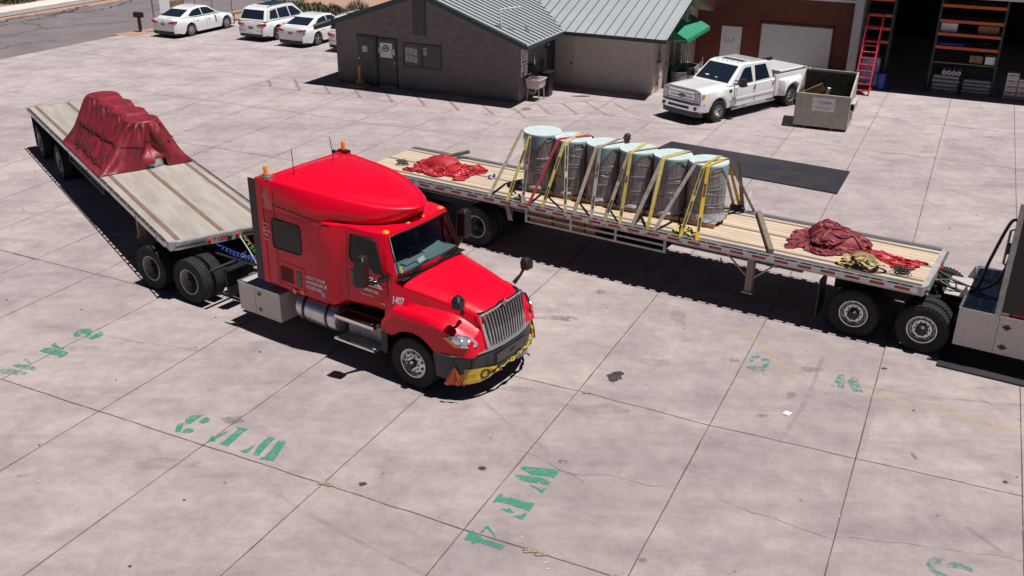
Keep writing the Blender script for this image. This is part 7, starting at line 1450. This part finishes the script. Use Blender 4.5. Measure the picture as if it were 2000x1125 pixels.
# front end
gx = .985
b = MB(); 
for q in ((-.62, .62, 1.13, 1.25), (-.62, .62, .80, .87)): b.box(gx - .06, gx + .02, *q)
for q in ((-.62, -.53), (.53, .62)): b.box(gx - .06, gx + .02, q[0], q[1], .87, 1.13)
gl = b.build('grille', M['chrome'], pk, bevel=.02)
MB().box(gx - .08, gx - .02, -.56, .56, .84, 1.15).build('grille_mesh', M['gloss'], gl)
b = MB(); b.box(gx - .03, gx + .015, -.54, .54, .90, .96); b.box(gx - .03, gx + .015, -.54, .54, 1.03, 1.09); b.build('grille_bar', M['chrome'], gl, bevel=.01)
em = MB().lathe([(1, 0), (1, .02), (.9, .026), (0, .026)], (0, 0, 0), 'x', 24).build('oval_emblem', mat('deep_blue_oval', (.01, .03, .16), .3), gl, loc=(gx + .012, 0, .995), auto=40); em.scale = (1, .16, .066)
text("Ford", .10, M['txt'], gl, (gx + .042, -.10, .965), (0, 1, 0), (0, 0, 1), shear=.3)
for s in (-1, 1):
    hd = MB().box(gx - .16, gx + .008, *sorted((s * .63, s * .92)), .84, 1.18).build('headlight', M['lens'], pk, bevel=.03)
    MB().box(gx - .20, gx - .04, *sorted((s * .90, s * .985)), 1.02, 1.17).build('turn_signal', M['orange'], hd, bevel=.02)
bm_ = MB(); bm_.prism([(.80, -1.0), (1.02, -.92), (1.14, -.62), (1.16, 0), (1.14, .62), (1.02, .92), (.80, 1.0), (.70, .95), (.70, -.95)], 'z', .50, .78); bmp = bm_.build('front_bumper', M['chrome'], pk, bevel=.03, seg=3)
MB().box(1.12, 1.17, -.50, .50, .58, .68).build('bumper_opening', M['black'], bmp, bevel=.01)
MB().prism([(.82, -.96), (1.0, -.88), (1.10, -.6), (1.12, 0), (1.10, .6), (1.0, .88), (.82, .96)], 'z', .30, .50).build('air_dam', M['slate'], bmp, bevel=.02)
for s in (-1, 1): MB().obox((1.10, s * .74, .62), (.04, .18, .13), (0, 0, -s * .38)).build('fog_lamp', M['gloss'], bmp, bevel=.02)
# ================================================================ DUMPSTER
dm = thing('dumpster', 'beige steel dumpster with a sloping open top and a white paper label', 'dumpster', BL.W(10.7, 1.32), BL.deg)
def dshell(off):
    w0, w1 = 0 + off, 1.90 - off; return w0, w1
prof = [(0, .10), (0, 1.28), (1.35, 1.86), (1.62, 1.86), (1.62, .10)]
b = MB()
def plate_(P, th): # P quad, inward offset thickness
    a, c = Vector(P[1]) - Vector(P[0]), Vector(P[2]) - Vector(P[0]); nn = a.cross(c).normalized() * th; n = len(P); b.add([Vector(p) for p in P] + [Vector(p) + nn for p in P], [tuple(range(n))[::-1], tuple(range(n, 2 * n))] + [(i, (i + 1) % n, n + (i + 1) % n, n + i) for i in range(n)])
plate_([(0, 0, .1), (0, 0, 1.28), (1.9, 0, 1.28), (1.9, 0, .1)], -.02)
plate_([(0, 1.62, .1), (1.9, 1.62, .1), (1.9, 1.62, 1.86), (0, 1.62, 1.86)], -.02)
plate_([(0, .02, .1), (0, 1.6, .1), (0, 1.6, 1.84), (0, 1.35, 1.84), (0, .02, 1.28)], -.02)
plate_([(1.9, .02, .1), (1.9, .02, 1.28), (1.9, 1.35, 1.84), (1.9, 1.6, 1.84), (1.9, 1.6, .1)], -.02)
b.box(.02, 1.88, .02, 1.6, .1, .12)
b.build('shell', M['dumps'], dm)
b = MB(); b.box(.025, 1.875, 1.585, 1.598, .13, 1.80); b.box(.022, .03, .03, 1.58, .13, 1.3); b.box(1.87, 1.878, .03, 1.58, .13, 1.3); b.box(.03, 1.87, .024, .03, .13, 1.2); b.build('inner_lining', M['dumpin'], dm)
b = MB(); b.bar((-.02, -.01, 1.28), (1.92, -.01, 1.28), .06, .06); 
for x in (-.0, 1.9): b.bar((x, .0, 1.29), (x, 1.36, 1.87), .06, .05); b.bar((x, 1.36, 1.87), (x, 1.64, 1.87), .06, .05)
b.bar((-.02, 1.62, 1.87), (1.92, 1.62, 1.87), .06, .06); b.build('rim', M['dumps'], dm, bevel=.006)
b = MB()
for x in (.38, 1.35): b.box(x, x + .08, -.02, 1.64, .02, .10)
for x in (.06, 1.74): b.lathe([(.08, -.02), (.08, .02)], (x + .05, .2, .08), 'x', 12); b.lathe([(.08, -.02), (.08, .02)], (x + .05, 1.4, .08), 'x', 12)
b.build('skid', M['old'], dm)
for x0_, x1_ in ((-.16, 0), (1.9, 2.06)):
    b = MB(); b.box(x0_, x1_, .25, 1.3, .98, 1.02); b.box(x0_, x1_, .25, 1.3, .74, .78); b.box(*((x0_, x0_ + .02) if x0_ < 0 else (x1_ - .02, x1_)), .25, 1.3, .78, .98); b.build('fork_pocket', M['dumps'], dm, bevel=.006)
lb_ = MB().box(.60, 1.40, -.032, -.021, .70, 1.20).build('paper_label', M['txt'], dm)
text("CNW", .17, M['txtk'], lb_, (.83, -.035, .95), (1, 0, 0), (0, 0, 1), shear=.35); 
b = MB()
for i, z in enumerate((.86, .82, .77)): b.box(.68 + .03 * i, 1.33 - .05 * i, -.036, -.033, z, z + .012 + .01 * (i == 2))
for s in (-1, 1):
    b.tube([(1.0 + s * .36, -.035, .98), (1.0 + s * .22, -.035, 1.02), (1.0 + s * .14, -.035, 1.10), (1.0 + s * .13, -.035, 1.18)], .006, 5)
b.build('label_print', M['txtg'], lb_)
for (nm, lab, cat, pos, sz, e, mm) in (('wood_board', 'brown board leaning in the left of the dumpster', 'board', (.45, 1.15, 1.15), (.75, .05, .35), (.3, -.5, .2), 'board'), ('white_board', 'white plank sticking up from the dumpster rubbish', 'board', (.98, .62, 1.12), (.11, .05, .85), (.55, .12, .2), 'paper'), ('wood_board', 'pale brown board lying flat along the dumpster front', 'board', (.55, .45, 1.13), (.85, .2, .04), (.25, .1, .1), 'lumber')):
    c = BL.W(10.7 + pos[0], 1.32 + pos[1], pos[2]); o = MB().obox((0, 0, 0), sz, e).build(nm, M[mm], None, bevel=.005); o.location = c; o.rotation_euler = (0, 0, R(BL.deg)); tag(o, lab, cat)
t = thing('scrap_heap', 'dark bags and scrap filling the dumpster', 'rubbish', BL.W(10.7, 1.32), BL.deg)
b = MB(); n_ = 14; b.add([(.05 + 1.8 * i / n_, .05 + 1.5 * j / n_, .86 + .22 * nz(i * .5, j * .5, 3) + .1 * nz(i * 1.3, j * 1.3, 8)) for i in range(n_ + 1) for j in range(n_ + 1)], [(i * (n_ + 1) + j, (i + 1) * (n_ + 1) + j, (i + 1) * (n_ + 1) + j + 1, i * (n_ + 1) + j + 1) for i in range(n_) for j in range(n_)]); b.build('rubbish', M['dumpin'], t, smooth=True)
MB().tube([(1.4, .3, 1.1), (1.52, .25, 1.22), (1.65, .3, 1.18), (1.78, .2, 1.05)], .02, 6).build('white_hose', M['txt'], t, smooth=True)
# ================================================================ SECOND TRACTOR (trailer-2 coordinates)
tr2 = thing('semi_truck', 'dark backed semi truck cut by the right frame edge, coupled to the wood decked trailer', 'truck', (T2.x, T2.y, 0), T2.deg)
for x in (-1.27, .11):
    for s in (-1, 1):
        truck_wheel(tr2, x, s * 1.105, s, 'alloy')
        w2 = MB().lathe([(.29, -.12), (.29, .12), (.2, .0), (0, 0)], (x, s * .76, .52), 'y', 24).build('inner_wheel', M['steel'], tr2); tyre(w2, (x, s * .76, .52), .52, .27, s)
b = MB()
for s in (-1, 1): b.box(-1.9, 8.6, s * .43 - .04, s * .43 + .04, .72, .98)
for x in (-1.8, -.5, .9, 2.5): b.box(x, x + .12, -.43, .43, .75, .95)
for x in (-1.27, .11, 7.6): b.lathe([(.09, -.95), (.09, .95)], (x, 0, .52), 'y', 12)
b.build('chassis_rail', M['steel'], tr2)
MB().prism([(-1.4, .44), (-.2, .44), (0, .3), (0, -.3), (-.2, -.44), (-1.4, -.44), (-1.0, 0)], 'z', 1.0, 1.06).build('fifth_wheel', M['steel'], tr2)
for s in (-1, 1):
    MB().box(-2.06, -2.03, *sorted((s * 1.25, s * .66)), .25, 1.12).build('mud_flap', M['black'], tr2)
    x0, x1 = .72, 2.95
    tx = MB().box(x0, x1, *sorted((s * .60, s * 1.24)), .38, 1.19).build('tool_box', M['tread'], tr2, bevel=.008)
    MB().box(x0 - .01, x1, *sorted((s * .58, s * 1.25)), 1.19, 1.212).build('lid', M['alu'], tx)
    b = MB()
    for i in range(4): b.box(x0 + .06 + i * .29, x0 + .06 + i * .29 + .23, *sorted((s * .68, s * 1.14)), 1.2125, 1.216)
    b.build('anti_slip_pads', M['txtg'], tx)
    b = MB()
    for z in (.55, .98): b.box(1.58, 1.66, *sorted((s * 1.241, s * 1.250)), z - .05, z + .05); b.box(1.54, 1.70, *sorted((s * 1.241, s * 1.246)), z - .02, z + .02)
    b.build('latch', M['black'], tx); MB().box(1.46, 1.467, *sorted((s * 1.241, s * 1.2435)), .40, 1.18).build('lid_seam', M['black'], tx)
    MB().prism([(.60, 1.15), (.72, 1.45), (.78, 1.15)], 'y', *sorted((s * .60, s * .57))).build('box_bracket', M['dalu'], tr2)
dp = MB().box(.32, 1.7, -.56, .50, 1.13, 1.15).build('deck_plate', M['tread'], tr2); b = MB()
for i in range(14): b.box(.86 + i * .055, .885 + i * .055, -.54, .48, 1.15, 1.157)
b.build('plate_ridges', M['alu'], dp)
c2 = MB(); c2.box(1.62, 4.6, -1.2, 1.2, 1.15, 3.75); c2.box(4.6, 5.7, -1.1, 1.1, 1.1, 2.9); cb2 = c2.build('cab_shell', M['red'], tr2, bevel=.06, seg=3)
MB().prism([(5.7, 1.1), (8.5, 1.0), (8.6, 1.6), (5.7, 2.1)], 'y', -1.0, 1.0).build('hood', M['red'], tr2, bevel=.1, seg=3)
MB().add([(5.72, -.9, 2.1), (5.72, .9, 2.1), (5.55, .85, 2.8), (5.55, -.85, 2.8)], [(0, 1, 2, 3)]).build('windshield', M['glassb'], tr2)
MB().box(1.44, 1.615, -1.23, 1.23, 1.20, 3.55).build('back_panel', M['galv'], tr2, bevel=.01)
MB().box(1.36, 1.46, -1.26, -1.17, 1.18, 3.5).build('extender_post', M['dalu'], tr2)
for s in (-1, 1): MB().box(1.47, 2.05, s * 1.225 - .015, s * 1.225 + .015, 1.28, 3.55).build('side_extender', M['black'], tr2, bevel=.006)
MB().lathe([(.05, 0), (.05, .1), (0, .12)], (1.72, -1.1, 3.76), 'z', 12).build('beacon_light', M['redlens'], tr2)
def hose(P, r, m, nm):
    Q = []; P = [Vector(p) for p in P]
    for i in range(len(P) - 1):
        a, b_, c, d = P[max(0, i - 1)], P[i], P[i + 1], P[min(len(P) - 1, i + 2)]
        for k in range(8): t = k / 8; Q.append(.5 * ((2 * b_) + (c - a) * t + (2 * a - 5 * b_ + 4 * c - d) * t * t + (3 * b_ - a - 3 * c + d) * t ** 3))
    Q.append(P[-1]); MB().tube(Q, r, 8).build(nm, M[m], tr2, smooth=True)
hose([(.06, -.30, 1.32), (.5, -.35, 1.20), (.85, -.20, 1.22), (1.0, -.1, 1.9), (1.22, -.1, 2.75), (1.42, -.3, 2.8)], .033, 'black', 'air_hose')
hose([(.06, .1, 1.34), (.5, .1, 1.18), (.95, -.05, 1.2), (1.3, -.5, 1.8), (1.40, -.55, 2.9), (1.43, -.5, 3.4)], .033, 'black', 'air_hose')
hose([(.1, -.5, 1.36), (.45, -.42, 1.42), (.55, -.35, 1.2), (1.0, -.45, 1.17), (1.4, -.5, 1.2)], .016, 'old', 'cable')
hose([(.1, 0, 1.28), (.5, -.1, 1.1), (.9, -.25, 1.17), (1.35, -.35, 1.17)], .012, 'black', 'cable')
MB().tube([(1.42, -.2, 2.7), (1.25, -.2, 2.6), (1.25, -.2, 1.9), (1.42, -.2, 1.8)], .025, 8).build('grab_handle', M['galv'], tr2, auto=40); MB().box(1.25, 1.44, -.34, -.2, 2.15, 2.35).build('hose_bracket', M['black'], tr2)
random.seed(41)
for i in range(18): MB().obox((random.uniform(.0, .5), random.uniform(-.7, .4), random.uniform(.8, 1.2)), (.12, .06, .05), (random.random() * 3, random.random() * 3, random.random() * 3)).build('frame_fitting', M['steel'], tr2)
# ================================================================ PERSON behind the rolls
pr = thing('person', 'person in a dark cap and dark clothes standing behind the rolls, only the head showing', 'person', (3.36, 27.95, 0), -120)
me = bpy.data.meshes.new('body')
J_ = {'pel': (0, 0, .95, .135), 'sp': (0, 0, 1.15, .125), 'ch': (.01, 0, 1.36, .14), 'nk': (.01, 0, 1.50, .058), 'hd': (.03, 0, 1.60, .088), 'ht': (.015, 0, 1.695, .092), 'hc': (.01, 0, 1.75, .06)}
V = []; E_ = []; idx = {}; rad = []
def jv(k, x, y, z, r): idx[k] = len(V); V.append((x, y, z)); rad.append(r)
for k, (x, y, z, r) in J_.items(): jv(k, x, y, z, r)
for a, c in (('pel', 'sp'), ('sp', 'ch'), ('ch', 'nk'), ('nk', 'hd'), ('hd', 'ht'), ('ht', 'hc')): E_.append((idx[a], idx[c]))
jv('nose', .125, 0, 1.645, .016); E_.append((idx['hd'], idx['nose']))
for s, q in ((-1, 'r'), (1, 'l')):
    jv('ear' + q, .0, s * .095, 1.65, .016); E_.append((idx['ht'], idx['ear' + q]))
    for nm, x, y, z, r, par_ in (('sh', 0, .19, 1.42, .062, 'ch'), ('el', -.02, .25, 1.14, .045, 'sh'), ('wr', .08, .24, .90, .032, 'el'), ('pa', .10, .235, .82, .036, 'wr'), ('hp', 0, .10, .88, .10, 'pel'), ('kn', .03, .12, .50, .062, 'hp'), ('an', -.01, .12, .10, .042, 'kn'), ('to', .14, .13, .04, .038, 'an')):
        jv(nm + q, x, s * y, z, r); E_.append((idx[par_ if par_ in idx else par_ + q], idx[nm + q]))
    for f in range(5):
        if f < 4: jv('f%d' % f + q, .07 + f * .022, s * .235, .735 - .008 * (1 - abs(f - 1.5)), .009)
        else: jv('f4' + q, .15, s * .225, .79, .010)
        E_.append((idx['pa' + q], idx['f%d' % f + q]))
me.from_pydata(V, E_, []); bo_ = bpy.data.objects.new('body', me); S.collection.objects.link(bo_); bo_.parent = pr
sk = bo_.modifiers.new('skin', 'SKIN'); su = bo_.modifiers.new('sub', 'SUBSURF'); su.levels = 2; su.render_levels = 2
for i, v in enumerate(me.skin_vertices[0].data): v.radius = (rad[i], rad[i]); v.use_root = (i == 0)
me.materials.append(M['skin'])
b = MB(); b.loft([ell(0, 0, .90, .155, .20), ell(0, 0, 1.1, .15, .19), ell(.01, 0, 1.35, .165, .22), ell(.01, 0, 1.45, .13, .20), ell(.01, 0, 1.50, .08, .10)])
for s in (-1, 1): b.tube([(0, s * .17, 1.43), (-.02, s * .25, 1.14), (.03, s * .25, 1.0)], [.085, .065, .06], 10)
b.build('shirt', M['cloth'], pr, smooth=True)
b = MB(); b.loft([ell(0, 0, .78, .13, .19), ell(0, 0, .95, .15, .20)])
for s in (-1, 1): b.tube([(0, s * .10, .92), (.03, s * .12, .5), (-.01, s * .12, .08)], [.115, .085, .065], 10)
b.build('trousers', M['cloth'], pr, smooth=True)
b = MB(); b.loft([ell(.015, 0, 1.70, .112, .098, 20), ell(.01, 0, 1.76, .110, .096, 20), ell(.0, 0, 1.80, .08, .07, 20), ell(0, 0, 1.815, .02, .02, 20)], cap0=False)
b.add([(.09, -.085, 1.712), (.20, -.07, 1.70), (.23, 0, 1.70), (.20, .07, 1.70), (.09, .085, 1.712), (.09, -.085, 1.724), (.20, -.07, 1.712), (.23, 0, 1.712), (.20, .07, 1.712), (.09, .085, 1.724)], [(0, 1, 2, 3, 4), (9, 8, 7, 6, 5), (0, 5, 6, 1), (1, 6, 7, 2), (2, 7, 8, 3), (3, 8, 9, 4)])
b.build('cap', mat('navy_cap', (.015, .018, .035), .8), pr, smooth=True)
for s in (-1, 1): MB().lathe([(0, -.008), (.011, 0), (0, .008)], (.103, s * .033, 1.665), 'x', 8).build('eye', M['txt'], pr)
MB().obox((.108, 0, 1.598), (.008, .045, .010)).build('mouth', M['rust'], pr)
